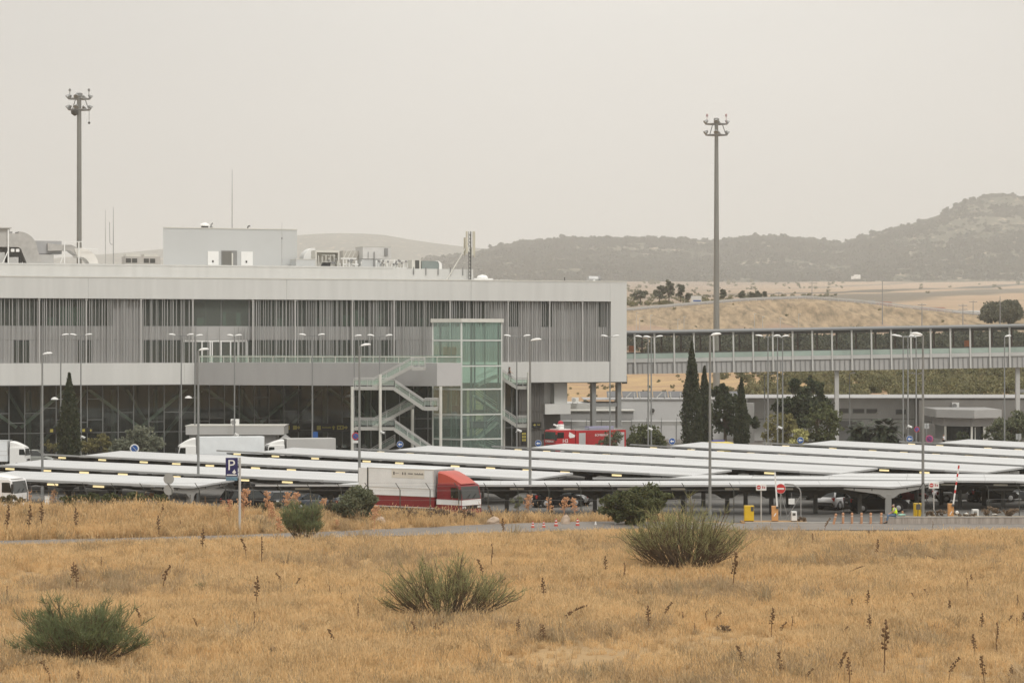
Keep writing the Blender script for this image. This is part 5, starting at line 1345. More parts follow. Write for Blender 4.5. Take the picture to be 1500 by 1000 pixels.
far = [(89, [92], 491, 'thin far lamp left of the tall lobby cypress'), (118.5, [107, 130], 491, 'twin far lamp rising right of the lobby cypress'), (265.5, [252, 279], 491, 'twin far lamp left of the grey terrace'), (285.5, [289], 492, 'one-head far lamp at the left end of the terrace'),
       (343.5, [342, 347.5], 492, 'far lamp with both heads close together before the terrace doors'), (457.5, [443, 471], 491, 'twin far lamp in front of the terrace middle'), (519, [524], 492.5, 'one-head far lamp just left of the zigzag stairs'), (556, [543, 570], 492, 'twin far lamp in front of the zigzag stairs'),
       (757, [743, 772], 492.5, 'twin far lamp right of the glass tower'), (893.5, [885, 902.5], 493, 'twin far lamp near the right end of the terminal'), (949.5, [935, 966], 493.5, 'twin far lamp just right of the terminal end'), (954, [952.5], 494, 'one-head far lamp behind the twin one right of the terminal'),
       (1125, [1112, 1138], 492.5, 'twin far lamp left of the dark pines'), (1139, [1151], 493, 'far lamp with its head turned right, before the dark pines'), (1146.5, [1142], 494, 'far lamp with its head turned left, before the dark pines'),
       (1323, [1311, 1337], 492, 'twin far lamp left of the tallest near lamp, wider spread'), (1330, [1316, 1345], 493, 'twin far lamp left of the tallest near lamp, second of the pair'), (1342, [1338], 494, 'one-head far lamp just left of the tallest near lamp'), (1471.5, [1475], 493, 'one-head far lamp near the right edge')]
for x, hs, yl, lab in far: street_lamp(lab, x, 304 + (x % 7) * .6, hs, yl, FL, 1.0, 0, .1)
LL = 'low lamps under the footbridge'
for x, hs, yl, lab in ((1120, [1110.5, 1130.5], 548, 'low twin lamp under the footbridge left of the dark pines'), (1342.5, [1336.5, 1349], 547.5, 'low twin lamp under the footbridge by the right building'), (1244.5, [1249], 547, 'low single lamp under the footbridge above the palms'), (1413, [1409], 541, 'x')):
    if lab != 'x': street_lamp(lab, x, 350, hs, yl, LL, .95, 0, .09)
for x, y, lab in ((80, 585, 'wall lamp head on the lobby glass left of the cypress'), (276, 583, 'wall lamp head on the lobby glass left of the terrace kiosk'), (511, 581, 'wall lamp head on the lobby glass left of the stairs')):
    a, z = U(x, y, 1.2); o = thing('wall_lamp', lab, 'lamp', TW(a, 1.2, z), TH, 'lamps before the lobby glass')
    mb = MB(); mb.lathe([(.45, 0), (.40, .12), (.2, .25), (.05, .3)], 12); mb.build('shade', lamp_white, o); mb = MB(); mb.tube((.4, 0, .05), (1.1, 0, .05), .03, n=5); mb.build('arm', galv, o)

# ================================================================== solar style parking canopies (V shaped roofs on T columns)
roof_white, nt, out = _new('canopy_sheet')
b = N(nt, 'ShaderNodeBsdfPrincipled', Roughness=0.5)
tco = N(nt, 'ShaderNodeTexCoord'); sx = N(nt, 'ShaderNodeSeparateXYZ'); nt.links.new(tco.outputs['Object'], sx.inputs[0])
dv = N(nt, 'ShaderNodeMath', operation='DIVIDE'); dv.inputs[1].default_value = 6.2; nt.links.new(sx.outputs['X'], dv.inputs[0])
fr_ = N(nt, 'ShaderNodeMath', operation='FRACT'); nt.links.new(dv.outputs[0], fr_.inputs[0])
lt = N(nt, 'ShaderNodeMath', operation='LESS_THAN'); lt.inputs[1].default_value = 0.012; nt.links.new(fr_.outputs[0], lt.inputs[0])
nt.links.new(mixc(nt, lt.outputs[0], varied(nt, (0.53, 0.535, 0.535), .11, 1.2, 'object', (.05, 1.5, 1)), (0.40, 0.40, 0.40)), b.inputs['Base Color'])
nt.links.new(b.outputs[0], out.inputs[0])
fascia_grey = mat('canopy_fascia', (0.42, 0.425, 0.42), .45, amt=.05)
under_shade = mat('canopy_under_shade', (0.035, 0.035, 0.032), .7)  # near-black underside: the shade below the roof sheets is put into the colour
tube_lit = emit('tube_lit', (1.0, 0.80, 0.42), 1.15)
tube_dim = mat('tube_off', (0.40, 0.38, 0.32), .4)
col_dark = mat('column_dark', (0.045, 0.046, 0.042), .6)
ZE = 2.42
def canopy(label, L, wd, loc, rot, lamps, skew=0.0, colstep=5.0, drop=.34, group='white parking canopies', lit=True, ncol0=1.2, endcol=True):
    """local x along the canopy from the far end to the near end, y across (0 = near edge facing the camera side)"""
    o = thing('parking_canopy', label, 'canopy', (loc[0], loc[1], 0.03), rot, group)
    Z = ZE - .03
    sec = [(0, Z), (0, Z - .16), (.12, Z - .17), (wd / 2, Z - drop - .14), (wd - .12, Z - .17), (wd, Z - .16), (wd, Z), (wd / 2 + .25, Z - drop), (wd / 2 - .25, Z - drop)]
    mb = MB(); n = 2
    rings = [[(a + skew * y, y, z) for (y, z) in sec] for a in (0.0, L)]
    k = len(sec); mb.v = [p for r in rings for p in r]
    for i in range(k):
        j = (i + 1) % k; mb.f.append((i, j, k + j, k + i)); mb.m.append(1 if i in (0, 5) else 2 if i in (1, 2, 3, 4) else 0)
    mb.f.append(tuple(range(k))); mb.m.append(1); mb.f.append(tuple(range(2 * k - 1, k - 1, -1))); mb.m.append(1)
    mb.build('roof_sheet', [roof_white, fascia_grey, under_shade], o)
    mb = MB()   # standing seams running down both wings
    x = .6
    mb.box(0.1, L - .1, wd / 2 - .16, wd / 2 + .16, Z - drop + .002, Z - drop + .03)
    mb.build('gutter', grey_light, o)
    mb = MB()
    for y in (wd * .16, wd * .33, wd * .67, wd * .84):
        z = Z - drop * (1 - abs(y - wd / 2) / (wd / 2)) - .30; mb.bar((.2 + skew * y, y, z), (L - .2 + skew * y, y, z), .07, .14)
    mb.build('purlin', col_dark, o)
    x = ncol0; xs_ = []
    while x < L - .5: xs_.append(x); x += colstep
    if xs_ and L - .35 - xs_[-1] < 2: xs_[-1] = L - .35
    elif endcol: xs_.append(L - .35)
    for i, x in enumerate(xs_):
        last = endcol and i == len(xs_) - 1
        m = mat('end_frame', (0.27, 0.265, 0.25), .6, amt=.1) if last else col_dark
        c = MB(); xm = x + skew * wd / 2
        cw = .16 if not last else .24
        c.box(xm - cw, xm + cw, wd / 2 - .17, wd / 2 + .17, 0, Z - drop - .62)
        co = c.build('column', m, o)
        b = MB(); th = .12
        pol = [(.5, Z - .40), (.5, Z - .28), (wd / 2, Z - drop - .2), (wd - .5, Z - .28), (wd - .5, Z - .40), (wd / 2 + .55, Z - drop - .56), (wd / 2 + .2, Z - drop - .9), (wd / 2 - .2, Z - drop - .9), (wd / 2 - .55, Z - drop - .56)]
        a0, a1 = x - th, x + th; nn = len(pol)
        vs = [(a0 + skew * y, y, z) for y, z in pol] + [(a1 + skew * y, y, z) for y, z in pol]
        b.add(vs, [(q, (q + 1) % nn, nn + (q + 1) % nn, nn + q) for q in range(nn)] + [tuple(range(nn - 1, -1, -1)), tuple(range(nn, 2 * nn))])
        b.build('cantilever_beam', m, co)
    for x in lamps:
        if x > L - 1: continue
        t = MB(); y = .35; t.box(x + skew * y - .54, x + skew * y + .54, y - .07, y + .07, Z - .42, Z - .27); t.build('strip_light', tube_lit if lit else tube_dim, o)
    return o
def line_from(Lp, Np):
    d = Np - Lp; return d.length, math.atan2(d.y, d.x)
def gE(x, y): return G(x, y, ZE - .1)
CAN = [('front left canopy with its near end close to the parking sign', (-105, 697.5), (221, 711.3)),
       ('canopy with its near end hidden behind the red truck box', (-60, 679.4), (474, 704.5)),
       ('canopy whose pointed near end shows right of the red truck', (60, 665.3), (718, 699.6)),
       ('canopy whose near end lies above the big roadside bush', (317, 660), (952, 694.6)),
       ('canopy starting before the zigzag stairs, its near end above the entrance', (519, 657), (1171, 691.2)),
       ('canopy starting below the fire truck, its near end at the right of the entrance', (720, 653.5), (1384, 689.6)),
       ('canopy starting below the rounded dark green bush beside the fire truck', (923, 651), (1590, 687.5)),
       ('canopy starting at the yellow green trees before the dark pines', (1117, 648.5), (1800, 685)),
       ('rearmost canopy, starting in front of the guard building', (1317, 646.5), (2000, 683))]
rl = random.Random(8)
for i, (lab, a, b) in enumerate(CAN):
    A_, B_ = gE(*a), gE(*b); L, rot = line_from(A_, B_)
    lam = []; x = 1.6 + rl.uniform(0, 3)
    while x < L: lam.append(x); x += rl.choice([5.0, 5.0, 5.0, 6.6, 5.0, 8.2])
    canopy(lab, L, 9.5, (A_.x, A_.y), rot, lam)
# front row, running beside the road, ends cut on the slant
for lab, a, b, wd, skew in (('long front row canopy behind the red truck and its fence', (374, 711), (1231, 711.4), 5.6, 1.55), ('second front row canopy, ending at the right edge of the picture', (868, 700.5), (1489, 705.8), 5.4, 1.5), ('third front row canopy, half hidden behind the second', (1102, 698), (1760, 703), 5.4, 1.4)):
    A_, B_ = gE(*a), gE(*b); L, rot = line_from(A_, B_)
    canopy(lab, L, wd, (A_.x, A_.y), rot, [3 + 4.1 * k for k in range(int(L / 4.1))], skew, 3.4, .30, 'white parking canopies', False)
# bay lines on the asphalt
mb = MB()
for i, (lab, a, b) in enumerate(CAN):
    A_, B_ = gE(*a), gE(*b); L, rot = line_from(A_, B_); d = Vector((math.cos(rot), math.sin(rot), 0)); nn = Vector((-d.y, d.x, 0))
    for x in np.arange(1, L, 2.5):
        p = A_ + d * x; p.z = .045; w = d * .06
        mb.add([p - w - nn * .2, p + w - nn * .2, p + w + nn * 4.4, p - w + nn * 4.4], [(0, 1, 2, 3)]); q = p + nn * 4.9
        mb.add([q - w, q + w, q + w + nn * 4.6, q - w + nn * 4.6], [(0, 1, 2, 3)])
structure(mb.build('parking_markings', line_white))

# ================================================================== low buildings on the right
def wbox(mb, x0, x1, Y0, Y1, yt, zb=0.0, Yref=None):
    Yr = Yref or Y0; mb.box(XX(x0, Yr), XX(x1, Yr), Y0, Y1, zb, ZZ(yt, Yr)); return mb
o = thing('service_building', 'long grey service building with sloping solar panels on its roof, behind the fire truck', 'building', (0, 372, 0))
def rel(mb, nm, m, par, yo=372): ob = mb.build(nm, m, par); ob.data.transform(Matrix.Translation((0, -yo, 0))); return ob
mb = MB(); wbox(mb, 905, 1118, 371, 384, 585.5); rel(mb, 'wall', mat('svc_grey', (0.56, 0.56, 0.555), .6, amt=.05), o)
mb = MB(); wbox(mb, 855, 1122, 370.8, 384.3, 584.7, ZZ(585.5, 371) + .003); rel(mb, 'coping', grey_panel, o)
mb = MB(); wbox(mb, 800, 904.8, 369, 381, 590.5); rel(mb, 'low_wall', grey_light, o)
mb = MB(); wbox(mb, 812, 928, 364, 368.98, 602); rel(mb, 'annex', mat('svc_light', (0.40, 0.40, 0.395), .6, amt=.05), o)
mb = MB(); wbox(mb, 812, 930, 363.7, 368.97, 600.5, ZZ(602, 364) + .003); rel(mb, 'annex_roof', pale_metal, o)
mb = MB(); mb.box(XX(860, 364), XX(925, 364), 363.9, 363.98, ZZ(620, 364), ZZ(614.5, 364)); rel(mb, 'dark_opening', grey_dark, o)
mb = MB(); wbox(mb, 798, 1002, 352, 357, 617, ZZ(623, 352)); rel(mb, 'awning', mat('awning_white', (0.60, 0.60, 0.58), .5, amt=.05), o)
mb = MB()
for x in range(815, 1000, 22): mb.box(XX(x, 352) - .06, XX(x, 352) + .06, 352.5, 352.7, 0, ZZ(623, 352) - .002); mb.box(XX(x, 352) - .03, XX(x, 352) + .03, 351.9, 351.98, ZZ(623, 352), ZZ(612, 352))
rel(mb, 'awning_post', galv, o)
mb = MB(); mb.tube((XX(956, 370.8), 370.95, ZZ(601, 371)), (XX(956, 370.8), 370.7, ZZ(601, 371)), .28, n=14); rel(mb, 'wall_lamp', grey_dark, o)
mb = MB(); mb.box(XX(1158 - 24, 371) - 3, XX(1117.8, 371), 372, 384, 0, 3) if False else None
for k in range(9):
    xa = 889 + 14.5 * k if False else 889 + 22.5 * k
    if xa > 1080: break
    pp = MB(); a, b = XX(xa, 374), XX(xa + 21.5, 374); z0, z1 = ZZ(583.3, 374), ZZ(573, 374)
    pp.add([(a, 373, z0 + .25), (b, 373, z0 + .25), (b, 375.4, z1), (a, 375.4, z1), (a, 373, z0 + .17), (b, 373, z0 + .17), (b, 375.4, z1 - .08), (a, 375.4, z1 - .08)], [(0, 1, 2, 3), (7, 6, 5, 4), (0, 4, 5, 1), (1, 5, 6, 2), (2, 6, 7, 3), (3, 7, 4, 0)])
    t = thing('solar_panel', '', 'solar panel', (0, 372, 0)); t['label'] = 'dark tilted solar panel on the service building roof, ' + ('next to the terminal columns' if k == 0 else '%s from the terminal' % ORD(k + 1)); t['group'] = 'solar panels on the service building'
    t.location = ((a + b) / 2, 373, z0)
    q = pp.build('panel', mat('solar_dark', (0.075, 0.075, 0.08), .35, amt=.1), t); q.data.transform(Matrix.Translation(-t.location))
    f = MB(); f.bar((a + .3, 372.9, z0), (a + .3 + (.9 if k % 2 else -.1), 372.95, z0 + .85), .09); f.bar((b - .4, 372.9, z0), (b - .4, 372.9, z0 + .8), .08); f.bar((a + .3, 373, z0), (a + .3, 375.3, z0), .08); f.bar((b - .4, 375.3, z0 - .3), (b - .4, 375.3, z1 - .05), .08)
    q = f.build('rack', pale_metal, t); q.data.transform(Matrix.Translation(-t.location))
def ac(label, x, y, Y, wpx, hpx, dark=True, bk=1.0):
    w_, h_ = wpx * Y / F / 2, hpx * Y / F; o = thing('air_conditioner', label, 'air conditioner', W(x, y, Y))
    mb = MB(); mb.box(-w_, w_, 0, .5, 0, h_); mb.build('casing', white_paint, o)
    mb = MB(); mb.tube((-w_ * .35, -.001, h_ / 2), (-w_ * .35, -.03, h_ / 2), h_ * .38, n=14); mb.build('fan_grille', grey_mid if dark else grey_light, o)
    mb = MB(); mb.box(-w_ * .8, -w_ * .6, .1, .4, -.08, 0); mb.box(w_ * .6, w_ * .8, .1, .4, -.08, 0); mb.build('bracket', galv, o); return o
ac('white air conditioner on the roof ledge left of the terminal columns', 842.5, 589.5, 368.2, 10, 7.5, False)
o2 = ac('white air conditioner above the guard building porch', 1400, 598.5, 361.5, 10, 9)
# right hand building
o = thing('long_building', 'long two-tone grey building under the footbridge with small shuttered windows', 'building', (0, 366, 0))
mb = MB(); wbox(mb, 1095, 1346, 366, 384, 582.5); rel(mb, 'wall', mat('long_light', (0.68, 0.68, 0.66), .6, amt=.07, scale=.5), o, 366)
mb = MB(); wbox(mb, 1346.2, 1640, 362, 384, 584); rel(mb, 'dark_wall', mat('long_dark', (0.235, 0.225, 0.21), .6, amt=.08, scale=.5), o, 366)
mb = MB(); wbox(mb, 1085, 1640, 361.8, 384.5, 581.4, ZZ(582.3, 366) + .004, 366); rel(mb, 'coping', grey_panel, o, 366)
mb = MB(); wbox(mb, 1085, 1105, 360, 365.98, 590); rel(mb, 'annex', grey_light, o, 366)
for x0, x1, y0, y1 in ((1228, 1243, 598, 605), (1249, 1266, 598.5, 605), (1269, 1285, 598.5, 605), (1312, 1327, 599.5, 606.5)):
    mb = MB(); mb.box(XX(x0, 366), XX(x1, 366), 365.9, 365.99, ZZ(y1, 366), ZZ(y0, 366)); wn = rel(mb, 'window', galv, o, 366)
    mb = MB(); mb.box(XX(x0, 366) + .08, XX(x1, 366) - .08, 365.86, 365.899, ZZ(y1, 366) + .06, ZZ(y0, 366) - .06); rel(mb, 'pane', mat('shutter', (0.16, 0.155, 0.15), .4), wn, 366)
    mb = MB(); mb.box(XX(x0, 366) - .05, XX(x1, 366) + .05, 365.8, 365.897, ZZ(y1, 366) - .1, ZZ(y1, 366) - .004); rel(mb, 'sill', pale_metal, wn, 366)
mb = MB(); mb.box(XX(1102, 366), XX(1345, 366), 365.93, 365.99, ZZ(614.2, 366), ZZ(613.3, 366)); rel(mb, 'band', grey_mid, o, 366)
mb = MB(); mb.box(XX(1228, 366), XX(1262, 366), 365.93, 365.985, .1, ZZ(616, 366)); rel(mb, 'shutter_door', grey_mid, o, 366)
mb = MB(); mb.box(XX(1140, 366), XX(1160, 366), 365.93, 365.985, .1, ZZ(598, 366)); rel(mb, 'shutter_door', grey_mid, o, 366)
mb = MB(); mb.box(XX(1354, 362), XX(1373, 362), 361.9, 361.98, ZZ(618, 362), ZZ(601, 362)); rel(mb, 'louvre', clad_brown, o, 366)
# guard building
GYY = 342.0
o = thing('guard_building', 'small grey guard building with a flat overhanging roof and wide windows', 'building', (0, GYY, 0))
mb = MB(); mb.prism([(XX(1384, GYY), 343), (XX(1421, GYY), 340.6), (XX(1456, GYY), 342.5), (XX(1456, GYY), 352), (XX(1384, GYY), 352)], 'xy', ZZ(624, GYY), ZZ(611.5, GYY)); rel(mb, 'upper_wall', mat('guard_wall', (0.33, 0.32, 0.31), .6), o, GYY)
mb = MB(); mb.prism([(XX(1372.5, GYY), 342.5), (XX(1421, GYY), 338.8), (XX(1466.5, GYY), 341.6), (XX(1466.5, GYY), 354), (XX(1372.5, GYY), 354)], 'xy', ZZ(611.3, GYY), ZZ(599.5, GYY)); rel(mb, 'roof', mat('guard_roof', (0.36, 0.355, 0.345), .5, amt=.05), o, GYY)
mb = MB(); mb.prism([(XX(1386, GYY), 343.3), (XX(1421, GYY), 341), (XX(1441, GYY), 342), (XX(1441, GYY), 351), (XX(1386, GYY), 351)], 'xy', .9, ZZ(624.2, GYY)); rel(mb, 'window', glass_black, o, GYY)
mb = MB(); mb.prism([(XX(1385, GYY), 343), (XX(1421, GYY), 340.7), (XX(1442, GYY), 341.7), (XX(1442, GYY), 351.5), (XX(1385, GYY), 351.5)], 'xy', 0, .895); mb.box(XX(1442.2, GYY), XX(1456, GYY), 342, 352, 0, ZZ(624.2, GYY))
rel(mb, 'lower_wall', grey_light, o, GYY)
mb = MB()
for x, yy in ((1386.5, 342.9), (1420.5, 340.55), (1441, 341.7)): mb.box(XX(x, GYY) - .12, XX(x, GYY) + .12, yy - .12, yy + .12, .9, ZZ(624.3, GYY))
mb.box(XX(1426, GYY), XX(1427, GYY), 341.0, 341.1, .9, 2.6)
rel(mb, 'mullion', pale_metal, o, GYY)
# kiosk before the lobby and gazebos
KY = 305.5
o = thing('kiosk', 'flat-roofed grey kiosk in front of the lobby, left of centre', 'kiosk', (XX(345, KY), KY, 0))
kx = lambda x: XX(x, KY) - XX(345, KY)
mb = MB(); mb.box(kx(272), kx(416), 0, 6, ZZ(636.5, KY), ZZ(624, KY)); mb.build('roof', grey_light, o)
mb = MB(); mb.box(kx(276), kx(403), .8, 5.5, 0, ZZ(636.7, KY)); mb.build('wall', grey_panel, o)
mb = MB(); mb.box(kx(271), kx(417), -.04, 6.05, ZZ(624, KY) + .003, ZZ(623, KY)); mb.build('roof_trim', pale_metal, o)
ac('white air conditioner on a frame on top of the kiosk roof', 344, 623, KY + 2, 12, 9.5)
def gazebo(label, x, Y, w, yt, m):
    o = thing('gazebo', label, 'gazebo', (XX(x, Y), Y, 0)); zt = ZZ(yt, Y); w = w * Y / F
    for sx in (-1, 1):
        for sy in (0, 1): mb = MB(); mb.tube((sx * w / 2, sy * w, 0), (sx * w / 2, sy * w, zt * .66), .05, n=6); mb.build('leg', galv, o)
    mb = MB(); z = zt * .66; mb.add([(-w / 2 - .1, -.1, z), (w / 2 + .1, -.1, z), (w / 2 + .1, w + .1, z), (-w / 2 - .1, w + .1, z), (0, w / 2, zt), (-w / 2 - .1, -.1, z - .3), (w / 2 + .1, -.1, z - .3), (w / 2 + .1, w + .1, z - .3), (-w / 2 - .1, w + .1, z - .3)], [(0, 1, 4), (1, 2, 4), (2, 3, 4), (3, 0, 4), (0, 5, 6, 1), (1, 6, 7, 2), (2, 7, 8, 3), (3, 8, 5, 0)])
    mb.build('canopy_cloth', m, o)
gazebo('grey pointed gazebo between the two white lorries', 417, 303, 30, 636, grey_mid)
# ================================================================== vehicles
def paint(name, c, metal=0.0): return mat('paint_' + name, c, .3, metal, amt=.03, scale=1, coat=.2)
tail_red = mat('tail_red', (0.35, 0.02, 0.02), .25); head_clear = mat('head_clear', (0.60, 0.62, 0.62), .15, spec=.7); alloy = mat('alloy', (0.5, 0.5, 0.5), .35, .6)
def wheel(par, x, y, r, w=.2, lab=None):
    sgn = 1 if y > 0 else -1
    t = MB(); t.lathe([(r * .62, -w / 2), (r * .95, -w / 2), (r, -w * .35), (r, w * .35), (r * .95, w / 2), (r * .62, w / 2)], 18, (0, 0, 0), 'y'); wo_ = t.build('wheel', rubber, par, smooth=True); wo_.location = (x, y, r)
    h = MB(); h.lathe([(r * .61, 0), (r * .58, sgn * .03), (r * .2, sgn * .06), (.02, sgn * .06)], 14, (0, sgn * w * .42, 0), 'y')
    for k in range(5): a = 2 * PI * k / 5; h.bar((r * .15 * math.cos(a), sgn * (w * .42 + .05), r * .15 * math.sin(a)), (r * .55 * math.cos(a), sgn * (w * .42 + .035), r * .55 * math.sin(a)), .05, .03, (0, 1, 0))
    h.build('rim', alloy, wo_)
    return wo_
def ring(x, hw, z0, z1, rnd=.12, tuck=.06):
    return [(x, -hw + tuck, z0), (x, -hw, z0 + .22), (x, -hw, z1 - rnd), (x, -hw + rnd, z1), (x, hw - rnd, z1), (x, hw, z1 - rnd), (x, hw, z0 + .22), (x, hw - tuck, z0)]
def car(label, loc, rot, m, kind='hatch', group='parked cars under the canopies', cat='car'):
    o = thing('parked_' + ('van' if kind == 'van' else 'car'), label, cat, loc, rot, group)
    L, Wd, Ht, r = {'hatch': (4.1, 1.76, 1.47, .31), 'suv': (4.4, 1.84, 1.66, .35), 'sedan': (4.6, 1.8, 1.44, .32), 'van': (4.9, 1.95, 1.95, .34)}[kind]
    h2, w2 = L / 2, Wd / 2; belt = {'hatch': .93, 'suv': 1.05, 'sedan': .93, 'van': 1.15}[kind]
    b = MB()
    b.loft([ring(-h2, w2 * .8, .42, belt * .86), ring(-h2 + .12, w2 * .93, .30, belt * .97), ring(-h2 + .6, w2, .24, belt), ring(0, w2, .22, belt), ring(h2 - 1.25, w2, .22, belt * .98), ring(h2 - .55, w2 * .97, .24, belt * .86), ring(h2 - .12, w2 * .88, .28, belt * .74), ring(h2, w2 * .72, .36, belt * .62)])
    body = b.build('body', m, o, smooth=True)
    g = MB(); cab = {'hatch': (-h2 + .1, -h2 + .62, .55, 1.35), 'suv': (-h2 + .12, -h2 + .5, .5, 1.3), 'sedan': (-h2 + .75, -h2 + 1.35, .5, 1.3), 'van': (-h2 + .1, -h2 + .28, 1.0, 1.75)}[kind]
    xa, xb, xc, xd = cab; t2 = w2 - .2
    def gr(x0, x1, z, hw): return [(x0, -hw, z), (x1, -hw, z), (x1, hw, z), (x0, hw, z)]
    g.loft([gr(xa, xd, belt - .03, w2 - .06), gr(xb, xc, Ht - .06, t2)])
    g.build('window_glass', glass_black, o)
    rf = MB(); rf.loft([gr(xb - .04, xc + .04, Ht - .065, t2 + .03), gr(xb + .05, xc - .08, Ht, t2 - .08)]); rf.build('roof', m, o, smooth=True)
    for sy in (-1, 1):
        for (x0, x1) in ((xa, xb), (xd, xc), ((xa + xd) / 2 - .05, (xb + xc) / 2 + .0)):
            p = MB(); p.bar((x0, sy * (w2 - .055), belt - .02), (x1, sy * (t2 + .012), Ht - .05), .09 if x0 != xa else .2, .05, (0, 1, 0)); p.build('pillar', m, o)
    for sx in (-1, 1):
        for sy in (-1, 1): wheel(o, sx * L * .3 - .02, sy * (w2 - .1), r)
    for sx in (-1, 1):
        for sy in (-1, 1): a = MB(); a.lathe([(r * 1.18, -.02), (r * 1.18, .02)], 16, (sx * L * .3 - .02, sy * (w2 - .02) + .0, r), 'y'); a.build('wheel_arch', black, o)
    for sy in (-1, 1):
        q = MB(); q.box(-h2 + .02, -h2 + .2, sy * (w2 * .8) - .12, sy * (w2 * .8) + .12, belt * .7, belt * .95); q.build('tail_light', tail_red, o)
        q = MB(); q.box(h2 - .3, h2 - .08, sy * (w2 * .72) - .16, sy * (w2 * .72) + .16, belt * .58, belt * .76); q.build('headlight', head_clear, o)
        q = MB(); q.box(xd - .25, xd - .05, sy * (w2 + .1) - .09, sy * (w2 + .1) + .09, belt, belt + .14); q.build('mirror', m, o)
    q = MB(); q.box(-h2 - .02, -h2 + .06, -.26, .26, belt * .62, belt * .62 + .11); q.build('number_plate', white_paint, o)
    q = MB(); q.loft([ring(-h2 - .015, w2 * .78, .36, .62, .04, .03), ring(-h2 + .16, w2 * .94, .26, .62, .04, .03)]); q.build('bumper', mat('bumper_dark', (.04, .04, .04), .6), o); q = MB(); q.box(h2 - .16, h2 + .01, -w2 * .6, w2 * .6, .3, .5); q.build('bumper', mat('bumper_dark', (.04, .04, .04), .6), o)
    return o
white_car = paint('white', (0.70, 0.70, 0.70)); black_car = mat('paint_black', (0.008, 0.008, 0.009), .5, spec=.15, coat=.05); red_car = paint('red', (0.30, 0.02, 0.025)); silver_car = paint('silver', (0.42, 0.42, 0.42), .4); grey_car = paint('grey', (0.09, 0.095, 0.10), .3); blue_car = paint('slate', (0.10, 0.12, 0.15), .2)
def gp(x, y, z=.035): p = G(x, y); return (p.x, p.y, z)
def pz(x, Y, z=.035): return (XX(x, Y), Y, z)
car('white car seen from behind under the canopy, next to the black people carrier', pz(1229, 216.5), R(52), white_car, 'suv')
car('black people carrier side on under the canopy, behind the seated person', pz(1284, 213), R(12), black_car, 'van')
car('silver car facing the camera behind the white car', pz(1205, 230), R(-118), silver_car, 'hatch')
car('dark red car behind the black people carrier', pz(1322, 226), R(10), red_car, 'hatch')
car('white car side on, behind the right-hand barrier', pz(1404, 226), R(6), white_car, 'hatch')
car('black car in deep shade right of the white side-on car', pz(1452, 226), R(20), black_car, 'suv')
car('dark grey car under the canopy at the right edge', pz(1484, 228), R(4), grey_car, 'hatch')
car('black car under the canopy right of the parking sign', pz(366, 214), R(28), black_car, 'suv')
car('slate grey car under the front row left of the red truck', pz(468, 214.5), R(155), blue_car, 'hatch')
car('dark car in shade between the parking sign and the slate car', pz(418, 216), R(32), grey_car, 'hatch')
car('grey car under the front row behind the traffic cones', pz(832, 222), R(160), silver_car, 'hatch')
car('dark car in shade right of the red truck cab', pz(815, 219.5), R(24), black_car, 'suv')
car('dark car under the front row behind the big roadside bush', pz(938, 224), R(30), grey_car, 'hatch')

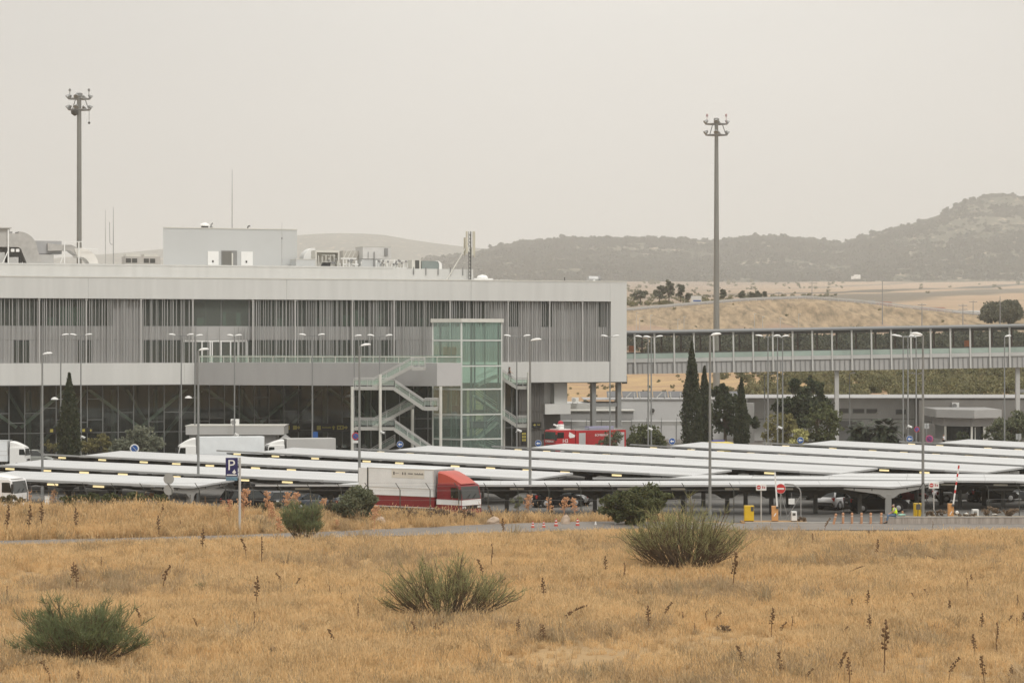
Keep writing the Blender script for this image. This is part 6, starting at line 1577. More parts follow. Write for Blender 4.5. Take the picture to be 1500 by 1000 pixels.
# ---- box lorries
def lorry(label, loc, rot, box_c, cab_c, low_c=None, deflector=None, boxL=6.4, boxH=2.75, deck=1.2, boxW=2.5, cat='lorry', name='box_lorry', door_open=False, sc_=1.0):
    """origin under the middle; nose towards +x"""
    o = thing(name, label, cat, loc, rot)
    cabL = 2.25; L = boxL + cabL + .25; xr = -L / 2; xb = xr + boxL; xc = xb + .25; xf = xc + cabL; hw = boxW / 2
    low_c = low_c or box_c; deflector = deflector or cab_c
    b = MB(); b.box(xr, xb, -hw, hw, deck + .78, deck + boxH); bx = b.build('cargo_box', box_c, o, bevel=.03)
    b = MB(); b.box(xr + .01, xb - .01, -hw + .005, hw - .005, deck, deck + .777); b.build('lower_panel', low_c, o)
    b = MB(); b.box(xr, xb, -hw - .015, -hw - .002, deck - .05, deck + .02)
    b.box(xr, xb, hw + .002, hw + .015, deck - .05, deck + .02)
    for z in (deck + .781, deck + 1.35): b.box(xr, xb, -hw - .018, -hw - .002, z, z + .045)
    b.box(xr, xr + .05, -hw - .02, hw + .02, deck, deck + boxH + .02); b.box(xb - .05, xb, -hw - .02, hw + .02, deck + .8, deck + boxH + .02); b.box(xr + .05, xb - .05, -hw - .015, -hw + .05, deck + boxH - .05, deck + boxH + .015)
    b.build('edge_trim', mat('trim_pale', (0.56, 0.56, 0.54), .4, amt=.05), o)
    b = MB(); b.box(xr + .1, xf - .4, -.5, .5, .75, deck - .06); b.box(xb - 2.6, xb - .5, -hw + .15, -hw + .6, .45, deck - .1); b.build('chassis', black, o)
    # cab
    zt = 2.95
    prof = [(xc, .55), (xf - .05, .55), (xf, .75), (xf, 1.85), (xf - .22, zt - .1), (xf - .4, zt), (xc, zt)]
    c = MB(); c.prism(prof, 'xz', -hw + .03, hw - .03); cb = c.build('cab', cab_c, o, bevel=.06)
    w = MB(); w.add([(xf + .006, -hw + .16, 1.87), (xf + .006, hw - .16, 1.87), (xf - .195, hw - .22, zt - .18), (xf - .195, -hw + .22, zt - .18)], [(0, 1, 2, 3)]); w.add([(xf - .03, -hw + .16, 1.87), (xf - .03, hw - .16, 1.87), (xf - .23, hw - .22, zt - .18), (xf - .23, -hw + .22, zt - .18)], [(3, 2, 1, 0)]); w.build('windscreen', mat('screen_glass', (0.055, 0.06, 0.06), .2, spec=.35), o)
    for sy in (-1, 1):
        d = MB(); y = sy * (hw - .03 + .006); y2 = sy * (hw - .03 + .02)
        d.prism([(xf - .95, 1.95), (xf - .12, 1.95), (xf - .3, zt - .25), (xf - .95, zt - .25)], 'xz', min(y, y2), max(y, y2)); d.build('side_window', glass_black, o)
        q = MB(); q.box(xf - .05, xf + .06, sy * (hw + .12) - .1, sy * (hw + .12) + .1, 1.9, 2.6); q.bar((xf - .1, sy * (hw - .05), 2.55), (xf, sy * (hw + .1), 2.55), .04); q.build('mirror', black, o)
        q = MB(); q.box(xf - .04, xf + .03, sy * (hw - .35) - .2, sy * (hw - .35) + .2, 1.2, 1.36); q.build('headlight', head_clear, o)
        q = MB(); q.box(xc + .5, xc + 1.3, sy * (hw - .02) - .04, sy * (hw - .02) + .04, .3, .6); q.build('step', black, o)
    g = MB(); g.box(xf - .03, xf + .012, -hw + .2, hw - .2, 1.14, 1.4); g.build('grille', black, o)
    g = MB(); g.box(xf - .12, xf + .05, -hw + .06, hw - .06, .45, 1.05); g.build('bumper', cab_c, o, bevel=.04)
    wi = MB(); wi.bar((xf + .03, -.6, 1.9), (xf - .03, -.1, 2.2), .03); wi.bar((xf + .03, .1, 1.9), (xf - .03, .6, 2.2), .03); wi.build('wiper', black, o)
    # roof deflector
    top = deck + boxH
    d = MB(); xs_ = np.linspace(xc + .05, xf - .25, 6); rings = []
    for i, x in enumerate(xs_):
        t = i / 5; z = zt + .01 + (top - .12 - zt) * (1 - t ** 1.5); yy = hw - .12 - .22 * t
        rings.append([(x, -yy, zt + .005), (x, -yy, z - .12 * (1 - t)), (x, -yy + .18, z), (x, yy - .18, z), (x, yy, z - .12 * (1 - t)), (x, yy, zt + .005)])
    d.loft(rings); d.build('roof_deflector', deflector, o, smooth=True)
    for sx in (xr + 1.5, xf - 1.25):
        for sy in (-1, 1): wheel(o, sx, sy * (hw - .18), .48, .3)
    mg = MB()
    for sx in (xr + 1.5,): mg.box(sx - .65, sx + .65, -hw + .02, -hw + .3, 1.0, 1.06)
    mg.build('mudguard', black, o)
    if door_open:
        q = MB(); q.box(xr - .9, xr - .04, -hw - .05, -hw, deck + .05, deck + boxH - .03); q.build('rear_door', box_c, o); q = MB(); q.box(xr - .06, xr + .0, -hw - .08, -hw - .003, deck + .02, deck + boxH + .01); q.build('door_hinge', black, o)
    o.scale = (sc_,) * 3
    return o, dict(xr=xr, xb=xb, xc=xc, xf=xf, hw=hw, deck=deck, zt=zt, top=top)
lorry_red = mat('lorry_red', (0.20, 0.016, 0.022), .4, amt=.12, scale=1, coat=.2); lorry_orange = mat('lorry_orange', (0.45, 0.08, 0.055), .4, amt=.1, scale=1)
tr, D = lorry('big red and white box lorry parked behind the fence, its cab facing right', (XX(622, 200.5), 200.6, .03), R(-36), truck_white, lorry_red, lorry_red, lorry_orange, 6.1, 2.78, 1.18, 2.5, door_open=True)
hw = D['hw']
q = MB(); q.box(D['xc'] - .01, D['xf'] - .0, -hw + .022, -hw + .03 - .002, 1.45, 1.82); q.box(D['xf'] - .02, D['xf'] + .006, -hw + .1, hw - .1, 1.42, 1.82); q.build('white_stripe', truck_white, tr)
sb = MB(); xs0 = D['xr'] + 2.2; sb.box(xs0, xs0 + 3.05, -hw - .012, -hw - .003, 3.28, 3.31); sb.box(xs0, xs0 + 3.05, -hw - .012, -hw - .003, 3.88, 3.91); sb.box(xs0, xs0 + 3.05, -hw - .008, -hw - .002, 3.311, 3.879); sg = sb.build('sign_strip', mat('strip_cream', (0.68, 0.66, 0.60), .5), tr)
mk_ = MB(); zc = 3.6
mk_.box(xs0 + .16, xs0 + .28, -hw - .016, -hw - .009, zc - .1, zc + .12)
for xx_ in (1.0, 1.22): mk_.box(xs0 + xx_, xs0 + xx_ + .09, -hw - .016, -hw - .009, zc - .09, zc + .1)
for k in range(6): mk_.box(xs0 + 1.55 + .075 * k, xs0 + 1.60 + .075 * k, -hw - .016, -hw - .009, zc - .04, zc + .05)
for k in range(11): mk_.box(xs0 + 2.15 + .075 * k, xs0 + 2.20 + .075 * k, -hw - .016, -hw - .009, zc - .06, zc + (.08 if k % 3 == 0 else .02))
for k in range(5): mk_.box(xs0 + .34 + .07 * k, xs0 + .38 + .07 * k, -hw - .016, -hw - .009, zc + .0, zc + .03)
mk_.build('small_marks', grey_dark, sg)
q = MB(); q.box(D['xc'] + .1, D['xc'] + .3, -hw + .015, -hw + .025, .88, 1.12); q.build('yellow_plate', mat('plate_yellow', (.6, .4, .1), .5), tr)
# white lorries beyond the canopies
lorry('long white box lorry behind the canopies, left of the white one beside the gazebo', (XX(322, 284), 284.5, .04), R(180 + 12), truck_white, white_paint, None, None, 8.2, 2.9, 1.1, sc_=.84)
lorry('shorter white box lorry behind the canopies, right of the grey gazebo', (XX(438, 286), 286.5, .04), R(180 + 16), grey_light, white_paint, None, None, 6.2, 2.6, 1.1, sc_=.84)
lorry('cream box lorry with a pointed roof deflector cut off at the left edge', (XX(-6, 284), 284, .04), R(-4), truck_white, white_paint, None, None, 6.3, 2.75, 1.1, sc_=.78)
lorry('white lorry with dark windscreen at the left edge, in front of the lowest canopy', (XX(-36, 206.5), 207, .03), R(-18), truck_white, mat('cab_white', (0.72, 0.72, 0.72), .35), None, None, 5.0, 2.35, 1.05)
car('grey green car just showing behind the cream lorry at the left edge', pz(49, 293), R(5), mat('paint_sage', (.30, .31, .29), .3, .2), 'suv', None)
# ---- fire engine
fr_red = paint('fire', (0.42, 0.022, 0.028)); FY = 317.0
fe = thing('fire_engine', 'red fire engine with white roller shutters and a red beacon, number H3 on its door', 'fire engine', (XX(857, FY), FY, .04), R(180 + 31))
# local: nose +x (points to the left in the picture), the side facing the camera is +y after the half turn
Lh = 4.85; hw = 1.27
c = MB(); c.prism([(2.15, .55), (Lh - .05, .55), (Lh, .8), (Lh, 1.75), (Lh - .12, 2.95), (Lh - .3, 3.08), (2.15, 3.08)], 'xz', -hw, hw); c.build('cab', fr_red, fe, bevel=.07)
b = MB(); b.box(-Lh, 2.08, -hw, hw, .75, 2.98); b.build('body', fr_red, fe, bevel=.03)
w = MB(); w.add([(Lh + .0, -hw + .12, 2.02), (Lh + .0, hw - .12, 2.02), (Lh - .09, hw - .16, 2.85), (Lh - .09, -hw + .16, 2.85), (Lh - .04, -hw + .12, 2.02), (Lh - .04, hw - .12, 2.02), (Lh - .14, hw - .16, 2.85), (Lh - .14, -hw + .16, 2.85)], [(0, 1, 2, 3), (7, 6, 5, 4), (0, 4, 5, 1), (3, 2, 6, 7), (0, 3, 7, 4), (1, 5, 6, 2)]); w.build('windscreen', mat('teal_screen', (0.035, 0.06, 0.055), .08, spec=.6), fe)
for sy in (-1, 1):
    y0, y1 = (hw + .003, hw + .02) if sy > 0 else (-hw - .02, -hw - .003)
    d = MB(); d.prism([(Lh - 1.15, 2.15), (Lh - .2, 2.15), (Lh - .3, 2.82), (Lh - 1.15, 2.82)], 'xz', y0, y1); d.build('side_window', glass_black, fe)
    for (a, bb2) in ((.75, 1.65), (-Lh + .25, -Lh + 1.3)):
        d = MB(); d.box(a, bb2, y0, y1, .95, 2.72); sh = d.build('roller_shutter', mat('shutter_alu', (0.55, 0.55, 0.55), .4, .3), fe)
    d = MB()
    for z in (1.1, 1.55, 2.0, 2.45): d.box(-Lh + 1.45, .6, y0, y1, z, z + .32)
    d.build('side_panel', mat('fire_panel', (0.36, 0.03, 0.03), .4), fe)
    q = MB(); q.prism([(2.3, 2.75), (3.2, 2.55), (2.2, 2.15), (2.0, 2.4)] if False else [(2.95, 2.85), (2.15, 2.45), (2.3, 2.2), (2.9, 2.15), (3.05, 2.4)], 'xz', y0, y1); q.build('white_flash', white_paint, fe)
    q = MB(); q.box(Lh - .1, Lh + .15, sy * (hw + .15) - .06, sy * (hw + .15) + .06, 1.9, 2.6); q.build('mirror', black, fe)
    for sx in (Lh - 1.3, -2.6): wheel(fe, sx, sy * (hw - .2), .52, .32)
    q = MB(); q.lathe([(.62, -.02), (.66, .02), (.62, .04)], 18, (Lh - 1.3, sy * hw, .52), 'y'); q.build('wheel_arch', white_paint, fe)
    q = MB(); q.box(Lh - .02, Lh + .04, sy * .9 - .18, sy * .9 + .18, .95, 1.15); q.build('headlight', head_clear, fe)
g = MB(); g.box(Lh - .02, Lh + .03, -.8, .8, 1.15, 1.42); g.box(Lh - .02, Lh + .04, -hw + .05, hw - .05, .6, .9); g.build('grille', grey_dark, fe)
t = text_mesh('H3', .62, white_paint, fe, 'number'); t.rotation_euler = (PI / 2, 0, PI); t.location = (3.5, hw + .02, 1.82)
t = text_mesh('BOMBEROS', .36, white_paint, fe, 'lettering'); t.rotation_euler = (PI / 2, 0, PI); t.location = (-1.45, hw + .03, 2.42)
t = text_mesh('BOMBEROS', .36, white_paint, fe, 'lettering'); t.rotation_euler = (PI / 2, 0, PI / 2); t.scale = (-1, 1, 1); t.location = (Lh + .03, 0, 1.76)
t = MB(); t.box(Lh - .6, Lh + .03, hw + .02, hw + .03, 1.3, 1.32) if False else t.box(-Lh, 2.0, -hw + .1, hw - .1, 2.985, 3.05); t.build('roof_deck', steel, fe)
t = MB(); t.box(-3.6, -.2, -.4, .6, 3.055, 3.4); t.build('hose_cover', mat('cover_lilac', (0.30, 0.29, 0.42), .6), fe)
t = MB(); t.bar((-4.6, .9, 3.2), (1.9, .9, 3.2), .06); t.bar((-4.6, .55, 3.2), (1.9, .55, 3.2), .06)
for k in range(18): t.bar((-4.5 + .36 * k, .55, 3.2), (-4.5 + .36 * k, .9, 3.2), .04)
t.build('ladder', steel, fe)
t = MB(); t.box(3.1, 3.7, -.35, .35, 3.085, 3.5); t.tube((3.4, 0, 3.4), (4.3, 0, 3.7), .1, n=8); t.box(2.6, 4.2, -1.0, 1.0, 3.083, 3.2); t.build('roof_monitor', white_paint, fe)
t = MB(); t.lathe([(.32, 3.505), (.36, 3.7), (.3, 3.8)], 12, (3.35, 0, 0)); t.lathe([(.34, 3.802), (.3, 3.98), (.15, 4.1), (.03, 4.14)], 12, (3.35, 0, 0)); bc = t.build('beacon', [mat('beacon_red', (0.45, 0.02, 0.04), .3)], fe)
t = MB(); t.lathe([(.36, 3.502), (.42, 3.62), (.37, 3.72)], 12, (3.35, 0, 0)); t.build('beacon_base', white_paint, fe)
# ambulance and patrol car behind the right canopies
am = thing('ambulance', 'yellow ambulance roof showing behind the canopies, below the pair of cypresses', 'ambulance', (XX(1053, 296), 296, .04), R(100))
b = MB(); b.loft([ring(-2.6, .95, .4, 2.2), ring(-2.5, 1.0, .35, 2.42), ring(.9, 1.0, .35, 2.42), ring(1.5, .98, .35, 1.9), ring(1.9, .96, .35, 1.35), ring(2.6, .85, .4, 1.05)]); b.build('body', mat('amb_yellow', (.62, .47, .03), .4), am)
b = MB(); b.box(.95, 1.75, -.9, .9, 1.3, 1.85); b.build('windscreen', glass_black, am); b = MB(); b.box(.2, .5, -.7, .7, 2.425, 2.55); b.build('light_bar', mat('amb_blue', (.05, .08, .5), .3), am)
b = MB(); b.box(-2.4, .6, -1.02, -1.003, 1.9, 2.1); b.box(-2.4, .6, 1.003, 1.02, 1.9, 2.1); b.build('red_band', tail_red, am)
for sx in (-1.6, 1.6):
    for sy in (-1, 1): wheel(am, sx, sy * .9, .34)
pc = car('white patrol car with a blue light bar behind the canopies beside the cypresses', (XX(992, 300), 300.5, .04), R(170), white_car, 'suv', None, 'patrol car')
b = MB(); b.box(-.15, .1, -.55, .55, 1.67, 1.8); b.build('light_bar', emit('blue_lit', (.25, .2, 1.0), 1.6), pc)
car('white van top just showing behind the canopies under the palms', (XX(1254, 300), 300, .04), R(175), white_car, 'suv', None)
# row of motorbikes by the stairs
mbk = thing('motorbike', 'black motorbike parked by the zigzag stairs, leftmost of the row', 'motorbike', (0, 0, 0), 0, 'motorbikes by the stairs')
for sx in (-.65, .7): 
    t = MB(); t.lathe([(.24, -.05), (.31, -.05), (.31, .05), (.24, .05)], 14, (sx, 0, .31), 'y'); t.build('wheel', rubber, mbk)
t = MB(); t.loft([[(-.8, -.1, .72), (-.8, .1, .72), (-.8, .1, .85), (-.8, -.1, .85)], [(-.1, -.14, .5), (-.1, .14, .5), (-.1, .14, .82), (-.1, -.14, .82)], [(.3, -.16, .45), (.3, .16, .45), (.3, .14, .98), (.3, -.14, .98)], [(.6, -.08, .6), (.6, .08, .6), (.6, .08, .9), (.6, -.08, .9)]]); t.build('body', black, mbk)
t = MB(); t.path([(.7, 0, .31), (.45, 0, 1.0), (.4, -.35, 1.05)], .03); t.path([(.45, 0, 1.0), (.4, .35, 1.05)], .03); t.build('handlebar', steel, mbk)
t = MB(); t.prism([(.5, .9), (.62, .95), (.45, 1.3), (.4, 1.3)], 'xz', -.2, .2); t.build('windshield', glass_rail, mbk)
ml = ['black motorbike parked by the zigzag stairs, second from the left', 'black motorbike parked by the zigzag stairs, third from the left', 'black motorbike parked by the zigzag stairs, fourth from the left', 'black motorbike parked by the zigzag stairs, rightmost of the row']
mbk.location = pz(489, 317, .04); mbk.rotation_euler = (0, 0, R(70))
for k, x in enumerate((501, 518, 533, 561)): place(mbk, pz(x, 317 + .4 * k, .04), R(60 + 14 * k), ml[k])

# ================================================================== signs, machines, small things by the entrance
sign_blue = mat('sign_blue', (0.02, 0.09, 0.30), .4, amt=.03); sign_red = mat('sign_red', (0.50, 0.03, 0.03), .4, amt=.05); sign_white = mat('sign_white', (0.72, 0.72, 0.70), .45, amt=.04); sign_back = mat('sign_back', (0.33, 0.335, 0.33), .5)
def disc(name, r, y0, y1, m, par, z, n=24, x=0): b = MB(); b.tube((x, y0, z), (x, y1, z), r, n=n); return b.build(name, m, par)
def post(par, h, r=.035, m=galv, x=0): b = MB(); b.tube((x, .06, 0), (x, .06, h), r, n=8); return b.build('post', m, par)
def arrow_sign(label, x, y, Y=302, flip=False):
    s = Y / F; z = ZZ(y, Y); o = thing('arrow_sign', label, 'road sign', (XX(x, Y), Y, .034), 0, 'round blue arrow signs behind the canopies')
    post(o, z + .3); disc('rim', .37, -.01, .02, sign_white, o, z); disc('plate', .34, -.03, -.012, sign_blue, o, z)
    b = MB(); b.prism([(-.24, z), (-.02, z + .18), (-.02, z + .06), (.22, z + .06), (.22, z - .06), (-.02, z - .06), (-.02, z - .18)], 'xz', -.05, -.032); b.build('arrow', sign_white, o); return o
for x, y, lab in ((586, 651, 'round blue left-arrow sign below the zigzag stairs'), (788.5, 649.5, 'round blue left-arrow sign in front of the fire engine nose'), (984.5, 646.5, 'round blue left-arrow sign beside the patrol car'), (1172.5, 645, 'round blue left-arrow sign before the yellow green trees'), (1332.5, 643, 'round blue left-arrow sign between the palms and the guard building')): arrow_sign(lab, x, y)
def nopark(label, x, y, Y, m1, m2, r=.38, slash=True):
    z = ZZ(y, Y); o = thing('no_stopping_sign', label, 'road sign', (XX(x, Y), Y, .034)); post(o, z + .3); disc('rim', r, -.01, .02, m1, o, z); disc('plate', r * .74, -.03, -.012, m2, o, z)
    if slash: b = MB(); b.bar((-r * .6, -.04, z + r * .6), (r * .6, -.04, z - r * .6), .03, .1, (0, 1, 0)); b.build('slash', m1, o)
    return o
o = nopark('round red and blue no-stopping sign with a small plate, left of the stairs', 521, 639, 301, sign_red, sign_blue, .42); b = MB(); b.box(-.33, .33, -.02, .02, ZZ(649, 301), ZZ(645.5, 301)); b.build('plate_below', sign_white, o)
nopark('round blue sign with a pale rim in front of the grey olive bush', 197, 657, 299, sign_white, sign_blue, .5)
nopark('magenta and purple round sign by the guard building', 1361.5, 643, 303, mat('sign_pink', (.50, .10, .20), .5), mat('sign_purple', (.13, .04, .16), .5), .42)
nopark('round red bordered sign on the pole with the white fitting by the palms', 1343, 629, 302, sign_red, sign_blue, .3)
def square_sign(label, x, y0, y1, wpx, Y, m, pole=True):
    z0, z1 = ZZ(y1, Y), ZZ(y0, Y); o = thing('sign_board', label, 'sign', (XX(x, Y), Y, .034)); w_ = wpx * Y / F / 2
    b = MB(); b.box(-w_, -.03, -.02, .02, z0, z1); b.box(.03, w_, -.02, .02, z0, z1); b.build('board', m, o); post(o, z1); return o
square_sign('pair of grey sign backs on one post left of the guard building', 1357.5, 620, 628, 7, 304, sign_back)
square_sign('pair of grey sign backs on one post at the far right by the bush', 1492, 635.5, 644, 8, 300, sign_back)
o = thing('sign_board', 'blue information board on a lobby column, near the long black sign', 'sign', (XX(461, 303), 303, .034)); b = MB(); b.box(-.2, .35, -.02, .03, ZZ(642, 303), ZZ(632.5, 303)); b.build('board', sign_blue, o); post(o, ZZ(632, 303))
# parking sign by the field road
py = 187.0; o = thing('parking_sign', 'blue P parking sign on a pale post beside the field road', 'road sign', (XX(351, py), py, terrain(XX(351, py), py)))
zb_ = o.location.z; zl_ = lambda y: ZZ(y, py) - zb_
b = MB(); b.tube((0, .1, 0), (0, .1, zl_(670)), .085, n=10); b.build('post', grey_light, o)
x0_, x1_ = XX(330.5, py) - o.location.x, XX(348.5, py) - o.location.x
b = MB(); b.box(x0_, x1_, -.03, 0, zl_(697.5), zl_(670)); b.build('board', mat('parking_blue', (0.018, 0.018, 0.10), .4), o, bevel=.015)
b = MB(); b.box(x0_ + .02, x1_ - .02, -.028, -.002, zl_(703.5), zl_(698)); b.build('lower_board', mat('board_teal', (.12, .22, .30), .5, amt=.25, scale=6), o)
t = text_mesh('P', 1.02, sign_white, o, 'letter'); t.rotation_euler = (PI / 2, 0, 0); t.location = ((x0_ + x1_) / 2 - .03, -.04, zl_(681.5)); t.scale = (1.05, 1, 1)
b = MB(); b.box(x0_ + .08, x1_ - .08, -.045, -.032, zl_(696), zl_(694.4)); cx_ = x1_ - .26; cz_ = zl_(690.3); b.prism([(cx_ - .14, cz_ - .05), (cx_ + .02, cz_ - .16), (cx_ + .16, cz_ - .03), (cx_ + .06, cz_ + .05), (cx_ + .04, cz_ + .17), (cx_ - .05, cz_ + .05)], 'xz', -.045, -.032); b.build('pictogram', sign_white, o)
b = MB(); b.box(x1_ - .01, .0, .02, .1, zl_(676), zl_(675)); b.box(x1_ - .01, .0, .02, .1, zl_(692), zl_(691)); b.build('bracket', galv, o)
# round sign seen from behind at the left fence
o = thing('road_sign', 'two round road signs on one post seen from behind, before the front left canopy', 'road sign', (XX(247.5, 205), 205, terrain(XX(247.5, 205), 205)), R(-16)); b = MB(); b.tube((0, 0, 0), (0, 0, ZZ(697, 205)), .05, n=8); b.build('post', galv, o); disc('plate', .42, -.06, -.03, sign_back, o, ZZ(701, 205)); disc('lower_plate', .4, -.06, -.03, sign_back, o, ZZ(717, 205))
# no entry signs
ny_ = 201.0
o = thing('no_entry_sign', 'round red no-entry sign on a grey post by the first barrier', 'road sign', (XX(1143.5, ny_ + 1), ny_ + 1, .034)); z = ZZ(716, ny_ + 1); post(o, z + .3, .045); disc('plate', .37, -.01, .02, sign_white, o, z); disc('red_face', .35, -.02, -.011, sign_red, o, z); b = MB(); b.box(-.25, .25, -.035, -.022, z - .06, z + .06); b.build('bar', sign_white, o); b = MB(); b.bar((.05, .1, z - .4), (.62, .3, 0), .04); b.build('stay', galv, o)
def board_sign(label, x, Y, yb):
    o = thing('access_sign', label, 'sign', (XX(x, Y), Y, .034)); z = ZZ(714 if x < 1200 else 711, Y); b = MB(); b.tube((0, .06, 0), (0, .06, z), .045, n=8); b.build('post', grey_light, o)
    b = MB(); b.box(-.38, .38, -.02, .02, z - .24, z + .24); b.build('board', sign_white, o, bevel=.02)
    for cx, m, rr in ((-.18, sign_red, .15),): b = MB(); b.tube((cx, -.035, z), (cx, -.022, z), rr, n=16); b.build('red_disc', m, o); b = MB(); b.box(cx - .1, cx + .1, -.045, -.036, z - .025, z + .025); b.build('bar', sign_white, o)
    b = MB(); b.box(.06, .16, -.03, -.021, z - .09, z + .1); b.box(.2, .3, -.03, -.021, z - .09, z + .06); b.build('pictogram', mat('picto_pink', (.45, .2, .2), .5), o); return o
board_sign('white access board with a red disc between yellow box and first barrier', 1115, 200.4, 766)
board_sign('white access board with a red disc right of the tallest near lamp', 1368, 201.2, 760)
# barriers
orange_box = mat('barrier_orange', (0.56, 0.29, 0.11), .5, amt=.06); yellow_box = mat('machine_yellow', (0.62, 0.41, 0.02), .45, amt=.05)
def barrier(label, x, Y, wpx, ytop, tip, stripes):
    o = thing('car_park_barrier', label, 'barrier', (XX(x, Y), Y, .1), 0, 'raised barriers at the car park entrance'); w_ = wpx * Y / F / 2; zt = ZZ(ytop, Y) - .1
    b = MB(); b.box(-w_, w_, -.2, .2, .06, zt); b.build('cabinet', orange_box, o, bevel=.03); b = MB(); b.box(-w_ + .02, w_ - .02, -.18, .18, 0, .058); b.build('plinth', grey_dark, o); b = MB(); b.prism([(-.12, zt * .35), (-.04, zt * .35), (.1, zt * .55), (.02, zt * .55)] , 'xz', -.212, -.202); b.build('white_flash', sign_white, o)
    tp = W(tip[0], tip[1], Y); a = Vector((w_ * .65, -.26, zt - .12)); e = Vector((tp.x - o.location.x, -.26, tp.z - .1))
    b = MB(); b.bar(a, e, .05, .11); ar = b.build('arm', sign_white, o)
    b = MB(); b.tube((a.x, -.3, a.z), (a.x, -.2, a.z), .1, n=10); b.build('pivot', grey_dark, o)
    if stripes:
        b = MB()
        for k in range(3, 10, 2): b.bar(a.lerp(e, k / 10), a.lerp(e, (k + .8) / 10), .054, .114)
        b.build('red_bands', sign_red, ar)
    return o
barrier('orange barrier cabinet with a raised plain white arm, left of the bollards', 1135, 200.3, 9.5, 740.5, (1134.6, 691), False)
barrier('orange barrier cabinet with a raised red and white arm, right of the tallest near lamp', 1392.5, 201.5, 8.5, 737, (1404, 680), True)
def machine(label, x, Y, wpx, ytop, ybase, m, cat='ticket machine'):
    o = thing('ticket_machine', label, cat, (XX(x, Y), Y, .1)); w_ = wpx * Y / F / 2; zt = ZZ(ytop, Y) - .1
    b = MB(); b.box(-w_, w_, -.28, .28, .07, zt); b.build('cabinet', m, o, bevel=.025); b = MB(); b.box(-w_ + .03, w_ - .03, -.25, .25, 0, .068); b.build('plinth', grey_dark, o); return o, w_, zt
o, w_, zt = machine('yellow ticket machine left of the entrance, beside the white access board', 1097, 200.3, 14, 740, 766, yellow_box); b = MB(); b.box(w_ * .35, w_ * .92, -.31, -.283, zt * .66, zt * .94); b.build('screen', grey_dark, o); b = MB(); b.box(w_ * .35, w_ * 1.02, -.36, -.312, zt * .94, zt * .98); b.build('hood', yellow_box, o)
o, w_, zt = machine('yellow ticket machine standing by the tallest near lamp', 1345, 201.0, 13, 736.5, 760, yellow_box); b = MB(); b.box(w_ * .55, w_ * 1.1, -.32, -.283, zt * .55, zt * .85); b.build('screen', grey_dark, o)
o, w_, zt = machine('pale grey card reader post right of the first barrier', 1163, 200.4, 8, 748.5, 766, sign_white, 'card reader'); b = MB(); b.box(-w_ * .6, w_ * .45, -.31, -.283, zt * .62, zt * .85); b.build('screen', grey_dark, o)
o, w_, zt = machine('low white box with a dark panel behind the low wall', 1428.5, 202.2, 9, 745.5, 756, sign_white, 'meter box'); b = MB(); b.box(-w_ * .7, w_ * .35, -.31, -.283, zt * .4, zt * .85); b.build('panel', grey_mid, o)
o = thing('hanging_sign', 'small blank white sign plate hanging under the front row canopy', 'sign', W(1159.5, 738, 205)); b = MB(); b.box(-.23, .23, -.02, .02, 0, .42); b.build('plate', sign_white, o); b = MB(); b.tube((0, .03, .42), (0, .03, ZE - o.location.z - .45), .015, n=5); b.build('rod', galv, o)
o = thing('white_bin', 'small white box by the lamp at the left verge', 'box', (XX(69, 206), 206, .3)); b = MB(); b.box(-.16, .16, -.15, .15, 0, ZZ(727, 206) - .3); b.build('body', sign_white, o, bevel=.02); b = MB(); b.box(-.18, .18, -.17, .17, ZZ(727, 206) - .298, ZZ(727, 206) - .25); b.build('lid', grey_light, o)
# bollards and traffic cones
bol = thing('bollard', 'leaning rust-orange bollard at the left end of the bollard row', 'bollard', gp(1221, 768.5, .05), 0, 'orange bollards along the entrance'); bol_m = mat('bollard_orange', (0.48, 0.25, 0.14), .6, amt=.12)
b = MB(); b.lathe([(.085, 0), (.085, .62), (.07, .66)], 12); b.build('post', bol_m, bol); b = MB(); b.lathe([(.095, .661), (.1, .72), (.08, .78), (.03, .8)], 12); b.build('cap', bol_m, bol); b = MB(); b.lathe([(.09, .5), (.09, .57)], 12); b.build('band', mat('band_pale', (.6, .5, .4), .5), bol)
xs_b = [1235, 1248, 1262, 1275.5, 1291]
for k, x in enumerate(xs_b): place(bol, gp(x, 767.5, .05), 0, 'upright orange bollard, %s right of the leaning one' % ORD(k + 1))
place(bol, gp(1322, 762, .03), 0, 'lone orange bollard just right of the seated person', scale=.85)
bol.rotation_euler = (0, R(14), 0)
cone = thing('traffic_cone', 'red traffic cone with white bands, leftmost of the row on the road', 'traffic cone', (0, 0, 0), 0, 'traffic cones along the road')
cr_ = mat('cone_red', (0.45, 0.07, 0.05), .5)
b = MB(); b.box(-.19, .19, -.19, .19, 0, .04); b.build('base', mat('cone_base', (.12, .05, .04), .7), cone); b = MB(); b.lathe([(.13, .042), (.028, .54)], 14); b.build('cone', cr_, cone); b = MB(); b.lathe([(.084, .29), (.074, .335)], 14); b.lathe([(.055, .43), (.045, .47)], 14); b.build('white_band', sign_white, cone)
cone2 = thing('traffic_cone', 'faded white traffic cone on a dark base, fifth in the row', 'traffic cone', (0, 0, 0), 0, 'traffic cones along the road')
b = MB(); b.box(-.24, .24, -.24, .24, 0, .05); b.build('base', grey_dark, cone2); b = MB(); b.lathe([(.12, .052), (.08, .3)], 14); b.build('cone', cr_, cone2); b = MB(); b.lathe([(.082, .302), (.03, .54)], 14); b.build('white_band', sign_white, cone2)
cone.location = gp(780.5, 778.3, .06); cone.scale = (1.25,) * 3
for x, y, lab in ((796.5, 778, 'red traffic cone with white bands, second from the left'), (814.5, 777, 'red traffic cone with white bands, third, just left of the wide gap'), (846, 776.4, 'red traffic cone with white bands, fourth, right of the wide gap')): place(cone, gp(x, y, .06), .4, lab, scale=(1.45 if x in (814.5, 846) else 1.25))
cone2.location = gp(872.5, 775.5, .06); place(cone2, gp(902, 774.8, .06), .3, 'faded grey traffic cone on a dark base, rightmost of the row')
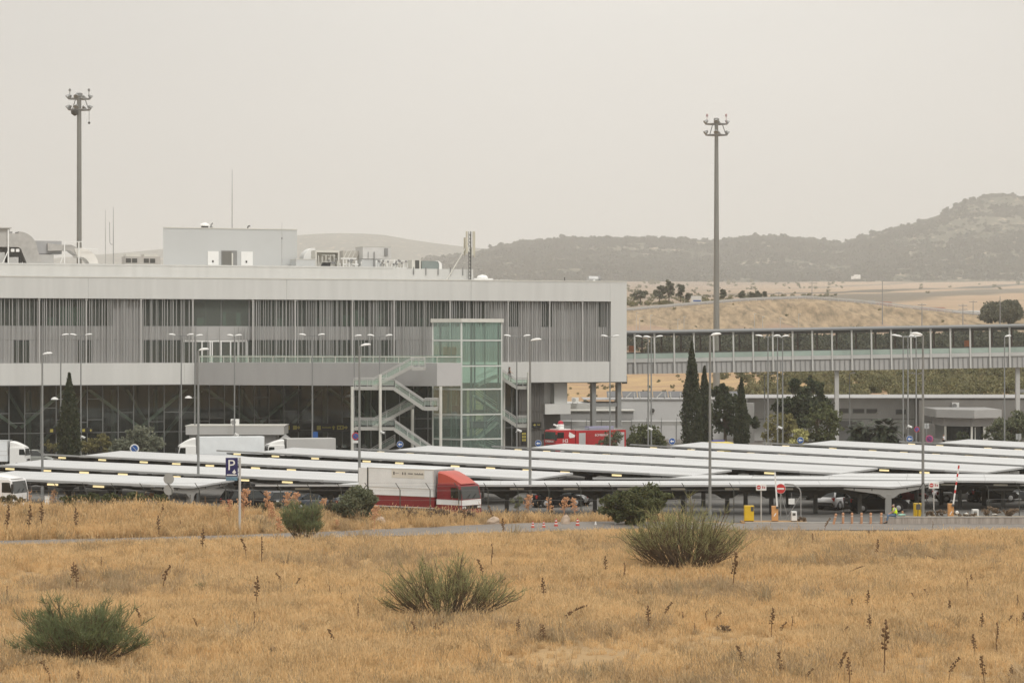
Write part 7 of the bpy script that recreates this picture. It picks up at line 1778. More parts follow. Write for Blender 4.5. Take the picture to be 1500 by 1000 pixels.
# low wall where the person sits
o = thing('low_wall', 'low stained concrete wall along the right side of the road, where a person sits', 'wall', (XX(1297, 198.6), 198.6, 0)); b = MB(); L_ = 33.0
wall_m = mat('wall_stain', (0.34, 0.30, 0.265), .9, amt=.4, scale=1.4, stretch=(2.2, 1, .25))
b.box(0, L_, 0, .35, 0, .5); b.build('wall', wall_m, o); b = MB(); b.box(-.02, L_, -.03, .38, .502, .57); b.build('coping', concrete, o)
planter = MB(); planter.box(XX(1330, 200), 60, 199.0, 201.4, .0, .45); structure(planter.build('planting_bed', mat('bed_soil', (0.30, 0.22, 0.12), .95, amt=.35, scale=3)))
isl = MB(); isl.box(XX(1086, 200), XX(1182, 200), 199.6, 201.4, 0, .12); structure(isl.build('traffic_island', mat('island_ochre', (0.36, 0.22, 0.10), .9, amt=.2, scale=2)))
# rubbish
def litter(label, x, y, w, h, m=sign_white, Y=None, zz_=None):
    p = G(x, y) if Y is None else Vector((XX(x, Y), Y, zz_)); z = terrain(p.x, p.y) if zz_ is None else zz_
    rg = random.Random(x); b = MB(); rings = []
    for t in np.linspace(0, 1, 5): rr = math.sin(PI * min(.95, .1 + t * .9)) ; rings.append([(w / 2 * (2 * t - 1), .12 * rr * math.cos(a) * rg.uniform(.7, 1.3), h * .5 + h * .5 * rr * math.sin(a) * rg.uniform(.6, 1.1)) for a in np.linspace(0, 2 * PI, 8)[:-1]])
    b.loft(rings); o = b.build('litter', m); o.location = (p.x, p.y, z + .08); return tag(o, label, 'litter')
litter('white plastic litter on the field edge below the road, nearest the low wall', 1398, 781, .45, .18)
litter('small upright white scrap at the roadside right of the larger litter', 1419, 779, .14, .2)
litter('white plastic scrap at the right edge of the field', 1492, 838, .5, .18)
litter('crumpled white bag on the bed behind the wall', 1416, 757, .3, .2, sign_white, 200.3, .5)
litter('flat white rag on the bed behind the wall, farther right', 1457, 758, .4, .12, sign_white, 200.3, .5)
litter('white scrap lying beside the right-hand barrier', 1402, 757, .25, .4, sign_white, 200.0, .5)
# fence with cranked posts
def fence(label, pts, xs_px, ytop, Yf, name='mesh_fence'):
    o = thing(name, label, 'fence', (0, 0, 0)); tops = []
    for k, x in enumerate(xs_px):
        Y = Yf(x); zg = terrain(XX(x, Y), Y); z = ZZ(ytop + 3, Y); b = MB(); X = XX(x, Y)
        b.tube((X, Y, zg), (X, Y, z - .35), .035, n=6); b.tube((X, Y, z - .35), (X - .32, Y - .05, z + .15), .03, n=6); b.build('post', mat('fence_green', (0.055, 0.06, 0.055), .5), o); tops.append((X, Y, z))
    b = MB()
    for (a, c) in zip(tops, tops[1:]):
        for dz in (-.4, -1.1, -1.8): b.tube((a[0], a[1], a[2] + dz), (c[0], c[1], c[2] + dz), .008, n=4)
        for t in (.25, .5): b.tube((a[0] - .32 * t * 2, a[1], a[2] - .35 + .5 * t * 2), (c[0] - .32 * t * 2, c[1], c[2] - .35 + .5 * t * 2), .006, n=4)
    b.build('wire', mat('wire_grey', (.2, .2, .2), .5, .3), o); return o
fence('chain fence with cranked dark posts running along the verge before the car park', None, [40, 85, 127, 169, 211, 252, 292, 331, 371, 411, 455, 500, 541, 586, 630, 672, 715, 759, 804, 851, 898, 948, 1005, 1075], 707, lambda x: lerp([0, 640, 900, 1100], [203.5, 195.6, 197.5, 199.7], x))
fence('short run of cranked fence posts behind the low wall at the right edge', None, [1174, ], 707, lambda x: 203.0, 'gate_post') if False else None
fence('short run of cranked fence posts behind the low wall at the right edge', None, [1448, 1493, 1540], 706, lambda x: 201.6)
for x, lab in ((1173, 'cranked dark gate post with stays right of the card reader'), ):
    o = thing('gate_post', lab, 'gate post', (XX(x, 202.3), 202.3, .03)); z = ZZ(716, 202.3); b = MB(); b.path([(0, 0, 0), (0, 0, z - .3), (-.1, 0, z), (-.55, 0, z + .3), (-1.2, 0, z + .35)], .05, 8); b.build('post', grey_mid, o); b = MB(); b.tube((0, 0, z - .5), (-1.1, 0, .1), .03, n=6); b.build('stay', grey_mid, o)
o = thing('cable_loop', 'black cable looped round the tallest near lamp with stays to the ground', 'cable', (XX(1352, 199.6), 199.6, .03)); z = ZZ(707, 199.6); b = MB(); b.path([(-.4, -.1, 0), (-.35, -.1, z - 1.0), (-.38, -.1, z - .6), (0, -.15, z), (.3, -.1, z - .5), (.25, -.1, z - 1.3), (1.0, -.1, z - 2.4), (1.8, -.1, .5)], .028, 5); b.build('cable', black, o); b = MB(); b.box(-.5, -.2, -.2, 0, 1.0, 1.4); b.build('junction_box', grey_dark, o)
# cameras on the lamp posts
def cctv(label, x, y, Y):
    o = thing('security_camera', label, 'camera', W(x, y, Y), R(-25), 'white cameras on the lamp posts'); b = MB(); b.box(-.28, .28, -.1, .1, -.1, .1); b.build('housing', white_paint, o, bevel=.03); b = MB(); b.bar((-.25, 0, -.1), (-.42, .05, -.35), .05); b.build('bracket', white_paint, o); b = MB(); b.tube((.281, 0, 0), (.31, 0, 0), .07, n=10); b.build('lens', black, o); o.rotation_euler = (0, R(20), R(-30))
for x, y, lab in ((122, 640, 'white camera on the lamp post right of the lobby cypress'), (347, 636.5, 'white camera on the lamp post before the kiosk'), (560.5, 633, 'white camera on the lamp post before the zigzag stairs'), (761, 630.5, 'white camera on the lamp post right of the glass tower'), (1143, 626, 'white camera on the lamp post before the dark pines'), (1333, 624.5, 'white camera on the lamp post right of the palms'), (1288, 603, 'white camera on the long building wall above the palms')): cctv(lab, x, y, 303.5 if y != 603 else 364.8)
cctv('white camera on the far lamp beside the rounded green bush', 953, 628, 303.5)
# ================================================================== people
def skin_mesh(name, chains, m, parent=None, sub=1):
    """chains: list of [(point, radius), ...]; first point of later chains is snapped to an existing joint"""
    V = []; E = []; Rr = []; idx = {}
    def vid(p, r):
        k = tuple(round(c, 4) for c in p)
        if k not in idx: idx[k] = len(V); V.append(p); Rr.append(r)
        return idx[k]
    for ch in chains:
        prev = None
        for p, r in ch:
            i = vid(p, r)
            if prev is not None and prev != i: E.append((prev, i))
            prev = i
    me = bpy.data.meshes.new(name); me.from_pydata(V, E, []); o = bpy.data.objects.new(name, me); ROOT.objects.link(o)
    md = o.modifiers.new('skin', 'SKIN'); md.use_smooth_shade = True
    sv = me.skin_vertices[0].data
    for i, r in enumerate(Rr): sv[i].radius = (r, r); sv[i].use_root = (i == 0)
    s = o.modifiers.new('sub', 'SUBSURF'); s.levels = sub; s.render_levels = sub
    bpy.context.view_layer.update()
    dg = bpy.context.evaluated_depsgraph_get(); nm = bpy.data.meshes.new_from_object(o.evaluated_get(dg)); bpy.data.objects.remove(o)
    nm.name = name; nm.materials.clear(); nm.materials.append(m); n = bpy.data.objects.new(name, nm); ROOT.objects.link(n); n.parent = parent; return n
skin = mat('skin', (0.42, 0.25, 0.17), .6, amt=.05)
def fingers(wrist, d, up, palm=.09):
    """a palm and five bent fingers beyond the wrist"""
    w = Vector(wrist); d = Vector(d).normalized(); up = Vector(up).normalized(); s = d.cross(up).normalized(); out = []
    c = w + d * palm
    out.append([(tuple(w), .028), (tuple(w + d * .045), .036), (tuple(c), .034)])
    for k, L in enumerate((.075, .085, .08, .06)):
        b = c + s * (.03 - .02 * k); out.append([(tuple(c), .034), (tuple(b + d * .02), .010), (tuple(b + d * (.02 + L * .5) - up * .012), .009), (tuple(b + d * (.02 + L * .85) - up * .04), .008)])
    t = w + d * .03; out.append([(tuple(w + d * .045), .036), (tuple(t + s * .055), .012), (tuple(t + s * .075 + d * .045), .010)])
    return out
def person(label, loc, rot, J, shirt, trousers, hair, extra=None, longhair=False, sc=1.0):
    """J: joints in local metres, facing +x"""
    o = thing('person', label, 'person', loc, rot); o.scale = (sc,) * 3
    P = lambda k: tuple(J[k])
    ch = [[(P('pelvis'), .135), (P('waist'), .12), (P('chest'), .15), (P('neck'), .055), (P('chin'), .075), (P('head'), .10), (P('top'), .07)]]
    for s in ('l', 'r'):
        ch.append([(P('chest'), .15), (P('sh' + s), .07), (P('el' + s), .045), (P('wr' + s), .028)])
        hd = Vector(J['wr' + s]) - Vector(J['el' + s]); ch += fingers(J['wr' + s], hd, J.get('up' + s, (0, 0, 1)))
        ch.append([(P('pelvis'), .135), (P('hip' + s), .10), (P('kn' + s), .065), (P('an' + s), .042), (tuple(Vector(J['an' + s]) + Vector(J.get('toe', (.16, 0, -.06)))), .04)])
    skin_mesh('body', ch, skin, o)
    def off(k, d): return tuple(J[k])
    sh = [[(P('pelvis'), .15), (P('waist'), .145), (P('chest'), .175), (tuple(Vector(J['chest']).lerp(Vector(J['neck']), .6)), .1)]]
    for s in ('l', 'r'): sh.append([(P('chest'), .175), (P('sh' + s), .085), (tuple(Vector(J['sh' + s]).lerp(Vector(J['el' + s]), .6 if not J.get('long') else 1)), .062)] + ([(tuple(Vector(J['el' + s]).lerp(Vector(J['wr' + s]), .85)), .045)] if J.get('long') else []))
    skin_mesh('shirt', sh, shirt, o)
    tr_ = []
    for s in ('l', 'r'): tr_.append([(P('pelvis'), .155), (P('hip' + s), .115), (P('kn' + s), .08), (tuple(Vector(J['kn' + s]).lerp(Vector(J['an' + s]), .9)), .062)])
    skin_mesh('trousers', tr_, trousers, o)
    hd = Vector(J['head']); tp = Vector(J['top'])
    b = MB(); 
    hr = [[(tuple(hd + Vector((-.035, 0, .02))), .108), (tuple(tp + Vector((-.02, 0, .015))), .085)]]
    if longhair: hr.append([(tuple(hd + Vector((-.035, 0, .02))), .108), (tuple(hd + Vector((-.09, 0, -.12))), .09), (tuple(hd + Vector((-.11, 0, -.32))), .07)])
    skin_mesh('hair', hr, hair, o)
    f = MB()
    for sy in (-.036, .036): f.lathe([(.002, -.012), (.014, 0), (.002, .012)], 6, (hd.x + .095, sy, hd.z + .01))
    f.build('eyes', black, o)
    f = MB(); f.prism([(hd.x + .09, hd.z), (hd.x + .125, hd.z - .05), (hd.x + .09, hd.z - .055)], 'xz', -.014, .014); 
    for sy in (-.105, .105): f.lathe([(.004, -.035), (.018, 0), (.004, .035)], 6, (hd.x - .005, sy, hd.z - .01))
    f.box(hd.x + .088, hd.x + .1, -.025, .025, hd.z - .088, hd.z - .078)
    f.build('nose_and_ears', skin, o)
    for s in ('l', 'r'):
        a = Vector(J['an' + s]); t_ = Vector(J.get('toe', (.16, 0, -.06))); b = MB(); d = t_.normalized(); b.loft([[tuple(a + d * q + Vector((0, w_, h_))) for (w_, h_) in ((-.045, -.075), (.045, -.075), (.045, hh), (-.045, hh))] for q, hh in ((-.07, .02), (.02, .04), (.12, -.01), (.2, -.04))]); b.build('shoe', mat('shoe_dark', (.05, .045, .04), .6), o)
    return o
jeans = mat('jeans', (0.10, 0.16, 0.25), .8, amt=.15, scale=6); shirt_grey = mat('shirt_grey', (.42, .38, .40), .8); hair_dark = mat('hair_dark', (.02, .015, .012), .7); cap_pale = mat('cap_pale', (.5, .46, .44), .7)
# seated on the low wall, facing left
sit = dict(pelvis=(0, 0, .13), waist=(-.02, 0, .30), chest=(.02, 0, .50), neck=(.07, 0, .66), chin=(.12, 0, .72), head=(.13, 0, .79), top=(.125, 0, .86), shl=(.03, .17, .56), shr=(.03, -.17, .56), ell=(.17, .22, .33), elr=(.15, -.23, .34), wrl=(.36, .14, .22), wrr=(.36, -.12, .23),
           hipl=(.06, .10, .11), hipr=(.06, -.10, .11), knl=(.48, .13, .12), knr=(.50, -.11, .14), anl=(.62, .14, -.36), anr=(.60, -.13, -.36), toe=(.17, 0, -.05))
seat_loc = (XX(1311.5, 198.55), 198.72, .57)
ps = person('person in a yellow-green safety vest and jeans sitting on the low wall', seat_loc, PI, sit, shirt_grey, jeans, cap_pale, sc=1.02)
vest = [[(sit['pelvis'], .19), (sit['waist'], .19), (sit['chest'], .22), ((.045, 0, .60), .14)], [(sit['chest'], .19), ((.03, .15, .57), .10)], [(sit['chest'], .19), ((.03, -.15, .57), .10)]]
skin_mesh('safety_vest', vest, mat('hi_vis', (0.70, 0.95, 0.03), .6, amt=.06), ps)
b = MB(); b.lathe([(.168, .29), (.168, .335)], 14, (-.02, 0, 0)); b.build('reflective_band', mat('reflect', (.7, .7, .62), .3), ps)
o = litter('green and white bag lying on the low wall beside the seated person', 1321, 757, .62, .2, mat('bag_mint', (.30, .52, .43), .6, amt=.3, scale=5), 198.75, .52); o.name = 'bag'; o['category'] = 'bag'
stand = dict(pelvis=(0, 0, .92), waist=(0, 0, 1.08), chest=(.01, 0, 1.30), neck=(0, 0, 1.47), chin=(.03, 0, 1.53), head=(.02, 0, 1.60), top=(.01, 0, 1.68), shl=(0, .18, 1.38), shr=(0, -.18, 1.38), ell=(-.05, .24, 1.12), elr=(.08, -.25, 1.12), wrl=(.10, .22, .94), wrr=(.26, -.10, 1.12), hipl=(0, .10, .88), hipr=(0, -.10, .88), knl=(.03, .11, .48), knr=(.0, -.11, .48), anl=(0, .12, .08), anr=(-.05, -.12, .08), toe=(.15, 0, -.03))
person('person in a white shirt and dark trousers standing by the guard building', (XX(1382.5, 340.5), 340.5, .04), R(150), stand, mat('shirt_white', (.66, .66, .70), .8), mat('trousers_black', (.02, .02, .022), .8), hair_dark)
walk = dict(stand); walk.update(knl=(.18, .11, .52), anl=(.10, .12, .12), knr=(-.02, -.11, .48), anr=(-.22, -.12, .12), ell=(-.18, .24, 1.14), wrl=(-.30, .2, .94), elr=(.16, -.24, 1.16), wrr=(.34, -.2, 1.06))
pw = TW(0, 0); wz = W(746.5, 560.5, 320.75)
person('long-haired person in grey walking down the stairs right of the glass tower', (wz.x, wz.y, wz.z + .12), R(-12), walk, mat('shirt_charcoal', (.10, .095, .095), .8), mat('trousers_grey', (.22, .21, .21), .8), hair_dark, longhair=True)

# ================================================================== trees and bushes
def crown_tree(name, label, loc, cl, leaf, n_per, m, trunk_h, trunk_r, seed, cat='tree', elong=1.5, group=None, spread=.5, up=0.0):
    """cl: list of (cx,cy,cz, rx,ry,rz, nclump) blobs relative to loc"""
    rg = np.random.default_rng(seed); o = thing(name, label, cat, loc, 0, group)
    allP = []; cs = []
    for (cx, cy, cz, rx, ry, rz, ncl) in cl:
        P, c = clumps(rg, ncl, n_per, (rx, ry, rz), spread * min(rx, rz) * .9, shell=.35)
        P += np.array([cx, cy, cz]); c = c + np.array([cx, cy, cz]); allP.append(P); cs.append(c)
    P = np.concatenate(allP); P = P[P[:, 2] > .05]
    V, Q = leaf_quads(P, leaf, rg, elong, up); raw_mesh('crown' if cat == 'tree' else 'foliage', V, Q, m, o)
    b = MB(); cs = np.concatenate(cs)
    b.path([(0, 0, -.1), (.03, .02, trunk_h * .5), (0, 0, trunk_h)], [trunk_r * 1.3, trunk_r, trunk_r * .8], 8)
    for k in range(min(26, len(cs))):
        c = cs[rg.integers(0, len(cs))]; mid = np.array([c[0] * .45, c[1] * .45, trunk_h + (c[2] - trunk_h) * .4]); b.path([(0, 0, trunk_h * .9), tuple(mid), tuple(c)], [trunk_r * .45, trunk_r * .3, trunk_r * .1], 5)
    b.build('trunk', bark, o); return o
def cypress(label, x, ytop, ybase, wpx, Y, seed, zg=0.0):
    h = ZZ(ytop, Y) - zg; w = wpx * Y / F; rg = np.random.default_rng(300 + seed); o = thing('cypress_tree', label, 'tree', (XX(x, Y), Y, zg), 0, 'cypress trees')
    n = 9000; t = rg.uniform(0, 1, n) ** 1.15
    prof = np.interp(t, [0, .06, .2, .38, .58, .78, .92, 1.0], [.62, .85, 1.0, .98, .74, .42, .17, .03]) * w / 2
    a = rg.uniform(0, 2 * PI, n); lob = 1 + .16 * np.sin(a * 5 + t * 9 + seed) + .12 * np.sin(a * 3 - t * 23) + rg.normal(0, .11, n)
    r = prof * lob * rg.uniform(.35, 1, n) ** .45
    P = np.stack([r * np.cos(a), r * np.sin(a), .25 + t * (h - .3)], 1)
    nrm = np.stack([np.cos(a) * .5, np.sin(a) * .5, np.full(n, 2.0)], 1)
    V, Q = leaf_quads(P, .17, rg, 2.0, 0, nrm); raw_mesh('crown', V, Q, fol_cypress, o)
    b = MB(); b.tube((0, 0, -.1), (0, 0, h * .9), .16, .03, 7)
    for k in range(40):
        tt = rg.uniform(.05, .8); aa = rg.uniform(0, 2 * PI); rr = float(np.interp(tt, [0, .5, 1], [.8, .9, .1])) * w * .36; b.tube((0, 0, tt * h), (rr * math.cos(aa), rr * math.sin(aa), tt * h + h * .08), .03, .01, 4)
    b.build('trunk', bark, o)
cypress('dark cypress alone before the left part of the dark lobby', 101.5, 546, 665, 30, 300, 1)
cypress('tallest dark cypress right of the terminal, left of a pair', 1013.5, 500, 650, 28, 322, 2)
cypress('slightly lower cypress pressed against the tallest one', 1032, 536, 650, 22, 325, 3)
cypress('narrow pointed cypress right of the dark leafy tree', 1086, 553, 650, 20, 320, 4)
def tree(label, x, Y, yb, blobs, leaf, n, m, th, tr2, seed, name='leafy_tree', cat='tree', **kw):
    """blobs in photo pixels: (cx, cy, rx, ry, nclump)"""
    s = Y / F; zg = 0.04 if Y > 204 else terrain(XX(x, Y), Y)
    cl = [((cx - x) * s, 0, ZZ(cy, Y) - zg, rx * s, min(rx, ry) * s * 1.1, ry * s, k) for cx, cy, rx, ry, k in blobs]
    return crown_tree(name, label, (XX(x, Y), Y, zg), cl, leaf, n, m, th, tr2, seed, cat, **kw)
tree('dark leafy tree standing between the cypress pair and the narrow cypress', 1062, 330, 650, [(1062, 608, 20, 38, 40), (1055, 580, 12, 18, 16), (1102, 618, 9, 14, 10)], .26, 70, fol_dark, 3.0, .2, 11)
tree('tall dark pine with spreading branches, left of the pair before the bridge pier', 1168, 332, 650, [(1166, 585, 17, 26, 18), (1160, 562, 9, 12, 7), (1176, 605, 25, 26, 22), (1150, 600, 16, 18, 10)], .26, 60, fol_dark, 3.5, .25, 12, 'pine_tree', elong=2.2)
tree('tall dark pine with spreading branches, right of the pair before the bridge pier', 1197, 335, 650, [(1192, 575, 13, 22, 12), (1200, 600, 22, 26, 18), (1208, 590, 11, 14, 6)], .26, 60, fol_dark, 3.5, .25, 13, 'pine_tree', elong=2.2)
tree('olive yellow bushy tree below the dark pines, on the left', 1146, 314, 655, [(1142, 632, 26, 22, 34), (1150, 616, 14, 12, 12)], .22, 60, fol_yel, 1.2, .14, 14)
tree('wispy olive green tree below the dark pines, on the right', 1206, 316, 655, [(1206, 620, 24, 26, 36), (1200, 602, 14, 14, 12), (1190, 645, 34, 12, 26)], .22, 60, fol_mid, 1.4, .14, 15, spread=.45)
tree('yellow-flowered bush before the dark pines', 1170, 309, 655, [(1170, 640, 13, 12, 14)], .2, 50, mat('flower_pale', (.42, .40, .16), .7, amt=.3, scale=2), .6, .06, 16, 'flowering_bush', 'bush')
tree('rounded dark green bush right of the fire engine', 951, 312, 655, [(946, 642, 27, 17, 44), (935, 648, 16, 12, 16), (962, 648, 17, 12, 16)], .2, 70, fol_mid, .8, .12, 17, 'round_bush', 'bush')
tree('grey olive sapling hiding the rear wheels of the fire engine', 893, 309, 655, [(893, 645, 16, 12, 18), (903, 640, 8, 9, 6), (882, 648, 12, 8, 10)], .16, 40, fol_olive, .8, .08, 18, 'olive_bush', 'bush')
tree('domed grey green olive bush before the lobby, left of the kiosk', 201, 303, 668, [(204, 648, 33, 18, 46), (206, 634, 18, 13, 18), (180, 652, 20, 12, 20), (228, 652, 14, 12, 12)], .17, 70, fol_grey, 1.0, .14, 19, 'olive_bush', 'bush')
tree('green hedge bush between the lobby cypress and the grey olive', 140, 306, 668, [(134, 652, 18, 10, 20), (150, 645, 12, 10, 10), (155, 655, 12, 8, 10)], .18, 50, fol_yel, .5, .08, 20, 'green_bush', 'bush')
tree('small reddish green bush left of the lobby cypress', 77, 306, 668, [(78, 655, 10, 8, 10), (70, 650, 5, 6, 4)], .16, 44, fol_yel, .5, .06, 21, 'green_bush', 'bush')
tree('large dark green tree bush at the far right by the guard building', 1474, 318, 655, [(1474, 628, 22, 20, 30), (1490, 622, 18, 20, 24), (1455, 638, 14, 12, 12), (1500, 630, 18, 20, 20)], .2, 64, fol_olive, 1.4, .16, 22)
tree('low clipped dark shrub before the guard building windows', 1407, 330, 655, [(1408, 640, 10, 8, 12)], .16, 60, fol_dark, .4, .05, 23, 'round_bush', 'bush')
def palm(label, x, Y, ytop, wpx, seed):
    s = Y / F; h = ZZ(ytop, Y); w = wpx * s; rg = np.random.default_rng(400 + seed); o = thing('palm_tree', label, 'palm', (XX(x, Y), Y, .04), 0, 'pair of bushy palms')
    V = []; Q = []; 
    for k in range(130):
        a = rg.uniform(0, 2 * PI); el_ = rg.uniform(-.5, 1.35); L = w * .5 * rg.uniform(.8, 1.1); c = Vector((rg.normal(0, .12) * w, rg.normal(0, .12) * w, h * .56 + rg.normal(0, .1) * h))
        pts = []
        for t in np.linspace(0, 1, 6):
            e = el_ - 1.1 * t; d = Vector((math.cos(a) * math.cos(e), math.sin(a) * math.cos(e), math.sin(e))); pts.append(c if not pts else pts[-1] + d * L / 5)
        for i in range(5):
            d = (pts[i + 1] - pts[i]).normalized(); sd_ = d.cross(Vector((0, 0, 1))).normalized()
            for j in range(5):
                p = pts[i].lerp(pts[i + 1], j / 5)
                for sg in (-1, 1):
                    q = p + sd_ * sg * .42 + d * .3 - Vector((0, 0, .14)); b0 = len(V); V += [tuple(p - d * .03), tuple(p + d * .05), tuple(q + d * .03), tuple(q - d * .01)]; Q.append((b0, b0 + 1, b0 + 2, b0 + 3))
    raw_mesh('crown', V, Q, mat('palm_green', (0.035, 0.045, 0.022), .55, amt=.35, scale=1.5), o); b = MB(); b.path([(0, 0, 0), (.05, 0, h * .3), (0, 0, h * .6)], [.3, .24, .22], 10); b.build('trunk', bark, o)
palm('dark bushy palm before the long building, left of the pair', 1261, 312, 611, 36, 1)
palm('dark bushy palm before the long building, larger right one of the pair', 1297, 310, 609, 46, 2)
# bushes round the near verge
tree('big dark green bush at the roadside between the cones and the large broom', 936, 193.5, 768, [(940, 735, 34, 24, 60), (905, 742, 28, 18, 40), (965, 728, 18, 16, 20), (925, 755, 40, 12, 36)], .13, 90, fol_mid, .6, .09, 31, 'roadside_bush', 'bush', spread=.42)
tree('dense olive green bush hiding the rear of the red lorry', 523, 193.5, 758, [(524, 736, 24, 22, 50), (505, 744, 14, 14, 20), (541, 730, 12, 14, 16)], .12, 80, fol_olive, .5, .07, 32, 'olive_bush', 'bush', elong=2.0)
tree('low grey green bush on the verge left of the olive bush', 400, 196, 756, [(396, 746, 20, 10, 26), (420, 748, 14, 8, 14)], .11, 70, foliage('fol_sage', (.10, .10, .06), (.18, .165, .105), 1.2), .3, .05, 33, 'grey_bush', 'bush')
tree('round greyish bush between the low grey one and the olive bush', 490, 195.5, 756, [(488, 746, 13, 11, 24)], .11, 70, foliage('fol_sage2', (.09, .085, .055), (.155, .14, .09), 1.2), .3, .05, 34, 'grey_bush', 'bush')
tree('low green hedge plants along the verge before the lowest left canopy', 150, 200, 742, [(105, 732, 16, 6, 20), (130, 730, 18, 7, 24), (165, 731, 20, 7, 26), (200, 729, 18, 8, 26), (235, 732, 16, 7, 20)], .12, 70, fol_mid, .3, .05, 35, 'green_hedge', 'hedge')
tree('green weeds along the verge before the white lorry at the left edge', 22, 200, 742, [(18, 732, 18, 8, 20), (-10, 733, 16, 7, 14)], .12, 60, foliage('fol_weed', (.10, .10, .055), (.19, .16, .09), 1.4), .3, .05, 36, 'green_hedge', 'hedge')
tree('thin greyish brush under the red lorry and its cab', 640, 194, 760, [(600, 752, 20, 5, 12), (640, 752, 24, 6, 16), (680, 751, 18, 5, 12)], .1, 50, fol_dead, .2, .03, 37, 'dry_brush', 'brush')
tree('thin grey sapling right of the red lorry by the lamp', 757, 200, 760, [(757, 735, 9, 14, 10)], .09, 34, fol_olive, .6, .03, 38, 'sapling', 'sapling')
tree('dry ochre weeds on the bed behind the low wall, left of the barrier', 1366, 200.3, 760, [(1362, 752, 14, 5, 14), (1380, 752, 9, 5, 8)], .09, 40, fol_dead, .2, .02, 39, 'dry_brush', 'brush')
tree('dry brown weeds on the bed behind the low wall, right of the barrier', 1440, 200.5, 760, [(1415, 753, 18, 4, 14), (1452, 748, 16, 7, 18), (1480, 750, 16, 7, 16)], .09, 40, fol_dead, .2, .02, 40, 'dry_brush', 'brush')
tree('small pale bush beside the card reader', 1176, 200.3, 768, [(1176, 761, 6, 5, 8)], .09, 40, fol_dead, .2, .02, 41, 'grey_bush', 'bush')
# rocks
def rock(label, x, Y, w, h, seed, m):
    rg = np.random.default_rng(500 + seed); b = MB(); rings = []
    for t in np.linspace(0, 1, 6):
        rr = (1 - t ** 2.2) ** .5 if t < 1 else .05; rings.append([(w / 2 * rr * math.cos(a) * rg.uniform(.85, 1.15) + .1 * w * t, w * .35 * rr * math.sin(a) * rg.uniform(.85, 1.15), h * t - .1) for a in np.linspace(0, 2 * PI, 10)[:-1]])
    b.loft(rings); o = b.build('boulder', m); o.location = (XX(x, Y), Y, terrain(XX(x, Y), Y)); return tag(o, label, 'boulder', 'pale boulders on the verge')
pale_rock = mat('pale_rock', (0.44, 0.345, 0.265), .9, amt=.2, scale=3, bump=.4)
rock('pale pink boulder right of the red lorry cab', 722, 193, 1.1, .65, 1, pale_rock); rock('small pale boulder beside the olive bush at the lorry rear', 556, 192.5, .8, .55, 2, pale_rock); rock('tall pale boulder behind the dry stalks near the cones', 828, 193.5, .7, .8, 3, pale_rock)

# ================================================================== scrub bank and far country
sv = []
for k in range(6):
    rg = np.random.default_rng(600 + k); P, c = clumps(rg, 10, 30, (.5, .5, .35), .24); P[:, 2] += .3; V, Q = leaf_quads(P, .11, rg, 1.6); sv.append(raw_mesh('bush_variant', V, Q, fol_scrub))
rg = np.random.default_rng(21); P = []; S = []
while len(P) < 1500:
    Y = rg.uniform(392, 560); px = rg.uniform(1040, 1640); 
    if fbm(px * .03, Y * .05, 3) + ss(1040, 1260, px) * 1.6 - .7 < rg.normal(0, .45): continue
    X = XX(px, Y); P.append((X, Y, terrain(X, Y))); S.append(rg.uniform(1.0, 2.9))
for k in range(90):
    Y = rg.uniform(400, 540); px = rg.uniform(700, 1060); X = XX(px, Y); P.append((X, Y, terrain(X, Y))); S.append(rg.uniform(.4, 1.0))
for k in range(22):
    Y = rg.uniform(664, 756); px = rg.uniform(915, 1640); X = XX(px, Y); P.append((X, Y, terrain(X, Y))); S.append(rg.uniform(.4, 1.1))
for k in range(300):
    Y = rg.uniform(800, 1500) if k < 200 else rg.uniform(1500, 4300); px = rg.uniform(900, 1230) if k < 260 else rg.uniform(700, 1640); X = XX(px, Y); P.append((X, Y, terrain(X, Y))); S.append(rg.uniform(1.2, 2.6) * (1 if Y < 1500 else Y / 1500))
scatter('scrub', P, sv, S, .05, 'olive green scrub on the bank behind the long building')
wv2 = []
for k in range(5):
    rg = np.random.default_rng(640 + k); P, c = clumps(rg, 14, 40, (.5, .5, .5), .26); P[:, 2] += .5; V, Q = leaf_quads(P, .10, rg, 1.4); wv2.append(raw_mesh('tree_variant', V, Q, foliage('fol_wood', (0.048, 0.054, 0.032), (0.11, 0.11, 0.068), .35)))
rg = np.random.default_rng(22); P = []; S = []
while len(P) < 520:
    Y = rg.uniform(585, 660); px = rg.uniform(955, 1640)
    if rg.uniform() > ss(940, 1010, px) * .85 + .15: continue
    X = XX(px, Y); P.append((X, Y, terrain(X, Y) - .3)); S.append(rg.uniform(4.2, 7.0) * (1.12 if px > 1270 else 1.0))
for px, Y in ((922, 672), (934, 674), (926, 670)): P.append((XX(px, Y), Y, terrain(XX(px, Y), Y))); S.append(3.6)
scatter('olive_wood', P, wv2, S, .05, 'dark wood of low trees seen through the footbridge')
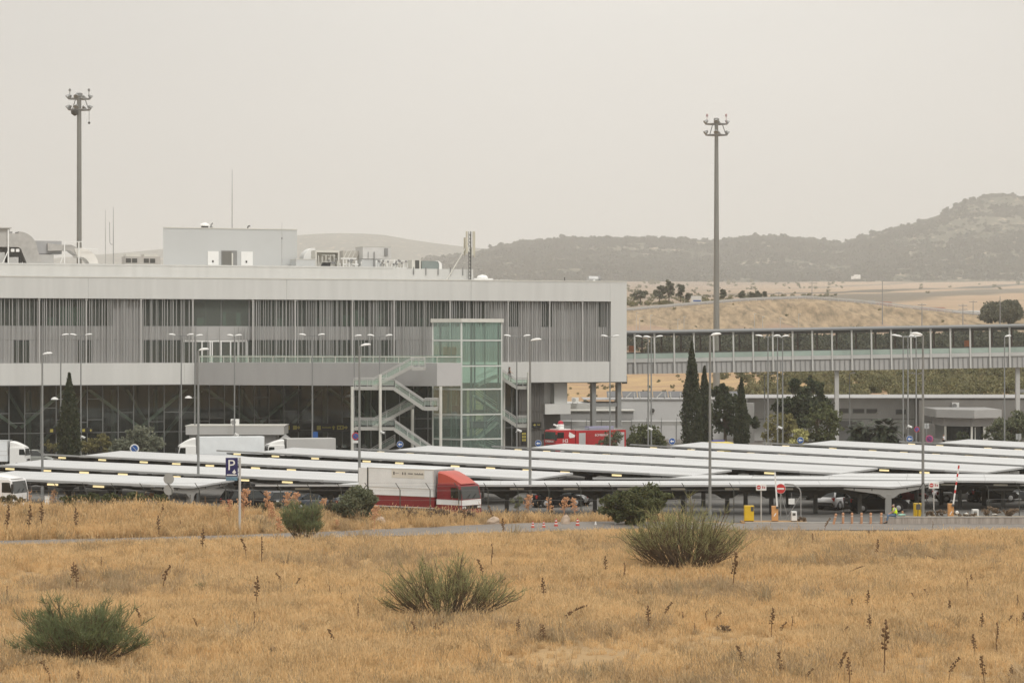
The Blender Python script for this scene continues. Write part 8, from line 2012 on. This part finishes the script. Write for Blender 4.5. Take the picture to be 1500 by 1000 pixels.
# single trees and clumps far off
fol_far = foliage('fol_far', (0.11, 0.12, 0.08), (0.20, 0.20, 0.14), .2)
def ftree(label, x, Y, ytop, ybase, wpx, seed, group=None, n=22):
    s = Y / F; zb = ZZ(ybase, Y); h = (ybase - ytop) * s; w = wpx * s
    return crown_tree('far_tree', label, (XX(x, Y), Y, zb - .4), [(0, 0, h * (.52 if n < 80 else .42) + .4, w / 2, w / 2, h * .46, n), (w * .12, 0, h * .8, w * .25, w * .3, h * .2, n // 3)], max(.35, h * .075), 46, fol_far, h * .35, w * .04, seed, 'tree', 1.2, group, .42)
ftree('tall far conifer in the clump above the bridge, next to the terminal end', 966, 800, 418, 440, 17, 51, 'far trees right of the terminal'); ftree('tallest far tree in the clump above the bridge, right of the conifer', 980, 800, 410, 440, 18, 52, 'far trees right of the terminal'); ftree('pointed far tree at the right of the clump, near the white billboard', 997, 805, 415, 440, 13, 53, 'far trees right of the terminal'); ftree('low far tree nearest the white billboard', 1009, 805, 428, 440, 13, 54, 'far trees right of the terminal'); ftree('pale far tree right beside the terminal corner', 938, 815, 424, 440, 24, 55, 'far trees right of the terminal')
ftree('round far tree just right of the right floodlight mast', 1059, 790, 424, 438, 11, 56, 'round far trees in a row'); ftree('round far tree, middle one right of the floodlight mast', 1087, 790, 426, 438, 10, 57, 'round far trees in a row'); ftree('round far tree, left one of the touching pair', 1101, 790, 427, 439, 10, 58, 'round far trees in a row'); ftree('round far tree, right one of the touching pair', 1110, 790, 426, 439, 11, 59, 'round far trees in a row'); ftree('thin pointed far tree right of the touching pair', 1120, 790, 426, 438, 6, 60, 'round far trees in a row')
ftree('big dark far tree clump at the right edge, left half', 1452, 720, 440, 471, 34, 61, 'far clump at the right', 90); ftree('big dark far tree clump at the right edge, right half', 1478, 722, 437, 472, 40, 62, 'far clump at the right', 110); ftree('small far bush on the plain below the right fields', 1310, 770, 449, 456, 14, 63)
def farbox(name, label, cat, x0, x1, y0, y1, Y, m, roof=None, d=8):
    o = thing(name, label, cat, (XX((x0 + x1) / 2, Y), Y, ZZ(y1, Y))); w_ = (x1 - x0) * Y / F / 2; h = (y1 - y0) * Y / F
    b = MB(); b.box(-w_, w_, 0, d, -2, h); b.build('wall', m, o)
    if roof: b = MB(); b.prism([(-.3, h), (d / 2, h + 1.1), (d + .3, h)], 'yz', -w_ - .3, w_ + .3); b.build('roof', roof, o)
    b = MB(); n = max(1, int(w_ / 1.6))
    for k in range(n): xx_ = -w_ + 2 * w_ * (k + .5) / n; b.box(xx_ - .4, xx_ + .4, -.04, -.004, h * .35, h * .75)
    b.build('windows', grey_mid, o); return o
roof_red = mat('roof_red', (.26, .13, .09), .8); farwall = mat('far_white', (.60, .58, .54), .7)
farbox('farm_building', 'long low red-roofed farm building on the far right plain', 'building', 1352, 1385, 455, 458, 830, farwall, roof_red); farbox('farm_building', 'pale low farm sheds beside the far right trees', 'building', 1400, 1440, 460, 463, 790, farwall, mat('roof_grey', (.4, .39, .37), .7)); farbox('farm_building', 'small pale farm shed left of the red-roofed one', 'building', 1288, 1306, 447, 450.5, 830, farwall, roof_red, 5)
b_ = thing('billboard', 'white and blue billboard by the far road, left of the right mast', 'billboard', W(1020, 443, 785)); b = MB(); b.box(-1.5, 1.5, 0, .3, .1, 1.9); b.build('panel', farwall, b_); b = MB(); b.box(-.9, 1.3, -.04, -.005, .3, .7); b.build('blue_mark', sign_blue, b_); b = MB(); b.box(-1.2, -1.0, .1, .3, -1, .1); b.box(1.0, 1.2, .1, .3, -1, .1); b.build('leg', galv, b_)
b_ = thing('billboard', 'grey back of a road sign board on the far plain', 'billboard', W(1277, 449, 800)); b = MB(); b.box(-1.0, 1.0, 0, .2, .2, 1.9); b.build('panel', sign_back, b_); b = MB(); b.box(-.7, -.5, .05, .15, -1.5, .2); b.box(.5, .7, .05, .15, -1.5, .2); b.build('leg', galv, b_)
b_ = thing('far_lorry', 'tiny white lorry on the road at the foot of the hills', 'lorry', W(1254, 410.2, 4300)); b = MB(); b_.scale = (2.2,) * 3; b.box(-1.6, 3.0, -1.2, 1.2, .9, 3.9); b.build('cargo_box', white_paint, b_); b = MB(); b.box(-3.4, -1.7, -1.15, 1.15, .6, 2.9); b.build('cab', white_paint, b_); b = MB(); b.box(-3.3, 2.9, -1.1, 1.1, 0, .55); b.build('wheels', black, b_)
def pole_(label, x, Y, ytop, ybase, arms, r=.14):
    zb = ZZ(ybase, Y); h = ZZ(ytop, Y) - zb; o = thing('utility_pole', label, 'utility pole', (XX(x, Y), Y, zb), 0, 'utility poles on the plain'); b = MB(); b.tube((0, 0, -1), (0, 0, h), r, r * .6, 8); b.build('pole', grey_mid, o)
    if arms:
        b = MB()
        for k in range(arms): b.box(-1.1, 1.1, -.08, .08, h - .5 - k * 1.0, h - .36 - k * 1.0)
        b.build('crossarm', grey_mid, o)
        b = MB()
        for k in range(arms):
            for sx in (-1, -.4, .4, 1): b.lathe([(.05, 0), (.1, .1), (.05, .22)], 6, (sx, 0, h - .36 - k * 1.0))
        b.build('insulator', farwall, o)
for a in ((1292.5, 700, 412, 470, 0, 'tall plain utility pole above the middle of the bridge'), (1350.5, 690, 444, 476, 1, 'utility pole with one crossarm left of the sheds'), (1410.5, 690, 445, 477, 2, 'utility pole with two crossarms before the sheds'), (1425.5, 760, 440, 462, 1, 'pale utility pole just left of the far tree clump'), (1465, 700, 434, 470, 0, 'utility pole standing in front of the far tree clump'), (1189.5, 900, 413, 440, 1, 'thin utility pole above the fields, right of the mast'), (1141, 870, 427, 441, 1, 'short utility pole at the crest of the bank')): pole_(a[5], a[0], a[1], a[2], a[3], a[4])
lp = None
for k, (x, yt) in enumerate(((932, 458), (937, 466), (953, 462), (993, 468), (1002, 464), (1105, 460), (1117, 464), (1143, 466), (1170, 460))):
    Y = 690; o = thing('apron_light', 'thin far lamp pole before the bank, %s from the terminal corner' % ORD(k + 1), 'lamp pole', (XX(x, Y), Y, terrain(XX(x, Y), Y) - .2), 0, 'thin poles before the bank'); h = ZZ(yt, Y) - o.location.z
    b = MB(); b.tube((0, 0, 0), (0, 0, h), .08, .05, 6); b.build('pole', grey_light, o); b = MB(); b.box(-.1, .5, -.1, .1, h - .02, h + .12); b.build('lamp_head', grey_light, o)
def rail_z(x): return terrain(XX(x, 762), 762)
o = thing('guard_rail', 'pale guard rail along the far road on top of the ochre bank', 'guard rail', (0, 762, 0)); b = MB(); xs_ = list(np.arange(700, 1560, 12.0))
for x, y in zip(xs_, xs_[1:]): b.bar((XX(x, 762), 0, rail_z(x) + .75), (XX(y, 762), 0, rail_z(y) + .75), .1, .4)
for x in xs_: b.box(XX(x, 762) - .08, XX(x, 762) + .08, .06, .2, rail_z(x) - .2, rail_z(x) + .7)
b.build('rail', grey_light, o)
v = []; q = []
for i, x in enumerate(np.arange(-260, 300, 6.0)):
    for k in range(4): Y = 764.5 + 6.5 * k; v.append((x, Y, terrain(x, Y) + .06))
for i in range(len(v) // 4 - 1):
    for k in range(3): o_ = i * 4 + k; q.append((o_, o_ + 4, o_ + 5, o_ + 1))
structure(raw_mesh('far_road', v, q, road_mat))
